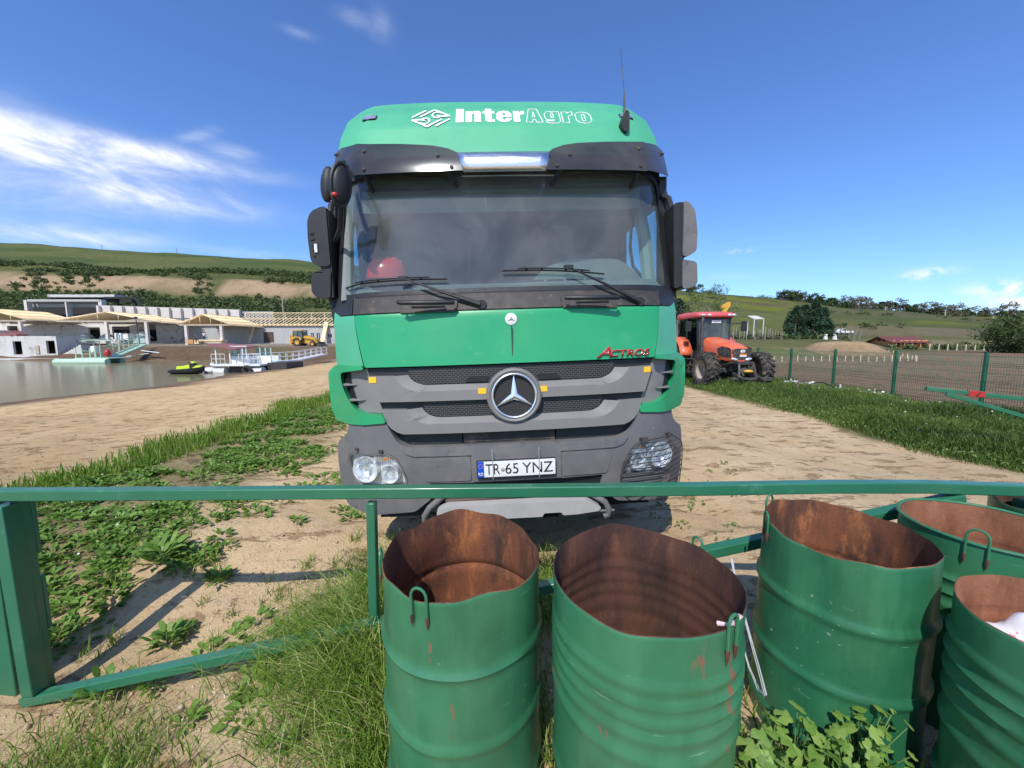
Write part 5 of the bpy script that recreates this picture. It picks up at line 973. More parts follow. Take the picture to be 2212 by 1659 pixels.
def canopy(name,label,apex,left,right,Y,dep,cols,base):
    """open timber gable roof: rafters both sides of a ridge that runs back from the viewer"""
    A=at(apex[0],apex[1],Y); L=at(left[0],left[1],Y); Rr=at(right[0],right[1],Y); g=empty(name,(A.x,Y,base),label=label,cat='canopy',group='timber roofed canopies of the building site')
    q=MB(); n=int(dep/.42)
    for i in range(n+1):
        y=Y+dep*i/n
        for E in (L,Rr): q.beam((A.x,y,A.z),(E.x+(E.x-A.x)*.06,y,E.z-(A.z-E.z)*.06),.07,.17)
    q.build('rafter_rows','timber',g,smooth=0); q=MB()
    for E in (L,Rr): q.add([(A.x,Y+.3,A.z-.12),(A.x,Y+dep,A.z-.12),(E.x,Y+dep,E.z-.12),(E.x,Y+.3,E.z-.12)],[(0,1,2,3)])
    q.build('shade_deck','timber',g,smooth=0)  # solid deck added under the open rafters to darken the space beneath
    q=MB(); q.beam((A.x,Y-.1,A.z+.05),(A.x,Y+dep,A.z+.05),.12,.2)
    for E in (L,Rr):
        for t in (.3,.65,1.0): p=A+(E-A)*t; q.beam((p.x,Y-.1,p.z+.12),(p.x,Y+dep,p.z+.12),.10,.06)
    q.build('purlins','timber',g,smooth=0)
    q=MB(); zb=L.z-.10; q.box(L.x,Rr.x,Y,Y+.25,zb-.28,zb); q.box(L.x,Rr.x,Y+dep-.3,Y+dep,zb-.28,zb); q.build('tie_beam','timber_grey',g)
    q=MB(); m=5
    for i in range(1,m): x=L.x+(Rr.x-L.x)*i/m; t=(x-L.x)/(A.x-L.x) if x<A.x else (Rr.x-x)/(Rr.x-A.x); q.beam((x,Y+.1,zb),(x,Y+.1,zb+(A.z-zb)*t),.08,.08); 
    q.build('truss_struts','timber',g,smooth=0)
    for c in cols:
        q=MB(); x=PX(c,Y); q.box(x-.22,x+.22,Y,Y+.4,base-.5,zb-.28); q.build('column','pink_wall',g)
    return g
def build_left():
    # concrete boathouse at the water
    Y=62; x0,x1=PX(-60,Y),PX(122,Y); zt=PZ(726,Y); b=empty('boathouse',(x0,Y,WATER),label='low grey concrete boathouse with two dark doorways at the water edge',cat='building')
    hs=[(PX(27,Y),PX(46,Y),PZ(766,Y),PZ(737,Y)),(PX(99,Y),PX(118,Y),PZ(764,Y),PZ(736,Y))]
    q=MB(); holed(q,x0,x1,-2.2,zt,Y,Y+.3,hs); q.box(x1-.3,x1,Y+.3,Y+3.6,-1.5,zt); q.box(x0,x1-.3,Y+.3,Y+9,zt-.55,zt-.35); q.build('wall','concrete',b)
    q=MB(); q.box(x0,x1-.3,Y+2.4,Y+2.5,-2,zt-.55); q.build('inner_shade_wall','shade_dark',b)  # back wall coloured near black for the shade inside the doorways
    q=MB(); q.box(PX(76,Y),PX(84,Y),Y-.12,Y-.05,PZ(764,Y),PZ(746,Y)); q.build('leaning_board','timber_grey',b)
    q=MB(); q.box(x0,x1+1.5,Y-1.2,Y,-2,WATER+.35); q.build('ledge','concrete',b)
    q=MB(); xs=PX(124,Y)
    for i in range(8): q.box(xs+i*.42,xs+(i+1)*.42,Y+.3,Y+1.6,-2,WATER+.9+i*.22)
    q.build('stairs','concrete',b)
    # red car behind the parapet
    c=empty('parked_car',(PX(24,68),68,zt-.35),label='red car parked on the terrace behind the boathouse parapet, only its upper half showing',cat='car'); X=PX(24,68)
    q=MB(); z=zt-.35; q.prism(rnd([(X-2.1,z+.2),(X-2.1,z+.85),(X-1.4,z+.95),(X-.8,z+1.42),(X+.7,z+1.42),(X+1.4,z+.95),(X+2.1,z+.8),(X+2.1,z+.2)],.12),67.2,68.9); q.build('body','maroon_roof',c,bevel=.08); q=MB(); q.prism([(X-1.2,z+.96),(X-.75,z+1.34),(X+.62,z+1.34),(X+1.15,z+.96)],67.17,67.2); q.build('side_window','side_glass',c)
    for dx in (-1.3,1.3): q=MB(); q.lathe([(0,-.1),(.3,-.1),(.32,0),(.3,.1),(0,.1)],18,M=Matrix.Translation((X+dx,67.25,z+.3))@Matrix.Rotation(R(90),4,'X')); q.build('wheel','rubber',c)
    # old hall behind the canopies
    Y=80; base=PZ(742,Y)-.4; hb=empty('old_hall',(PX(150,Y),Y,base),label='long old whitewashed hall with peeling walls and dark openings behind the timber canopies',cat='building'); x0,x1=PX(-90,Y),PX(396,Y)
    op=[(PX(105,Y),PX(120,Y),PZ(700,Y),PZ(695.5,Y)),(PX(146,Y),PX(163,Y),PZ(701,Y),PZ(697,Y)),(PX(193,Y),PX(219,Y),PZ(736,Y),PZ(707,Y)),(PX(245,Y),PX(283,Y),PZ(737,Y),PZ(705,Y)),(PX(322,Y),PX(340,Y),PZ(737,Y),PZ(700,Y)),(PX(20,Y),PX(42,Y),PZ(736,Y),PZ(704,Y))]
    q=MB(); holed(q,x0,x1,base-1.2,PZ(694,Y),Y,Y+.4,op); q.box(x0,x1,Y+3.6,Y+4,base-1,PZ(694,Y)); q.build('wall','old_wall',hb)
    q=MB(); q.box(x0,x1,Y+1.8,Y+1.9,base-1,PZ(696,Y)); q.build('inner_shade_wall','shade_dark',hb)  # near-black sheet gives the openings their interior shade
    q=MB(); n=90
    for i in range(n): x=x0+2+(x1-x0-4)*i/n; q.beam((x,Y-.5,PZ(692.5,Y)),(x+.35,Y+5.5,PZ(684,Y)),.08,.14)
    q.build('rafter_rows','timber_grey',hb,smooth=0); q=MB(); q.box(x0,x1,Y-.35,Y-.1,PZ(694,Y),PZ(692,Y)); q.build('wall_plate','timber_grey',hb)
    canopy('entrance_canopy','long-eaved timber canopy at the left edge, above the red car',(-30,667),(-115,690),(56,690),70,9,[47],PZ(742,70))
    canopy('entrance_canopy','widest timber gable canopy, in the middle, tarpaulins and pallets stored under it',(228,674),(121,691),(345,696),70,9,[232,318],PZ(742,70))
    canopy('entrance_canopy','narrow timber gable canopy above the pile of lumber and two people',(436,679),(386,699),(500,702),70,9,[403,479],PZ(740,70))
    # wing with the open roof
    Y=79; base=PZ(740,Y); w=empty('long_wing',(PX(500,Y),Y,base),label='long low grey rendered wing with bare roof rafters and brown double doors behind the backhoe',cat='building'); x0,x1=PX(397,Y),PX(860,Y); zt=PZ(704,Y)
    dd=[(PX(569.5,Y),PX(592.5,Y),base,PZ(717.5,Y)),(PX(672,Y),PX(680,Y),PZ(735,Y),PZ(719,Y)),(PX(684,Y),PX(692,Y),base+.1,PZ(719,Y)),(PX(708,Y),PX(718,Y),PZ(729,Y),PZ(721,Y))]
    q=MB(); holed(q,x0,x1,base-2,zt,Y,Y+.35,dd); q.box(x0,x1,Y+7,Y+7.3,base-2,zt); q.build('wall','raw_concrete',w)
    d0=dd[0]; q=MB(); q.box(d0[0],(d0[0]+d0[1])/2-.02,Y+.12,Y+.2,d0[2],d0[3]); q.box((d0[0]+d0[1])/2+.02,d0[1],Y+.12,Y+.2,d0[2],d0[3]); q.build('double_door','brown_door',w)
    for h in dd[1:]:
        q=MB(); q.box(h[0],h[1],Y+.2,Y+.24,h[2],h[3]); o=q.build('window','side_glass',w); q=MB(); 
        for xa in (h[0],(h[0]+h[1])/2-.03,h[1]-.07): q.box(xa,xa+.07,Y+.1,Y+.19,h[2],h[3])
        q.box(h[0],h[1],Y+.1,Y+.19,h[3]-.08,h[3]); q.build('frame','white_paint',o)
    q=MB(); q.box(x0,x1,Y+.24+.6,Y+1.0,base,zt); q.build('inner_shade_wall','shade_dark',w)  # dark sheet behind doors and windows stands in for indoor shade
    rid=PZ(683,Y); 
    q=MB(); n=40; xa=PX(505,Y)
    for i in range(n): x=xa+(x1-xa)*i/n; q.beam((x-.2,Y-.6,zt+.15),(x+1.1,Y+4.2,rid+.9),.12,.16); 
    for i in range(24): x=x0+(xa-x0)*i/24; q.beam((x-.2,Y-.6,zt+.15),(x+1.0,Y+2.2,zt+1.3),.08,.14)
    q.build('rafter_rows','timber',w,smooth=0)
    q=MB()
    for y,z in ((Y-.1,zt+.30),(Y+2.0,(zt+rid+.9)/2+.1),(Y+4.2,rid+.95)): q.beam((xa,y,z),(x1,y,z),.12,.14)
    q.beam((x0,Y-.2,zt+.1),(x1,Y-.2,zt+.1),.3,.2)
    for i in range(12): x=xa+(x1-xa)*i/12; q.beam((x,Y+4.2,zt),(x,Y+4.2,rid+.9),.1,.1); q.beam((x,Y+4.2,rid+.3),(x+2,Y+2.0,(zt+rid)/2),.08,.08)
    q.build('purlins','timber',w,smooth=0)
    for px,wd,lb in ((546,.35,'tall timber board leaning against the grey wing, left of the brown doors'),(702,.9,'bundle of long timber boards leaning on the wing behind the backhoe')):
        q=MB(); x=PX(px,78); q.beam((x-.2,77.2,PZ(741,78)),(x+.15,78.8,PZ(698 if wd<.5 else 695,78)),wd,.1); q.build('timber_boards','timber',None,label=lb,cat='boards')
    # retaining wall with pilasters, concrete frame
    Y=98; rw=empty('retaining_wall',(PX(400,Y),Y,PZ(690,Y)),label='long pinkish retaining wall with dark pilasters above the hall roofs',cat='wall'); q=MB()
    xs=[PX(p,Y) for p in (225,523)]; za,zb=PZ(659.5,Y),PZ(669,Y); n=13
    q.add([(xs[0],Y,2),(xs[1],Y,2),(xs[1],Y,zb),(xs[0],Y,za),(xs[0],Y+.5,2),(xs[1],Y+.5,2),(xs[1],Y+.5,zb),(xs[0],Y+.5,za)],[(0,1,2,3),(7,6,5,4),(3,2,6,7),(0,4,5,1),(1,5,6,2),(0,3,7,4)]); q.build('wall','pink_wall',rw)
    for i in range(n):
        t=i/(n-1); x=xs[0]+(xs[1]-xs[0])*t; q=MB(); q.box(x-.28,x+.28,Y-.7,Y,2,za+(zb-za)*t-.1); q.build('pilaster','pink_wall',rw)
    q=MB(); q.box(xs[1],xs[1]+8,Y+.6,Y+1.0,2,zb-.4); 
    for i in range(7): q.prism([(Y-.6,2),(Y-.6,6),(Y+.6,zb-.6),(Y+.6,2)],xs[1]+1+i*1.05,xs[1]+1.25+i*1.05,axis='x')
    q.build('buttress_wall','raw_concrete',rw)
    Y=99; fr=empty('concrete_frame',(PX(140,Y),Y,PZ(690,Y)),label='unfinished concrete frame building with open dark bays and slab roof on the hillside',cat='building')
    for a,b_ in ((50,62),(139,147),(211,223)): q=MB(); rect(q,a,648,b_,690,Y,1.2,z0=2); q.build('column','pink_wall',fr)
    q=MB(); rect(q,58,646.5,215,651.5,Y-.1,1.6); rect(q,70,656.5,212,663.5,Y+1.8,.6); q.build('beam','raw_concrete',fr)
    q=MB(); rect(q,52,652,220,690,Y+4.5,.2,z0=2); q.build('inner_shade_wall','shade_dark',fr); q=MB(); rect(q,102,636,247,642,Y+8,3); q.build('roof_slab','concrete',fr)  # wall behind the columns coloured dark as the shade of the open bays
    q=MB(); rect(q,112,643,285,653,Y+9,.5); rect(q,225,641,292,645,Y+6,.8); q.beam(at(292,643,Y+6),at(305,662,Y+5),.5,.5)
    for p in (108,175,250,288): rect(q,p,642,p+4,660,Y+7,.5)
    q.build('steel_beams','shade_dark',fr)
    # poles
    q=MB(); p=at(613,692,94); q.tube([(p.x,94,2),(p.x,94,PZ(643,94))],[.2,.13],8); q.beam((p.x-.9,94,PZ(646,94)),(p.x+.9,94,PZ(646,94)),.1,.1); q.build('utility_pole','wood_pole',None,label='single concrete utility pole on the slope behind the raftered wing',cat='pole')
    a=at(302,746,63); b_=at(293,686,63); q=MB(); q.tube([a-Vector((0,0,.5)),b_],[.1,.06],8); q.ell(tuple(b_),(.28,.28,.16),10,6); q.build('lamp_post','dirty_black',None,smooth=50,label='thin dark leaning lamp post on the lake bank before the middle canopy',cat='lamp post')
    for px,py in ((221,540),(382,549)): q=MB(); p=at(px,py+2,250); z=H(p.x,250); q.tube([(p.x,250,z-1),(p.x,250,z+3)],.15,6); q.beam((p.x-1.2,250,z+2.6),(p.x+1.2,250,z+2.6),.15,.15); q.build('ridge_pole','wood_pole',None,label='tiny pole on the left ridge '+('farther from' if px<300 else 'nearer to')+' the truck',cat='pole')
    # stored goods under the canopies
    def pile(px0,px1,py0,py1,Y,m,name,label,cat,seed=0,dep=1.6):
        rs=random.Random(seed); q=MB(); a=at(px0,py0,Y); b_=at(px1,py1,Y); n,mm=9,5; V=[]
        for j in range(mm):
            for i in range(n): u=i/(n-1); v=j/(mm-1); hh=(a.z-b_.z)*(math.sin(math.pi*min(1,max(0,u*.9+.05)))**.5)*(1-.12*rs.random())*(.4+.6*math.sin(math.pi*(.15+.7*v))); V.append((a.x+(b_.x-a.x)*u,Y+dep*v,b_.z+hh))
        for i in range(n): V.append((a.x+(b_.x-a.x)*i/(n-1),Y-.2,b_.z-.3))
        q.add(V,[(j*n+i,j*n+i+1,(j+1)*n+i+1,(j+1)*n+i) for j in range(mm-1) for i in range(n-1)]+[(mm*n+i,mm*n+i+1,i+1,i) for i in range(n-1)]); q.build(name,m,None,smooth=30,label=label,cat=cat)
    pile(166,188,718,736,72.5,'tarp','tarpaulin_heap','grey-green tarpaulin heap left of the dark hall doorway','tarpaulin',1); pile(287,316,714,738,72.5,'tarp','tarpaulin_heap','pale tarpaulin heap between the lamp post and the canopy column','tarpaulin',2); pile(213,232,719,733,73.5,'tarp','tarpaulin_heap','small tarpaulin heap beside the wooden ladder','tarpaulin',3)
    for i,(a_,c_,e_,f_) in enumerate(((246,262,719.5,735),(263,277,720.5,735),(238,262,733,738))):
        q=MB(); rect(q,a_,e_,c_,f_,71.5+i*.3,1.5); q.build('wrapped_pallet','white_paint',None,bevel=.08,label=('left tall','right tall','low front')[i]+' white wrapped pallet under the middle canopy',cat='pallet')
    q=MB(); 
    for s in (0,5.5): q.beam(at(229+s,740,71),at(232+s,713,71.6),.07,.07)
    for i in range(8): q.beam(at(229.5+i*.3,738-i*3.2,71.05),at(235+i*.3,738-i*3.2,71.05),.05,.05)
    q.build('ladder','timber_grey',None,label='wooden ladder standing under the middle canopy',cat='ladder')
    for i,(a_,c_,e_,f_,m) in enumerate(((401,417,733,742,'log_orange'),(417,429,735,742.5,'timber'),(429,480,733.5,737,'timber'),(440,478,737,741,'timber'))):
        lm=empty('lumber_stack',at((a_+c_)/2,f_,69+i*.2),label=('orange sawn lumber stack, the leftmost below the narrow canopy','short yellow lumber stack beside the dark-clothed person','long upper layer of planks under the narrow canopy','long lower layer of planks under the narrow canopy')[i],cat='lumber'); q=MB(); p0=at(a_,e_,69+i*.2); p1=at(c_,f_,69+i*.2); k=3
        for j in range(k): z=p1.z+(p0.z-p1.z)*j/k; q.box(p0.x,p1.x,69+i*.2,70.4+i*.2,z,z+(p0.z-p1.z)/k*.82)
        q.build('planks',m,lm)
    # light planks sliding down the bank
    for i,(p,r_) in enumerate((((305,757,60.5),(345,762,60.5)),((275,770,60),(322,763,60.2)))):
        q=MB(); q.beam(at(*p),at(*r_),.3,.1); q.build('bank_plank','white_paint',None,label=('upper','lower')[i]+' pale plank lying on the brown lake bank',cat='plank')
build_left()
def person(name,loc,ht,pose,shirt,legs,label,rz=0,build_hair=True,flare=1.0):
    """pose: dict of joint positions as fractions of height (x,y,z)"""
    o=empty(name,loc,rz=rz,label=label,cat='person')
    J={'pel':(0,0,.52),'wst':(0,0,.60),'chs':(0,.0,.73),'nek':(0,-.005,.83),'hd0':(0,-.01,.875),'hd1':(0,-.01,.955),
       'hpL':(-.052,0,.50),'knL':(-.06,-.01,.28),'anL':(-.065,.01,.045),'toL':(-.07,-.075,.015),'hpR':(.052,0,.50),'knR':(.06,-.01,.28),'anR':(.065,.01,.045),'toR':(.07,-.075,.015),
       'shL':(-.105,0,.80),'elL':(-.135,.0,.63),'wrL':(-.14,-.03,.48),'haL':(-.14,-.04,.42),'shR':(.105,0,.80),'elR':(.135,.0,.63),'wrR':(.14,-.03,.48),'haR':(.14,-.04,.42)}
    J.update(pose); Rd={'pel':.078,'wst':.07,'chs':.085,'nek':.034,'hd0':.05,'hd1':.048,'hp':.055,'kn':.036,'an':.024,'to':.02,'sh':.038,'el':.026,'wr':.018,'ha':.02}
    def skin(nm,keys,edges,m,root,parent,k=1.0,subs=1):
        me=bpy.data.meshes.new(nm); me.from_pydata([Vector(J[a])*ht for a in keys],[(keys.index(a),keys.index(b)) for a,b in edges],[]); me.materials.append(MT[m]); b=bpy.data.objects.new(nm,me); link(b,parent)
        md=b.modifiers.new('skin','SKIN'); md.use_smooth_shade=True
        for i,a in enumerate(keys): r_=Rd[a if a in Rd else a[:2]]*ht*k; me.skin_vertices[0].data[i].radius=(r_,r_*.8 if a in('pel','wst','chs') else r_); me.skin_vertices[0].data[i].use_root=(a==root)
        s=b.modifiers.new('sub','SUBSURF'); s.levels=subs; s.render_levels=subs; return b
    body=['pel','wst','chs','nek','hd0','hd1']; E=[('pel','wst'),('wst','chs'),('chs','nek'),('nek','hd0'),('hd0','hd1')]
    for s in 'LR': body+=[a+s for a in('hp','kn','an','to','sh','el','wr','ha')]; E+=[('pel','hp'+s),('hp'+s,'kn'+s),('kn'+s,'an'+s),('an'+s,'to'+s),('chs','sh'+s),('sh'+s,'el'+s),('el'+s,'wr'+s),('wr'+s,'ha'+s)]
    skin('body',body,E,'skin','pel',o,.93)
    tk=['pel','wst','chs','shL','elL','shR','elR']; skin('shirt',tk,[('pel','wst'),('wst','chs'),('chs','shL'),('shL','elL'),('chs','shR'),('shR','elR')],shirt,'wst',o,1.06*flare)
    lk=['pel']+[a+s for s in 'LR' for a in('hp','kn','an')]; skin('trousers',lk,[('pel','hpL'),('hpL','knL'),('knL','anL'),('pel','hpR'),('hpR','knR'),('knR','anR')],legs,'pel',o,1.05)
    h=Vector(J['hd1'])*ht; q=MB(); q.ell((h.x,h.y+.008*ht,h.z-.005*ht),(.053*ht,.058*ht,.052*ht),12,8); q.build('hair','hair',o,local=True)
    return o
def build_people():
    z=H(PX(442,77),77)
    person('person',(PX(442,76),76,PZ(736,76)),1.75,{'elL':(-.15,-.02,.66),'wrL':(-.10,-.12,.60),'haL':(-.06,-.14,.60)},'shirt_white','jeans','person in a white shirt standing before the pale doorway under the narrow canopy')
    person('person',(PX(424,68.3),68.3,PZ(741,68.3)),1.7,{'elR':(.16,-.03,.64),'wrR':(.12,-.12,.56),'haR':(.10,-.15,.55)},'shirt_dark','shirt_dark','person in dark clothes standing in front of the lumber stacks',rz=R(150))
    person('person',(PX(652.5+7,65),65.2,H(PX(660,65),65.2)),1.0,{'hpL':(-.06,-.05,.30),'pel':(0,0,.33),'wst':(0,-.03,.42),'chs':(0,-.08,.58),'nek':(0,-.10,.68),'hd0':(0,-.11,.72),'hd1':(0,-.12,.82),'shL':(-.12,-.08,.64),'shR':(.12,-.08,.64),'elL':(-.15,-.2,.5),'elR':(.15,-.2,.5),'wrL':(-.1,-.3,.5),'wrR':(.1,-.3,.5),'haL':(-.08,-.33,.5),'haR':(.08,-.33,.5),'hpR':(.06,-.05,.30),'knL':(-.08,-.26,.30),'knR':(.08,-.26,.30)},'shirt_lime','jeans','crouching person in a lime shirt beside the front wheel of the backhoe') if False else None
build_people()
def build_backhoe():
    Y=66; X=PX(628,Y); z=PZ(748.5,Y); g=empty('backhoe_loader',(X,Y,z),label='yellow backhoe loader parked before the rendered wing, bucket pointing right',cat='excavator'); L=dict(local=True)
    def wh(x,r,y): 
        M=Matrix.Translation((x,y,r))@Matrix.Rotation(R(90),4,'X'); q=MB(); q.lathe([(r*.5,-.2),(r*.9,-.2),(r,-.12),(r,.12),(r*.9,.2),(r*.5,.2)],24,M=M); w=q.build('wheel','rubber',g,**L); q=MB(); q.lathe([(0,.1),(r*.2,.14),(r*.5,.18),(r*.5,-.18),(0,-.1)],18,M=M); q.build('rim','yellow_machine',w,**L)
    for y in (-.75,1.05): wh(1.55,.72,y); wh(4.1,.46,y)
    q=MB(); q.box(.9,4.4,-.3,.7,.55,1.0); q.prism(rnd([(2.5,1.0),(2.5,1.75),(2.9,1.85),(4.3,1.35),(4.5,1.0)],.06),-.35,.75); q.build('bonnet','yellow_machine',g,bevel=.02,**L)
    q=MB(); q.prism(rnd([(.55,.95),(.75,1.45),(1.3,1.7),(2.3,1.5),(2.3,1.1),(2.15,1.05),(1.9,1.5),(1.4,1.5),(.95,1.2)],.05),-.95,-.5); q.build('rear_fender','yellow_machine',g,**L)
    q=MB()
    for x,xt in ((.75,.85),(1.6,1.6),(2.5,2.3)):
        for y in (-.6,1.0): q.beam((x,y,1.1),(xt,y,2.68),.07,.07)
    q.box(.75,2.45,-.65,1.05,1.0,1.2); q.box(.9,1.1,.0,.4,1.2,2.1); c=q.build('cab_frame','dark_plastic',g,**L)
    q=MB(); q.box(.8,2.35,-.61,-.60,1.2,2.6); q.box(.8,2.35,1.0,1.01,1.2,2.6); q.build('cab_window','cab_glass',c,**L); q=MB(); q.prism(rnd([(.72,2.66),(.78,2.80),(2.45,2.80),(2.5,2.66)],.04),-.72,1.1); q.build('cab_roof','yellow_machine',g,**L)
    q=MB(); q.beam((.45,.2,.5),(.30,.2,2.2),.22,.3); q.beam((.30,.2,2.2),(.05,.2,.9),.16,.2); q.prism(rnd([(-.1,.3),(.35,.3),(.4,.9),(.0,.9)],.05),-.1,.5); q.box(.35,.6,-.7,1.0,.4,.7); q.box(.3,.45,-.75,-.6,.3,1.9); q.build('rear_digger_arm','yellow_machine',g,**L)
    q=MB(); 
    for y in (-.5,.9): q.beam((2.5,y,1.55),(4.2,y,1.25),.12,.22); q.beam((4.2,y,1.25),(5.0,y,.45),.12,.2)
    q.build('loader_arm','yellow_machine',g,**L); q=MB(); q.prism([(4.85,.15),(5.0,.75),(5.15,.8),(5.25,.45),(5.75,.12),(5.1,.05)],-1.0,1.4); q.build('front_bucket','dusty_metal',g,**L)
    q=MB(); q.tube([(2.9,-.3,1.8),(2.9,-.3,2.3)],.04,6); q.build('exhaust_pipe','dusty_metal',g,**L)
build_backhoe()
def build_boats():
    # houseboat
    Y=36; x0,x1=PX(458,Y,800),PX(562,Y,800); g=empty('houseboat',(x0,Y,WATER),label='white floating cabin with maroon roof on pontoons at the end of the gangway',cat='boat'); zd=PZ(787,Y)
    q=MB(); q.box(x0,x1,Y,Y+3.6,zd-.18,zd); q.build('deck','white_paint',g,bevel=.02)
    for y in (Y+.5,Y+3.0):
        for xa,xb,m in ((x0,x0+1.0,'white_paint'),(x1-1.0,x1,'white_paint')): q=MB(); q.tube([(xa,y,WATER+.12),(xb,y,WATER+.12)],.42,14); q.build('pontoon',m,g)
    q=MB(); q.box(x0+1.2,x1-1.2,Y+.6,Y+3,WATER-.2,zd-.2); q.box(x1+.05,x1+1.9,Y+1,Y+4,WATER-.2,zd+.1); q.build('dark_float','dirty_black',g)
    q=MB(); q.tube([(x1-1.15+.34*math.cos(a),Y-.12,WATER+.28+.34*math.sin(a)) for a in np.linspace(0,2*math.pi,18,endpoint=False)],.13,8,closed=True); q.build('tyre_fender','rubber',g)
    ca,cb=PX(483,Y),PX(522,Y); zr=PZ(752,Y); zm=PZ(770,Y); q=MB(); q.box(ca,cb,Y+.6,Y+.68,zd,zm); q.box(ca,ca+.06,Y+.68,Y+3,zd,zm); q.box(cb-.06,cb,Y+.68,Y+3,zd,zm); q.box(ca,cb+1.5,Y+3,Y+3.06,zd,zm); q.box(cb,cb+1.5,Y+1.8,Y+1.9,zd,zm)
    q.build('cabin_wall','white_paint',g); q=MB(); n=7
    for i in range(n): x=ca+(cb+1.5-ca)*i/(n-1); y=Y+.62 if x<=cb else Y+1.84; q.box(x-.03,x+.03,y,y+.06,zm,zr)
    q.box(ca,cb,Y+.62,Y+.68,zm+.9,zm+.98); q.build('window_frame','white_paint',g); q=MB(); q.box(ca,cb,Y+.64,Y+.65,zm,zr); q.box(cb,cb+1.5,Y+1.86,Y+1.87,zm,zr); q.build('pane','side_glass',g)
    q=MB(); a=[at(447,741,Y),at(478,739,Y+3.5),at(533,742.5,Y+3.5),at(500,754,Y-.3)]; A=Vector((x0-.6,Y-.4,PZ(747,Y))); 
    P4=[(PX(449,Y),Y-.3,PZ(744,Y)),(PX(506,Y-.5),Y-.5,PZ(754,Y)),(PX(556,Y+3),Y+3,PZ(747,Y+3)),(PX(482,Y+3.4),Y+3.4,PZ(741,Y+3.4))]; q.add(P4+[(x,y,z-.08) for x,y,z in P4],[(0,1,2,3),(7,6,5,4),(0,4,5,1),(1,5,6,2),(2,6,7,3),(3,7,4,0)]); q.build('roof','maroon_roof',g)
    for x,zt in ((x0+.45,PZ(746,Y)),(x0+1.75,PZ(750,Y)),(x0+2.95,PZ(753,Y))): q=MB(); q.box(x-.045,x+.045,Y,Y+.09,zd,zt); q.build('roof_post','white_paint',g)
    q=MB()
    for xa,xb in ((x0,x0+1.25),(cb-.1,x1)):
        for z in (.5,.95): q.tube([(xa,Y+.03,zd+z),(xb,Y+.03,zd+z)],.025,6)
        for i in range(4): x=xa+(xb-xa)*i/3; q.tube([(x,Y+.03,zd),(x,Y+.03,zd+.95)],.025,6)
    q.build('railing','white_paint',g)
    # gangway
    a=at(528,789,36); b=at(668,775,47); a.z=zd; gw=empty('gangway',tuple(a),label='white railed gangway running from the floating cabin up to the sandy shore',cat='gangway')
    b=at(640,778,44); c=at(700,765,52); q=MB(); q.beam(a,b,1.0,.14); q.beam(b,c,1.0,.14); q.build('walkway','white_paint',gw)
    for sd in (-.5,.5):
        q=MB(); off=Vector((.35*sd,.9*sd,0))
        for p,r_,n in ((a,b,7),(b,c,5)):
            for hgt_ in (.5,.95): q.tube([p+off+Vector((0,0,hgt_)),r_+off+Vector((0,0,hgt_))],.032,6)
            for i in range(n+1): m=p+(r_-p)*i/n+off; q.tube([m,m+Vector((0,0,.95))],.032,6)
        q.build('handrail','white_paint',gw)
    # jet ski
    Y=35; X=PX(368,Y,805); j=empty('jet_ski',(X,Y,WATER),label='black jet ski with neon yellow seat floating left of the floating cabin',cat='jet ski'); L=dict(local=True); q=MB()
    secs=[(0,.30,.02,.30),(.5,.48,-.05,.36),(1.4,.56,-.08,.42),(2.3,.50,-.05,.50),(2.9,.28,.1,.62),(3.15,.05,.35,.68)]; V=[]
    for x,w,z0,z1 in secs: V+=[(x,-w,z1),(x,-w*.9,(z0+z1)/2),(x,0,z0),(x,w*.9,(z0+z1)/2),(x,w,z1),(x,w*.5,z1+.06),(x,0,z1+.08),(x,-w*.5,z1+.06)]
    n=8; k=len(secs); q.add(V,[(i*n+jj,i*n+(jj+1)%n,(i+1)*n+(jj+1)%n,(i+1)*n+jj) for i in range(k-1) for jj in range(n)]+[tuple(range(n)),tuple(range((k-1)*n,k*n))]); q.build('hull','dark_plastic',j,**L)
    q=MB(); q.prism(rnd([(.7,.4),(.8,.72),(1.2,.70),(1.7,.82),(2.0,.80),(2.05,.45)],.05),-.2,.2); q.prism([(2.2,.55),(2.6,.80),(3.0,.68),(2.9,.6)],-.25,.25); q.build('seat','neon_yellow',j,bevel=.03,**L); q=MB(); q.prism(rnd([(1.95,.5),(1.95,.85),(2.15,1.0),(2.45,.78),(2.5,.5)],.05),-.22,.22); q.tube([(2.0,-.4,1.02),(2.1,0,1.05),(2.0,.4,1.02)],.03,6); q.build('handlebar','white_paint' if False else 'dark_plastic',j,**L)
    q=MB(); q.prism(rnd([(2.0,1.02),(2.1,1.16),(2.4,1.06),(2.3,.98)],.03),-.16,.16); q.build('screen','neon_yellow',j,**L)
    q=MB(); q.ell((x0-.55,36.4,WATER+.18),(.62,.5,.34),16,10); q.ell((x0-.05,36.2,WATER+.78),(.2,.2,.24),10,6); q.build('mooring_float','white_paint',None,smooth=60,label='white mooring float squeezed between jet ski and floating cabin',cat='float')
    # green pontoon platform
    Y=52.6; X=PX(117,Y,785); Xe=PX(233,Y,785); p=empty('pontoon_platform',(X,Y,WATER),label='pale green catamaran platform with small canopy, moored left on the lake',cat='boat'); q=MB(); r=.42
    q.tube([(X,Y,WATER+.22),(X+.3,Y,WATER+.22),(Xe,Y,WATER+.22)],[.25,r,r],16); q.build('pontoon','mast_green',p); q=MB(); x2=PX(265,Y+3,785); q.tube([(X+2,Y+3,WATER+.22),(X+2.3,Y+3,WATER+.22),(x2,Y+3,WATER+.22)],[.25,r,r],16); q.build('pontoon','mast_green',p)
    q=MB(); q.box(PX(158,Y),PX(232,Y),Y-.1,Y+3.2,WATER+.62,WATER+.75); q.build('deck','mast_green',p); zd=WATER+.75; q=MB(); xa,xb=PX(160,Y),PX(203,Y)
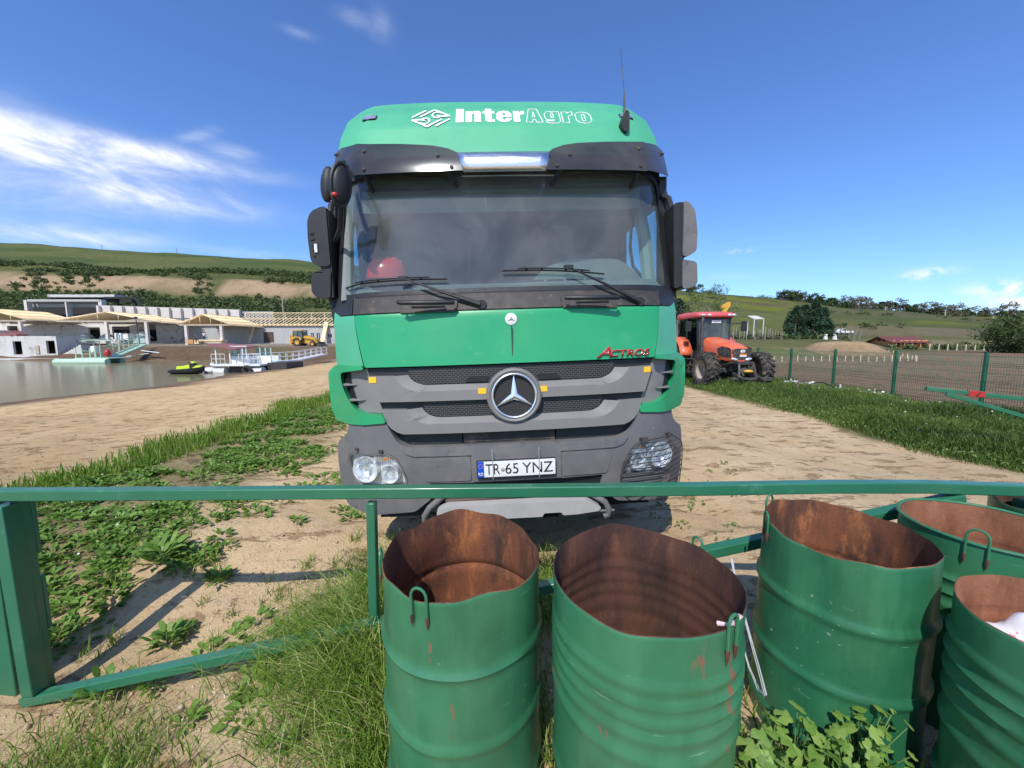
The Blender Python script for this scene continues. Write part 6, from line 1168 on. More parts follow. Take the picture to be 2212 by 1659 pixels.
    for x in (xa,(xa+xb)/2-.5,(xa+xb)/2+.6,xb): q.box(x-.05,x+.05,Y,Y+.1,zd,zd+1.3)
    for z in (.55,.95): q.beam((xa,Y+.05,zd+z),(xb,Y+.05,zd+z),.05,.05)
    q.build('railing','mast_green',p); q=MB(); 
    for x in (PX(187,Y),PX(200,Y)): q.box(x-.04,x+.04,Y+.8,Y+.9,zd,zd+2.35)
    q.build('canopy_post','mast_green',p); q=MB(); xx0,xx1=PX(165,Y),PX(205,Y); q.prism([(xx0,zd+2.25),(xx0+.8,zd+2.45),(xx1-.5,zd+2.48),(xx1,zd+2.3),(xx1-.5,zd+2.4),(xx0+.8,zd+2.37)],Y+.2,Y+2.4); q.build('canopy','mast_green',p)
    q=MB(); q.box(PX(186,Y),PX(195,Y),Y+.4,Y+1,zd+.7,zd+1.6); q.build('control_box','white_paint',p,bevel=.05); q=MB(); q.ell((PX(213,Y),Y+1,zd+.6),(.36,.36,.55),14,8); q.build('red_drum','red_badge',p)
    # stairs/ramp truss from platform to bank
    rm=empty('boarding_ramp',at(240,776,54),label='pale green braced ramp rising from the moored platform to the lake bank',cat='ramp'); q=MB()
    a0,b0=at(222,776,54),at(300,744,62); 
    for dy in (0,1.4): q.beam(a0+Vector((0,dy,0)),b0+Vector((0,dy,0)),.14,.22); q.beam(a0+Vector((0,dy,1.6)),b0+Vector((0,dy,1.6)),.07,.07)
    q.beam(a0+Vector((0,.7,.05)),b0+Vector((0,.7,.05)),1.3,.06); q.build('ramp_beam','mast_green',rm); q=MB()
    for i in range(8):
        m=a0+(b0-a0)*i/7; q.beam(m,m+Vector((.25 if i in (1,3) else 0,0,1.7+(.9 if i in (1,3) else 0))),.12 if i in(1,3) else .06,.12); 
        if i<7: n_=a0+(b0-a0)*(i+1)/7; q.beam(m+Vector((0,0,1.6)),n_,.05,.05)
    q.build('ramp_rail','mast_green',rm)
build_boats()
# ---------------------------------------------------------------- right side
def build_right():
    Y=104; x0,x1=PX(1930,Y),PX(2003,Y); zb=max(PZ(751,Y)-.1,0); g=empty('log_cabin',(x0,Y,zb),label='low orange log cabin with red roof beyond the ploughed field',cat='building'); W_=7.0; zw=PZ(737.5,Y); zr=PZ(727,Y+W_/2)
    ops=[(x0+2.4+i*1.55,x0+3.1+i*1.55,zb+.9,zb+2.0) for i in range(4)]+[(x0+.4,x0+1.8,zb,zb+2.1)]
    q=MB(); holed(q,x0,x1,zb-1,zw,Y,Y+.2,ops); q.box(x0,x0+.2,Y+.2,Y+W_,zb-1,zw); q.box(x1-.2,x1,Y+.2,Y+W_,zb-1,zw); q.prism([(Y,zw),(Y+W_,zw),(Y+W_/2,zr-.1)],x0,x0+.2,axis='x'); q.build('wall','log_orange',g)
    q=MB(); q.box(x0+.3,x1-.3,Y+1.2,Y+1.3,zb,zw); q.build('inner_shade_wall','shade_dark',g)  # near-black wall puts the indoor shade behind the cabin openings
    for s in (0,1):
        q=MB(); ya,yb=(Y-.9,Y+W_/2) if s==0 else (Y+W_+.5,Y+W_/2); za=zw-.25; q.add([(x0-1.2,ya,za),(x1+.6,ya,za),(x1+.6,yb,zr),(x0-1.2,yb,zr),(x0-1.2,ya,za-.12),(x1+.6,ya,za-.12),(x1+.6,yb,zr-.12),(x0-1.2,yb,zr-.12)],[(0,1,2,3),(7,6,5,4),(0,4,5,1),(3,2,6,7),(0,3,7,4),(1,5,6,2)]); q.build('roof','roof_red',g)
    for y in (Y+2.2,Y+3.6): q=MB(); q.box(x0-.04,x0,y,y+1.0,zb+1.9,zb+2.5); q.build('window','shade_dark',g)
    for i in range(5): q=MB(); x=x0+.2+i*(x1-x0-.4)/4; q.box(x-.08,x+.08,Y-.7,Y-.55,zb-.5,zw-.3); q.build('porch_post','log_orange',g)
    # stakes
    rs=random.Random(3); pts=[]
    for i in range(20): px=1655+i*17; pts.append((px,781+rs.uniform(-1,1),33.5,1))
    for i in range(9): t=i/8; pts.append((1900+t*80,750+t*29,66-t*33,1))
    for i in range(12): pts.append((2008+i*19.5,753+i*.7,79,2))
    proto={}
    for k_,(px,py,Y_,kd) in enumerate(pts):
        p=at(px,py,Y_); z=H(p.x,p.y); h_=.50 if kd==1 else 1.3
        if kd not in proto:
            q=MB(); r_=.04 if kd==1 else .10; q.lathe([(0,-.3),(r_,-.3),(r_,h_-.02),(r_*.7,h_),(0,h_)],8); o=q.build('stake' if kd==1 else 'fence_stake','pale_stake',None); o.location=(p.x,p.y,z)
            tag(o,'thin pale wooden stake of the low fence along the near edge of the mound' if kd==1 else 'thick wooden stake of the far fence beyond the ploughed field','stake','stakes edging the mound' if kd==1 else 'stakes beyond the field'); proto[kd]=o
        else: o=proto[kd].copy(); C.objects.link(o); o.location=(p.x,p.y,z); o.rotation_euler=(rs.uniform(-.05,.05),rs.uniform(-.07,.07),rs.uniform(0,6)); o.scale=(1,1,rs.uniform(.85,1.15))
    # vineyard posts, leaning concrete posts
    v=None
    for i in range(26):
        px=1560+i*5.2+rs.uniform(-2,2); Y_=96+rs.uniform(-6,16); p=at(px,720,Y_); z=H(p.x,Y_)
        if v is None: q=MB(); q.box(-.06,.06,-.06,.06,-.3,3.2); v=q.build('vineyard_post','wood_pole',None,label='pale concrete trellis post in the vineyard behind the tractor',cat='post',group='trellis posts behind the tractor'); v.location=(p.x,Y_,z)
        else: o=v.copy(); C.objects.link(o); o.location=(p.x,Y_,z); o.rotation_euler=(rs.uniform(-.06,.06),rs.uniform(-.05,.05),0); o.scale=(1,1,rs.uniform(.6,1.1))
    v=None
    for i in range(6):
        px=1800+i*11; Y_=112; p=at(px,722,Y_); z=H(p.x,Y_)
        if v is None: q=MB(); q.box(-.11,.11,-.11,.11,-.3,2.9); v=q.build('leaning_post','dirty_concrete',None,label='leaning pale concrete post in the row beside the white pickup',cat='post',group='leaning posts beside the pickup'); v.location=(p.x,Y_,z); v.rotation_euler=(0,R(14),0)
        else: o=v.copy(); C.objects.link(o); o.location=(p.x,Y_,z)
    pg=empty('pergola',at(1640,700,100),label='white flat canopy on posts among the vineyard posts',cat='pergola'); q=MB(); a=at(1629,689,100); b=at(1650,686,101); q.add([(a.x,100,a.z),(b.x-.5,100,a.z+.1),(b.x,104,b.z+.7),(a.x+.6,104,b.z+.7),(a.x,100,a.z-.1),(b.x-.5,100,a.z),(b.x,104,b.z+.6),(a.x+.6,104,b.z+.6)],[(0,1,2,3),(7,6,5,4),(0,4,5,1),(1,5,6,2),(2,6,7,3),(3,7,4,0)]); q.build('canopy','concrete',pg)
    q=MB()
    for x,y in ((a.x+.1,100),(b.x-.6,100),(b.x-.1,103.8),(a.x+.8,103.8)): q.box(x-.07,x+.07,y,y+.14,H(x,y)-.2,a.z)
    q.build('legs','stone_white',pg)
    # pickup
    Y_=121; X=PX(1803,Y_); z=H(X+2,Y_); c=empty('pickup_truck',(X,Y_,z),label='small white pickup parked on the hillside beyond the dark conifers',cat='pickup'); L=dict(local=True); q=MB(); q.prism(rnd([(0,.4),(0,.95),(.9,1.05),(1.4,1.65),(2.5,1.65),(2.7,1.0),(4.9,1.0),(4.9,.45)],.08),-.85,.85); q.build('body','white_paint',c,bevel=.05,**L)
    q=MB(); q.prism([(1.1,1.1),(1.5,1.55),(2.4,1.55),(2.5,1.1)],-.87,-.855); q.build('side_window','shade_dark',c,**L)
    for x in (.9,4.0): q=MB(); q.lathe([(0,-.1),(.34,-.1),(.36,.1),(0,.1)],16,M=Matrix.Translation((x,-.82,.36))@Matrix.Rotation(R(90),4,'X')); q.build('wheel','rubber',c,**L)
    # statues on their plinth
    for i,(px,s) in enumerate(((1783,1),(1803,-1))):
        Y_=84; p=at(px,733,Y_); z=p.z; e=empty('bird_statue',(p.x,Y_,z),rz=0,label=('left','right')[i]+' white bird statue on the pale plinth before the conifers',cat='statue'); q=MB(); q.prism(rnd([(-.35,0),(-.25,.5),(-.05,.75),(-.12*s-.05,1.05),(s*.18,1.15),(s*.3,1.02),(.15,.9),(.2,.6),(.35,0)],.05),-.2,.2); q.build('bird','stone_white',e,bevel=.05,**L)
        q=MB(); q.box(-.6,.6,-.4,.4,-.6,0) if i==1 else q.box(-.4,.4,-.4,.4,-.6,0); q.build('base','stone_white',e,bevel=.02,**L)
    q=MB(); a=at(1788,733,84); b=at(1812,737,84); q.box(a.x,b.x,84.6,85.4,b.z-.6,a.z); q.build('plinth','concrete',None,label='long pale concrete plinth beside the bird statues',cat='plinth')
    # electricity poles on the right slopes
    for px,pt,pb,Y_,lb in ((1911,662,683,200,'electricity pole on the slope above the log cabin, left of two others'),(2040,669,692,190,'electricity pole on the right slope, the middle and tallest'),(2144,682,702,190,'electricity pole farthest right on the slope'),(1647,636,650,245,'faint pole on the ridge above the tractor')):
        p=at(px,pb,Y_); z=H(p.x,Y_)-.5; zt=at(px,pt,Y_).z; q=MB(); q.tube([(p.x,Y_,z),(p.x,Y_,zt)],[.28,.18],7)
        for dz in (.4,1.3): q.beam((p.x-1.1,Y_,zt-dz),(p.x+1.1,Y_,zt-dz),.16,.16)
        q.build('electricity_pole','wood_pole',None,label=lb,cat='pole')
    # yellow boom behind the tractor
    g=empty('excavator_boom',at(1572,690,30),label='yellow excavator boom poking up behind the tractor roof',cat='excavator'); q=MB(); a=at(1563,672,30); b=at(1578,652,30); c_=at(1560,660,30); q.prism([(a.x-.02,a.z-2.5),(a.x+.2,a.z-2.5),(a.x+.25,a.z),(b.x+.05,b.z-.25),(b.x,b.z),(b.x-.15,b.z),(a.x-.05,a.z)],30,30.3); q.build('boom','yellow_machine',g); q=MB(); q.prism([(b.x-.1,b.z),(b.x,b.z-.25),(c_.x,c_.z-.22),(c_.x-.02,c_.z)],30.02,30.24); q.build('stick','yellow_machine',g)
build_right()
# ---------------------------------------------------------------- trees and plants
def leaves(n,ctr,size,tilt=1.0,fold=.25,asp=.55):
    """n folded leaves as (n,4,3): tip, side, base, side"""
    d=rng.normal(size=(n,3)); d[:,2]=np.abs(d[:,2])*tilt; d/=np.linalg.norm(d,axis=1)[:,None]; w=np.cross(d,rng.normal(size=(n,3))); w/=np.linalg.norm(w,axis=1)[:,None]; u=np.cross(w,d)
    s=(size*rng.uniform(.6,1.35,n))[:,None]; a=asp
    return np.stack([ctr,ctr+d*s*.5+w*s*a*.5+u*s*fold*.3,ctr+d*s,ctr+d*s*.5-w*s*a*.5+u*s*fold*.3],1)
LF=[(0,1,2),(0,2,3)]
def crown_pts(n,rad,hgt_,shape='round',clumps=22,seed=0):
    r_=np.random.default_rng(seed); c=[]
    for _ in range(clumps):
        t=r_.uniform(.06,1) if shape=='cone' else r_.uniform(.08,1); a=r_.uniform(0,2*np.pi)
        R_=rad*((1-t)**.8 if shape=='cone' else math.sqrt(max(.05,1-(2*t-1)**2))*(.9+.3*r_.random())); q=r_.uniform(.35,1)**.6*R_; c.append((q*math.cos(a),q*math.sin(a),t*hgt_,(.20+.22*r_.random())*rad*(1.15-.5*t if shape=='cone' else 1)))
    c=np.array(c); i=r_.integers(0,clumps,n); p=r_.normal(size=(n,3)); p/=np.linalg.norm(p,axis=1)[:,None]; p*=(r_.uniform(.25,1,n)**.4)[:,None]; return c[i,:3]+p*c[i,3:4]*np.array([1,1,.8]),i,clumps
def make_tree(name,loc,rad,h,leafm,n,lsz,shape='round',trunk=.25,seed=0,label='',cat='tree',group=None,clumps=22,base=0.0):
    t=empty(name,loc,rz=seed,label=label,cat=cat,group=group); P,i,k=crown_pts(n,rad,h*(1-base),shape,clumps,seed); P[:,2]+=h*base; cr=np.random.default_rng(seed).random(k); rn=np.clip(cr[i]*.7+rng.random(n)*.3,0,1)
    npmesh('crown',leaves(n,P,lsz,1.0),LF,rn,leafm,t)
    q=MB(); q.tube([(0,0,-.3),(.04*rad,0,h*.35),(0,.03*rad,h*.75)],[trunk,trunk*.7,trunk*.25],8)
    for j in range(6): a=j*1.05; q.tube([(0,0,h*(.22+.08*j)),(rad*.5*math.cos(a),rad*.5*math.sin(a),h*(.40+.08*j))],[trunk*.35,trunk*.1],5)
    q.build('trunk','bark',t,local=True); return t
def build_trees():
    spots=[(1716,95,4.3,7.6,1),(1735,97,4.0,8.2,2),(1757,94,4.0,8.3,3),(1776,96,3.6,7.4,4)]
    lbs=['broad dark conifer at the left end of the four standing together','taller dark conifer second from the left in the clump','dark conifer third from the left, behind the statues','dark conifer at the right end of the clump above the bird statues']
    for (px,Y,r_,h,sd),lb in zip(spots,lbs): p=at(px,730,Y); make_tree('conifer_tree',(p.x,Y,PZ(731.5,Y)-.2),r_*.8,h,'conifer_leaf',5200,.42,'cone',.3,sd,lb,group='dark conifers',clumps=46)
    p=at(1532,670,62); make_tree('leafy_tree',(p.x,62,H(p.x,62)),3.6,PZ(624,62)-H(p.x,62),'spring_leaf',3800,.24,seed=11,label='feathery pale green tree behind the tractor cab roof',clumps=30,base=.25)
    p=at(1464,670,58); make_tree('dark_tree',(p.x,58,H(p.x,58)),1.9,PZ(640,58)-H(p.x,58),'conifer_leaf',2600,.3,'cone',.25,12,'dark tree at the edge of the truck, left of the tractor cab',clumps=26)
    p=at(1500,690,60); make_tree('dark_tree',(p.x,66,H(p.x,66)),2.6,PZ(655,66)-H(p.x,66),'bush_leaf',2600,.3,seed=13,label='dense dark green tree below the feathery pale one behind the tractor',clumps=26)
    p=at(2245,735,60); make_tree('round_tree',(p.x,60,H(p.x,60)-.2),5.2,PZ(681,60)-H(p.x,60),'bush_leaf',15000,.36,seed=14,label='big round olive tree cut by the right edge beyond the fence',clumps=60)
    # ridge trees: three kinds copied along the ridge line
    kinds=[]
    for k_,(m,r_,h,lb) in enumerate((('bush_leaf',4.2,6.2,'round dark tree on the far right ridge'),('bare_leaf',4.6,7.2,'greyish half-bare tree on the far right ridge'),('bush_leaf',3.4,4.4,'low dark bush tree on the far right ridge'))):
        kinds.append((make_tree('ridge_tree',(0,0,-50),r_,h,m,900,.75,seed=20+k_,label=lb,group='trees along the right ridge',clumps=16,trunk=.2),lb))
    rs=random.Random(9); first=[True]*3; pxs=[1492,1500,1690,1697,1706,1716,1724,1738,1752,1760,1772,1782,1793,1806,1815,1826,1836,1846,1857,1868,1880,1892,1904,1913,1926,1938,1950,1962,1974,1986,1998,2012,2026,2040,2053,2068,2080,2094,2108,2122,2136,2150,2165,2180,2196,2212]
    for i,px in enumerate(pxs):
        k_=rs.choice((0,1,1,2,2)) if px<1960 else rs.choice((0,2,2,1)); Y=236+rs.uniform(-8,6); x=PX(px,Y,670); z=H(x,Y)-.4; o,lb=kinds[k_]; sc=rs.uniform(.7,1.2)
        if first[k_]: first[k_]=False; o.location=(x,Y,z); o.scale=(sc,sc,sc*rs.uniform(.8,1.1))
        else: dup(o,(x,Y,z),rz=rs.uniform(0,6),scale=(sc,sc,sc*rs.uniform(.8,1.1)))
    for k_ in range(3):
        if first[k_]: kinds[k_][0].location=(PX(1800,240,670),240,H(PX(1800,240,670),240))
    # scrub on the hillsides (one mass each)
    def scrub(name,regions,leafm,lsz,label_):
        C_=[];S_=[];Rn=[]
        for (x0,x1,y0,y1,n,h,per,th,sc) in regions:
            bx_=rng.uniform(x0,x1,n); by_=rng.uniform(y0,y1,n); nz=fbm(bx_,by_,sc,3,60); keep=nz>th; bx_,by_=bx_[keep],by_[keep]; bz_=hgt(bx_,by_)
            rad=h*rng.uniform(.5,1.3,len(bx_)); i=np.repeat(np.arange(len(bx_)),per); m=len(i); p=rng.normal(size=(m,3)); p/=np.linalg.norm(p,axis=1)[:,None]; p[:,2]=np.abs(p[:,2])*.9
            C_.append(np.stack([bx_[i],by_[i],bz_[i]],1)+p*(rad[i]*rng.uniform(.4,1,m))[:,None]); Rn.append(np.clip(rng.random(len(bx_))[i]*.7+rng.random(m)*.3,0,1)); S_.append(np.full(m,lsz)*np.clip(rad[i]/h,.6,1.4))
        c=np.concatenate(C_); s=np.concatenate(S_); o=npmesh(name,leaves(len(c),c,s,.8),LF,np.concatenate(Rn),leafm,kind='stuff'); return o
    scrub('hillside_scrub',[(-270,-40,167,178,800,1.5,46,-.45,.03),(-270,-40,157,163,420,1.2,45,-.3,.06),(-250,-40,100,148,1700,1.6,36,-.3,.045),(-270,-50,149,157,420,1.1,40,.12,.06),(-270,-40,128,151,700,1.5,36,-.1,.05),(-130,-45,88,104,160,1.2,50,-.1,.08),(-230,-120,100,135,260,2.4,60,-.2,.05)],'scrub_leaf',.75,'')
    scrub('far_scrub',[(95,330,128,134,110,1.3,40,-.1,.05),(100,330,168,178,150,1.4,40,.0,.04),(60,330,206,216,130,1.6,40,.05,.03),(118,330,236,246,420,2.2,46,-.3,.03),(60,140,86,104,90,.9,45,.05,.08),(110,300,88,120,90,1.3,45,.2,.05),(55,90,98,112,60,1.3,60,-.1,.1)],'scrub_leaf',.6,'')
    scrub('vineyard_rows',[(55,84,92,116,330,.9,34,-.5,.2)],'bare_leaf',.45,'')
build_trees()
# ---------------------------------------------------------------- grass and weeds (nobody could count them)
def blades(name,x,y,h,matn,wid=.006,lean=.5,rnd_=None,curl=.35,wind=(0.,0.),z=None,kind='stuff',parent=None):
    n=len(x); z=hgt(x,y)-.01 if z is None else z; a=rng.uniform(0,2*np.pi,n); d=np.stack([np.cos(a),np.sin(a)],1)*(lean*rng.uniform(.2,1,n))[:,None]+np.array(wind); s=rng.uniform(0,2*np.pi,n); w=np.stack([np.cos(s),np.sin(s)],1)*(wid*rng.uniform(.6,1.3,n))[:,None]
    b=np.stack([x,y,z],1); V=[]
    for t,wk in ((0,1),(.35,.9),(.7,.6)):
        c=b.copy(); c[:,:2]+=d*(h*(t*.35+t*t*.65))[:,None]; c[:,2]+=h*(t-curl*t*t*rng.uniform(.7,1.1,n)*.5)
        for sg in (-1,1): v=c.copy(); v[:,:2]+=sg*w*wk; V.append(v)
    c=b.copy(); c[:,:2]+=d*h[:,None]; c[:,2]+=h*(1-curl*rng.uniform(.6,1.4,n)*.75); V.append(c)
    V=np.stack(V,1); return npmesh(name,V,[(0,1,3,2),(2,3,5,4),(4,5,6)],rng.random(n) if rnd_ is None else rnd_,matn,parent,kind=kind)
def scatter(n,x0,x1,y0,y1,fn):
    x=rng.uniform(x0,x1,n); y=rng.uniform(y0,y1,n); k=rng.random(n)<fn(x,y); return x[k],y[k]
def tufts(cx,cy,per,sp): 
    i=np.repeat(np.arange(len(cx)),per); return cx[i]+rng.normal(size=len(i))*sp,cy[i]+rng.normal(size=len(i))*sp
def build_veg():
    # verge between road and fence: dense, tall
    edge=lambda x,y: sst(6.25,6.9,x+.3*fbm(x,y,.7,3,40))*(1-sst(10.7,11.1,x))
    xs,ys=[],[]
    for y0,y1,n in ((2.2,5,44000),(5,9,60000),(9,14,40000),(14,24,26000)): x,y=scatter(n,6.0,11.2,y0,y1,edge); xs.append(x); ys.append(y)
    x=np.concatenate(xs); y=np.concatenate(ys); hh=(.11+.10*(fbm(x,y,.8,3,70)+.6))*rng.uniform(.6,1.4,len(x))*(.45+.75*sst(6.3,7.4,x)); bushy=np.exp(-((x-9.9)/.6)**2-((y-10.0)/.8)**2)+.8*np.exp(-((x-10)/.6)**2-((y-8.0)/.7)**2); hh=hh*(1+1.1*bushy)+.02
    rn=np.clip(.35+.35*fbm(x,y,.5,3,71)+rng.normal(size=len(x))*.18,0,1); blades('verge_grass',x,y,hh,'verge_grass',.0058,.55,rn,wind=(-.05,-.05))
    c=np.stack([x,y],1)[rng.random(len(x))<.10]; cz=hgt(c[:,0],c[:,1])+.05+.06*rng.random(len(c)); V=leaves(len(c),np.stack([c[:,0],c[:,1],cz],1),.042,.6,asp=.6); npmesh('verge_weeds',V,LF,rng.random(len(c)),'verge_grass',kind='stuff')
    fx,fy=scatter(130,6.8,10.4,3,14,lambda a,b:np.full(len(a),.5)); V=leaves(len(fx),np.stack([fx,fy,hgt(fx,fy)+.16+.08*rng.random(len(fx))],1),.035,.4,asp=.9); npmesh('verge_flowers',V,LF,rng.random(len(fx)),'white_flower',kind='stuff')
    # bright grass strip + low weeds left of the truck
    sx,sy=scatter(46000,-6.6,-4.5,1.5,26,lambda a,b:sst(-5.95,-5.5,a+.35*fbm(a,b,.8,3,43)+.0*b)*(1-sst(-4.95,-4.6,a+.2*fbm(a,b,1.2,2,72)))*np.clip(9/(b+2),.25,1)); blades('bright_grass',sx,sy,.20*rng.uniform(.5,1.3,len(sx)),'grass_blade',.007,.35,np.clip(rng.normal(size=len(sx))*.15+.42,0,1))
    # leafy weeds: rosettes of leaves
    def rosettes(name,cx,cy,per,rad,lsz,leafm,up=.6):
        i=np.repeat(np.arange(len(cx)),per); n=len(i); a=rng.uniform(0,2*np.pi,n); q=rad*np.sqrt(rng.random(n))*rng.uniform(.6,1.3,len(cx))[i]; x=cx[i]+q*np.cos(a); y=cy[i]+q*np.sin(a); z=hgt(x,y)+rng.random(n)*rad*.55*(1-q/rad*.5)
        d=np.stack([np.cos(a),np.sin(a),np.full(n,up)*rng.uniform(.2,1.5,n)],1); d/=np.linalg.norm(d,axis=1)[:,None]; w=np.stack([-np.sin(a),np.cos(a),rng.normal(size=n)*.3],1); s=(lsz*rng.uniform(.5,1.4,n))[:,None]; b=np.stack([x,y,z],1)
        V=np.stack([b,b+d*s*.35+w*s*.2+[0,0,.006],b+d*s*.75+w*s*.2,b+d*s-[0,0,1]*s*.15,b+d*s*.75-w*s*.2,b+d*s*.35-w*s*.2+[0,0,.006]],1); rn=np.clip(rng.random(len(cx))[i]*.5+rng.random(n)*.5,0,1)
        npmesh(name,V,[(0,1,2,3),(0,3,4,5)],rn,leafm,kind='stuff')
    dn=lambda a,b: (sst(-.15,.25,fbm(a,b,.9,3,73)+.55*np.exp(-((a+4.1)/.9)**2)-.12))*sst(-5.3,-4.9,a)*(1-sst(-3.1,-2.2,a+.10*b-.25))
    cx,cy=scatter(3400,-5.4,-1.5,1.7,15,dn); rosettes('low_weeds',cx,cy,26,.085,.058,'weed_leaf')
    cx,cy=scatter(330,-3.0,-1.2,1.7,7,lambda a,b:sst(.05,.45,fbm(a,b,1.4,3,74))*.7); rosettes('scattered_weeds',cx,cy,22,.075,.06,'weed_leaf')
    cx,cy=scatter(500,1.3,6.0,2.4,9,lambda a,b:sst(.25,.55,fbm(a,b,.9,3,75))*(1-sst(3.2,4.2,a))*(1-sst(4.6,6,b))*.8); rosettes('road_weeds',cx,cy,12,.06,.035,'weed_leaf')
    fx,fy=scatter(900,-5.2,-3.2,2,9,dn); fx,fy=fx[:260],fy[:260]; V=leaves(len(fx),np.stack([fx,fy,hgt(fx,fy)+.10+.05*rng.random(len(fx))],1),.016,.4,asp=.9); npmesh('weed_flowers',V,LF,rng.random(len(fx)),'white_flower',kind='stuff')
    # single larger plants one can point at
    def plant(px,py,Y,rad,lsz,n,label,leafm='weed_leaf',up=.8):
        n=int(n*1.5); lsz*=.72; p=at(px,py,Y); z=H(p.x,Y); t=empty('weed_plant',(p.x,Y,z),label=label,cat='plant'); a=rng.uniform(0,2*np.pi,n); q=rad*rng.uniform(.05,.5,n); d=np.stack([np.cos(a),np.sin(a),up*rng.uniform(.3,1.8,n)],1); d/=np.linalg.norm(d,axis=1)[:,None]; w=np.stack([-np.sin(a),np.cos(a),rng.normal(size=n)*.25],1); s=(lsz*rng.uniform(.6,1.4,n))[:,None]; b=np.stack([q*np.cos(a),q*np.sin(a),rng.random(n)*rad*.5],1)
        V=np.stack([b,b+d*s*.3+w*s*.13,b+d*s*.6+w*s*.17,b+d*s*.85+w*s*.09-[0,0,1]*s*.06,b+d*s-[0,0,1]*s*.2,b+d*s*.85-w*s*.09-[0,0,1]*s*.06,b+d*s*.6-w*s*.17,b+d*s*.3-w*s*.13],1); npmesh('leaves',V,[(0,1,2,6,7),(2,3,4,5,6)],rng.random(n),leafm,t)
        q_=MB(); q_.tube([(0,0,-.02),(0,0,rad*.5)],[.008,.004],5); q_.build('stem','stem_green',t,local=True)
    for args in ((345,1180,2.9,.22,.16,60,'broad-leaved dock plant among the weeds left of the gate upright','mallow_leaf'),(468,1190,2.75,.13,.10,46,'small isolated leafy weed on bare soil before the grass clump'),(352,1290,2.3,.15,.11,60,'leafy weed on the edge of the bare dirt, nearer than the dock plant'),(205,1385,1.95,.14,.11,40,'small weed standing in the post shadow behind the brace'),(330,1385,1.97,.12,.07,36,'tiny spreading weed just behind the diagonal brace'),(372,1610,1.35,.07,.085,9,'single dark seedling with few leaves in the near left dirt'),(860-260,1520,1.5,.1,.07,30,'tuft of small weeds beside the pale clod')): plant(*args)
    # grass clump around the upright and along the gate
    def clump(n,cx,cy,sx_,sy_): return rng.normal(cx,sx_,n),rng.normal(cy,sy_,n)
    xs,ys,hs=[],[],[]
    for cx,cy,sx_,sy_,n,h in ((-.80,1.95,.14,.24,2700,.44),(-1.08,2.05,.20,.20,1200,.34),(-.62,2.5,.26,.26,2000,.32),(-.48,1.62,.08,.2,900,.30),(-.05,2.42,.42,.16,3400,.34),(.45,2.38,.28,.14,1900,.30),(-.60,1.42,.07,.10,650,.28),(-.52,1.05,.07,.08,420,.22),(.13,1.5,.035,.3,500,.2),(.9,1.8,.25,.1,600,.2)):
        x,y=clump(n,cx,cy,sx_,sy_); xs.append(x);ys.append(y);hs.append(h*rng.uniform(.45,1.25,n))
    x,y,h=map(np.concatenate,(xs,ys,hs)); inb=np.zeros(len(x),bool)
    for bx_,by_ in ((-.18,1.378),(.432,1.18),(1.4,1.537),(2.05,1.6),(1.645,.965),(2.8,1.6)): inb|=(x-bx_)**2+(y-by_)**2<.30**2
    x,y,h=x[~inb],y[~inb],h[~inb]; blades('gate_grass',x,y,h,'grass_blade',.0026,.85,None,curl=.8,wind=(-.30,-.05))
    xs,ys,hs=[],[],[]
    for cx,cy,sx_,sy_,n,h in ((-1.62,1.20,.16,.10,1500,.22),(-1.85,1.45,.16,.12,900,.22),(-1.40,1.05,.10,.07,500,.17),(-2.2,1.55,.2,.2,700,.22)):
        x,y=clump(n,cx,cy,sx_,sy_); xs.append(x);ys.append(y);hs.append(h*rng.uniform(.45,1.3,n))
    x,y,h=map(np.concatenate,(xs,ys,hs)); blades('corner_grass',x,y,h,'grass_blade',.0028,.7,None,curl=.6,wind=(.1,0))
    x,y=scatter(900,-1.6,1.1,.9,6,lambda a,b:np.full(len(a),.8)*(fbm(a,b,1.5,2,77)>.25)); x,y=tufts(x,y,9,.02); blades('loose_grass',x,y,.07*rng.uniform(.4,1.4,len(x)),'grass_blade',.003,.9)
    x,y=scatter(160,-3.2,-.6,1.5,3.2,lambda a,b:np.full(len(a),.5)); x,y=tufts(x,y,14,.02); blades('young_grass',x,y,.12*rng.uniform(.4,1.5,len(x)),'grass_blade',.003,.7)
    # mallow and grass in front of the barrels, bottom right
    def mallow(x,y,h,n,lsz,label,seed):
        n=int(n*1.7); lsz*=.80
        z=H(x,y); t=empty('mallow_plant',(x,y,z),label=label,cat='plant'); Vs=[]; r_=np.random.default_rng(seed); q=MB()
        for i in range(n):
            a=r_.uniform(0,6.28); hh=h*r_.uniform(.45,1.05); d=r_.uniform(.03,.13); tip=Vector((d*math.cos(a),d*math.sin(a),hh)); q.tube([(0,0,0),(tip.x*.4,tip.y*.4,hh*.6),tuple(tip)],[.003,.0025,.002],4)
            nn=Vector((math.cos(a)*.5,math.sin(a)*.5-.25,1)).normalized()+Vector(r_.normal(size=3)*.2); nn.normalize(); u=nn.orthogonal().normalized(); v=nn.cross(u); ls=lsz*r_.uniform(.6,1.3); ph=r_.uniform(0,6.28); ring=[]
            for j in range(15):
                an=ph+j*2*math.pi/15*.93; rr_=ls*(.72+.28*abs(math.cos(an*2.5-ph)))*(.94+.08*(j%2)); ring.append(tip+(u*math.cos(an)+v*math.sin(an))*rr_+nn*(-.25*rr_*abs(math.sin(an*2.5-ph))-.10*rr_))
            Vs.append([tip]+ring)
        npmesh('leaves',np.array([[tuple(p) for p in l] for l in Vs]),[(0,j,j+1) for j in range(1,15)],r_.random(n),'mallow_leaf',t,smooth=False); q.build('stems','stem_green',t,local=True)
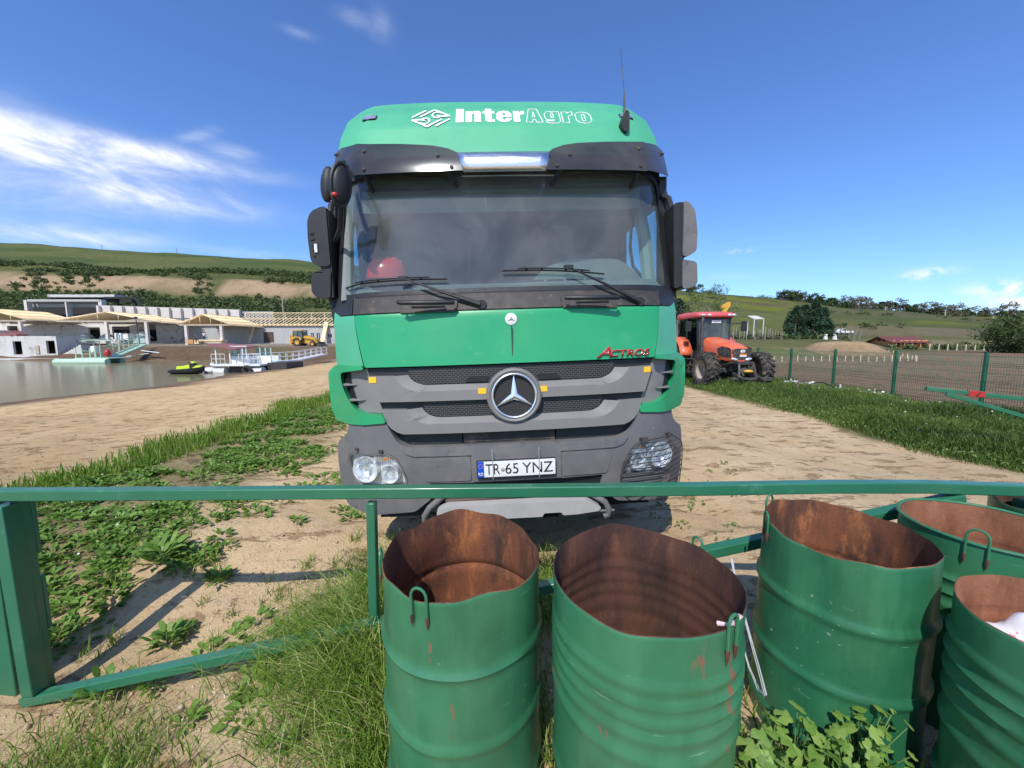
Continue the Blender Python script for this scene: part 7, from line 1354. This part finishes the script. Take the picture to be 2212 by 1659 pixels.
    mal=[(.79,1.02,.36,16,.038),(.86,1.16,.34,18,.036),(1.00,1.22,.33,16,.034),(1.16,1.16,.30,16,.032),(.90,1.04,.31,14,.044),(1.04,1.08,.33,18,.042),(1.22,1.06,.33,16,.034),(1.08,.97,.30,14,.044),(1.24,1.22,.34,16,.034),(1.26,.98,.28,12,.036)]
    ml=['mallow plant squeezed against the foot of the five-ribbed barrel','tall mallow plant just right of the five-ribbed barrel','mallow plant below the white wire loop','mallow plant before the foot of the two-hooped barrel','big-leaved mallow plant at the bottom edge, left of the others','mallow plant in the middle of the green patch between barrels','mallow plant in the shade near the right barrel','lowest mallow plant at the bottom edge','thin mallow plant deep between two barrels','mallow plant at the bottom beside the right barrel']
    for i,(m,lb) in enumerate(zip(mal,ml)): mallow(*m,lb,80+i)
    x,y=np.concatenate([rng.normal(.98,.14,700),rng.normal(1.2,.1,400)]),np.concatenate([rng.normal(1.15,.12,700),rng.normal(1.05,.12,400)]); k=np.ones(len(x),bool)
    for bx_,by_ in ((.447,1.18),(1.4,1.537),(1.645,.965)): k&=(x-bx_)**2+(y-by_)**2>.31**2
    x,y=x[k],y[k]; blades('barrel_grass',x,y,.30*rng.uniform(.4,1.15,len(x)),'mallow_leaf',.0055,.55,None,curl=.9)
    # clod and stones
    def stone(x,y,r_,name,label,m,seed): 
        rs=np.random.default_rng(seed); q=MB(); q.ell((0,0,0),(r_,r_*.85,r_*.7),14,9); q.v=[tuple(Vector(p)*(1+.25*float(fbm(np.array([p[0]*1.3/r_]),np.array([p[1]/r_+p[2]*.9/r_]),1.1,3,seed)[0]))) for p in q.v]; o=q.build(name,m,None,local=True,smooth=50,label=label,cat='stone'); o.location=(x,y,H(x,y)+r_*.3); return o
    c=at(548,1545,1.35); stone(c.x,1.35,.034,'clay_clod','pale crumbly clod lying on the dirt in the near left foreground','stone_white',5)
    n=7000; x=np.concatenate([rng.uniform(-3,1.4,3500),rng.uniform(-9,6.4,n-3500)]); y=np.concatenate([rng.uniform(.7,3.4,3500),rng.uniform(2.5,13,n-3500)]); s=rng.uniform(.003,.010,n)*(1+1.6*(rng.random(n)>.93)); z=hgt(x,y)+s*.3
    k=rng.random(n)<sst(-.5,.3,fbm(x,y,.9,3,90)+.1); x,y,s,z=x[k],y[k],s[k],z[k]; n=len(x)
    base=np.array([[0,0,1],[1,0,0],[0,1,0],[-1,0,0],[0,-1,0],[0,0,-1]],float); V=np.stack([x,y,z],1)[:,None,:]+base[None]*s[:,None,None]*rng.uniform(.6,1.3,(n,6,1)); npmesh('pebbles',V,[(0,1,2),(0,2,3),(0,3,4),(0,4,1),(5,2,1),(5,3,2),(5,4,3),(5,1,4)],rng.random(n),'pebble',kind='stuff')
    x,y=scatter(700,-3.2,1.2,.8,4,lambda a,b:np.full(len(a),.6)); blades('dry_straw',x,y,.09*rng.uniform(.4,1.6,len(x)),'straw',.0016,1.6,None,curl=1.5)
    # white blossoms and rubble at the foot of the tractor's fence
    n_=150; y=np.where(rng.random(n_)<.6,rng.uniform(12.8,14.2,n_),rng.uniform(10.4,12.0,n_)); x=10.12-.02*(y-12)+rng.normal(0,.12,n_); V=leaves(len(x),np.stack([x,y,hgt(x,y)+.12+.12*rng.random(len(x))],1),.06,.5,asp=.9); npmesh('white_blossom',V,LF,rng.random(len(x)),'white_flower',kind='stuff')
m_leaf('pebble',[(.36,.26,.16),(.52,.40,.26),(.70,.58,.42)],.9,.0); m_leaf('straw',[(.32,.22,.12),(.50,.38,.22),(.62,.50,.30)],.8,.1)
build_veg()
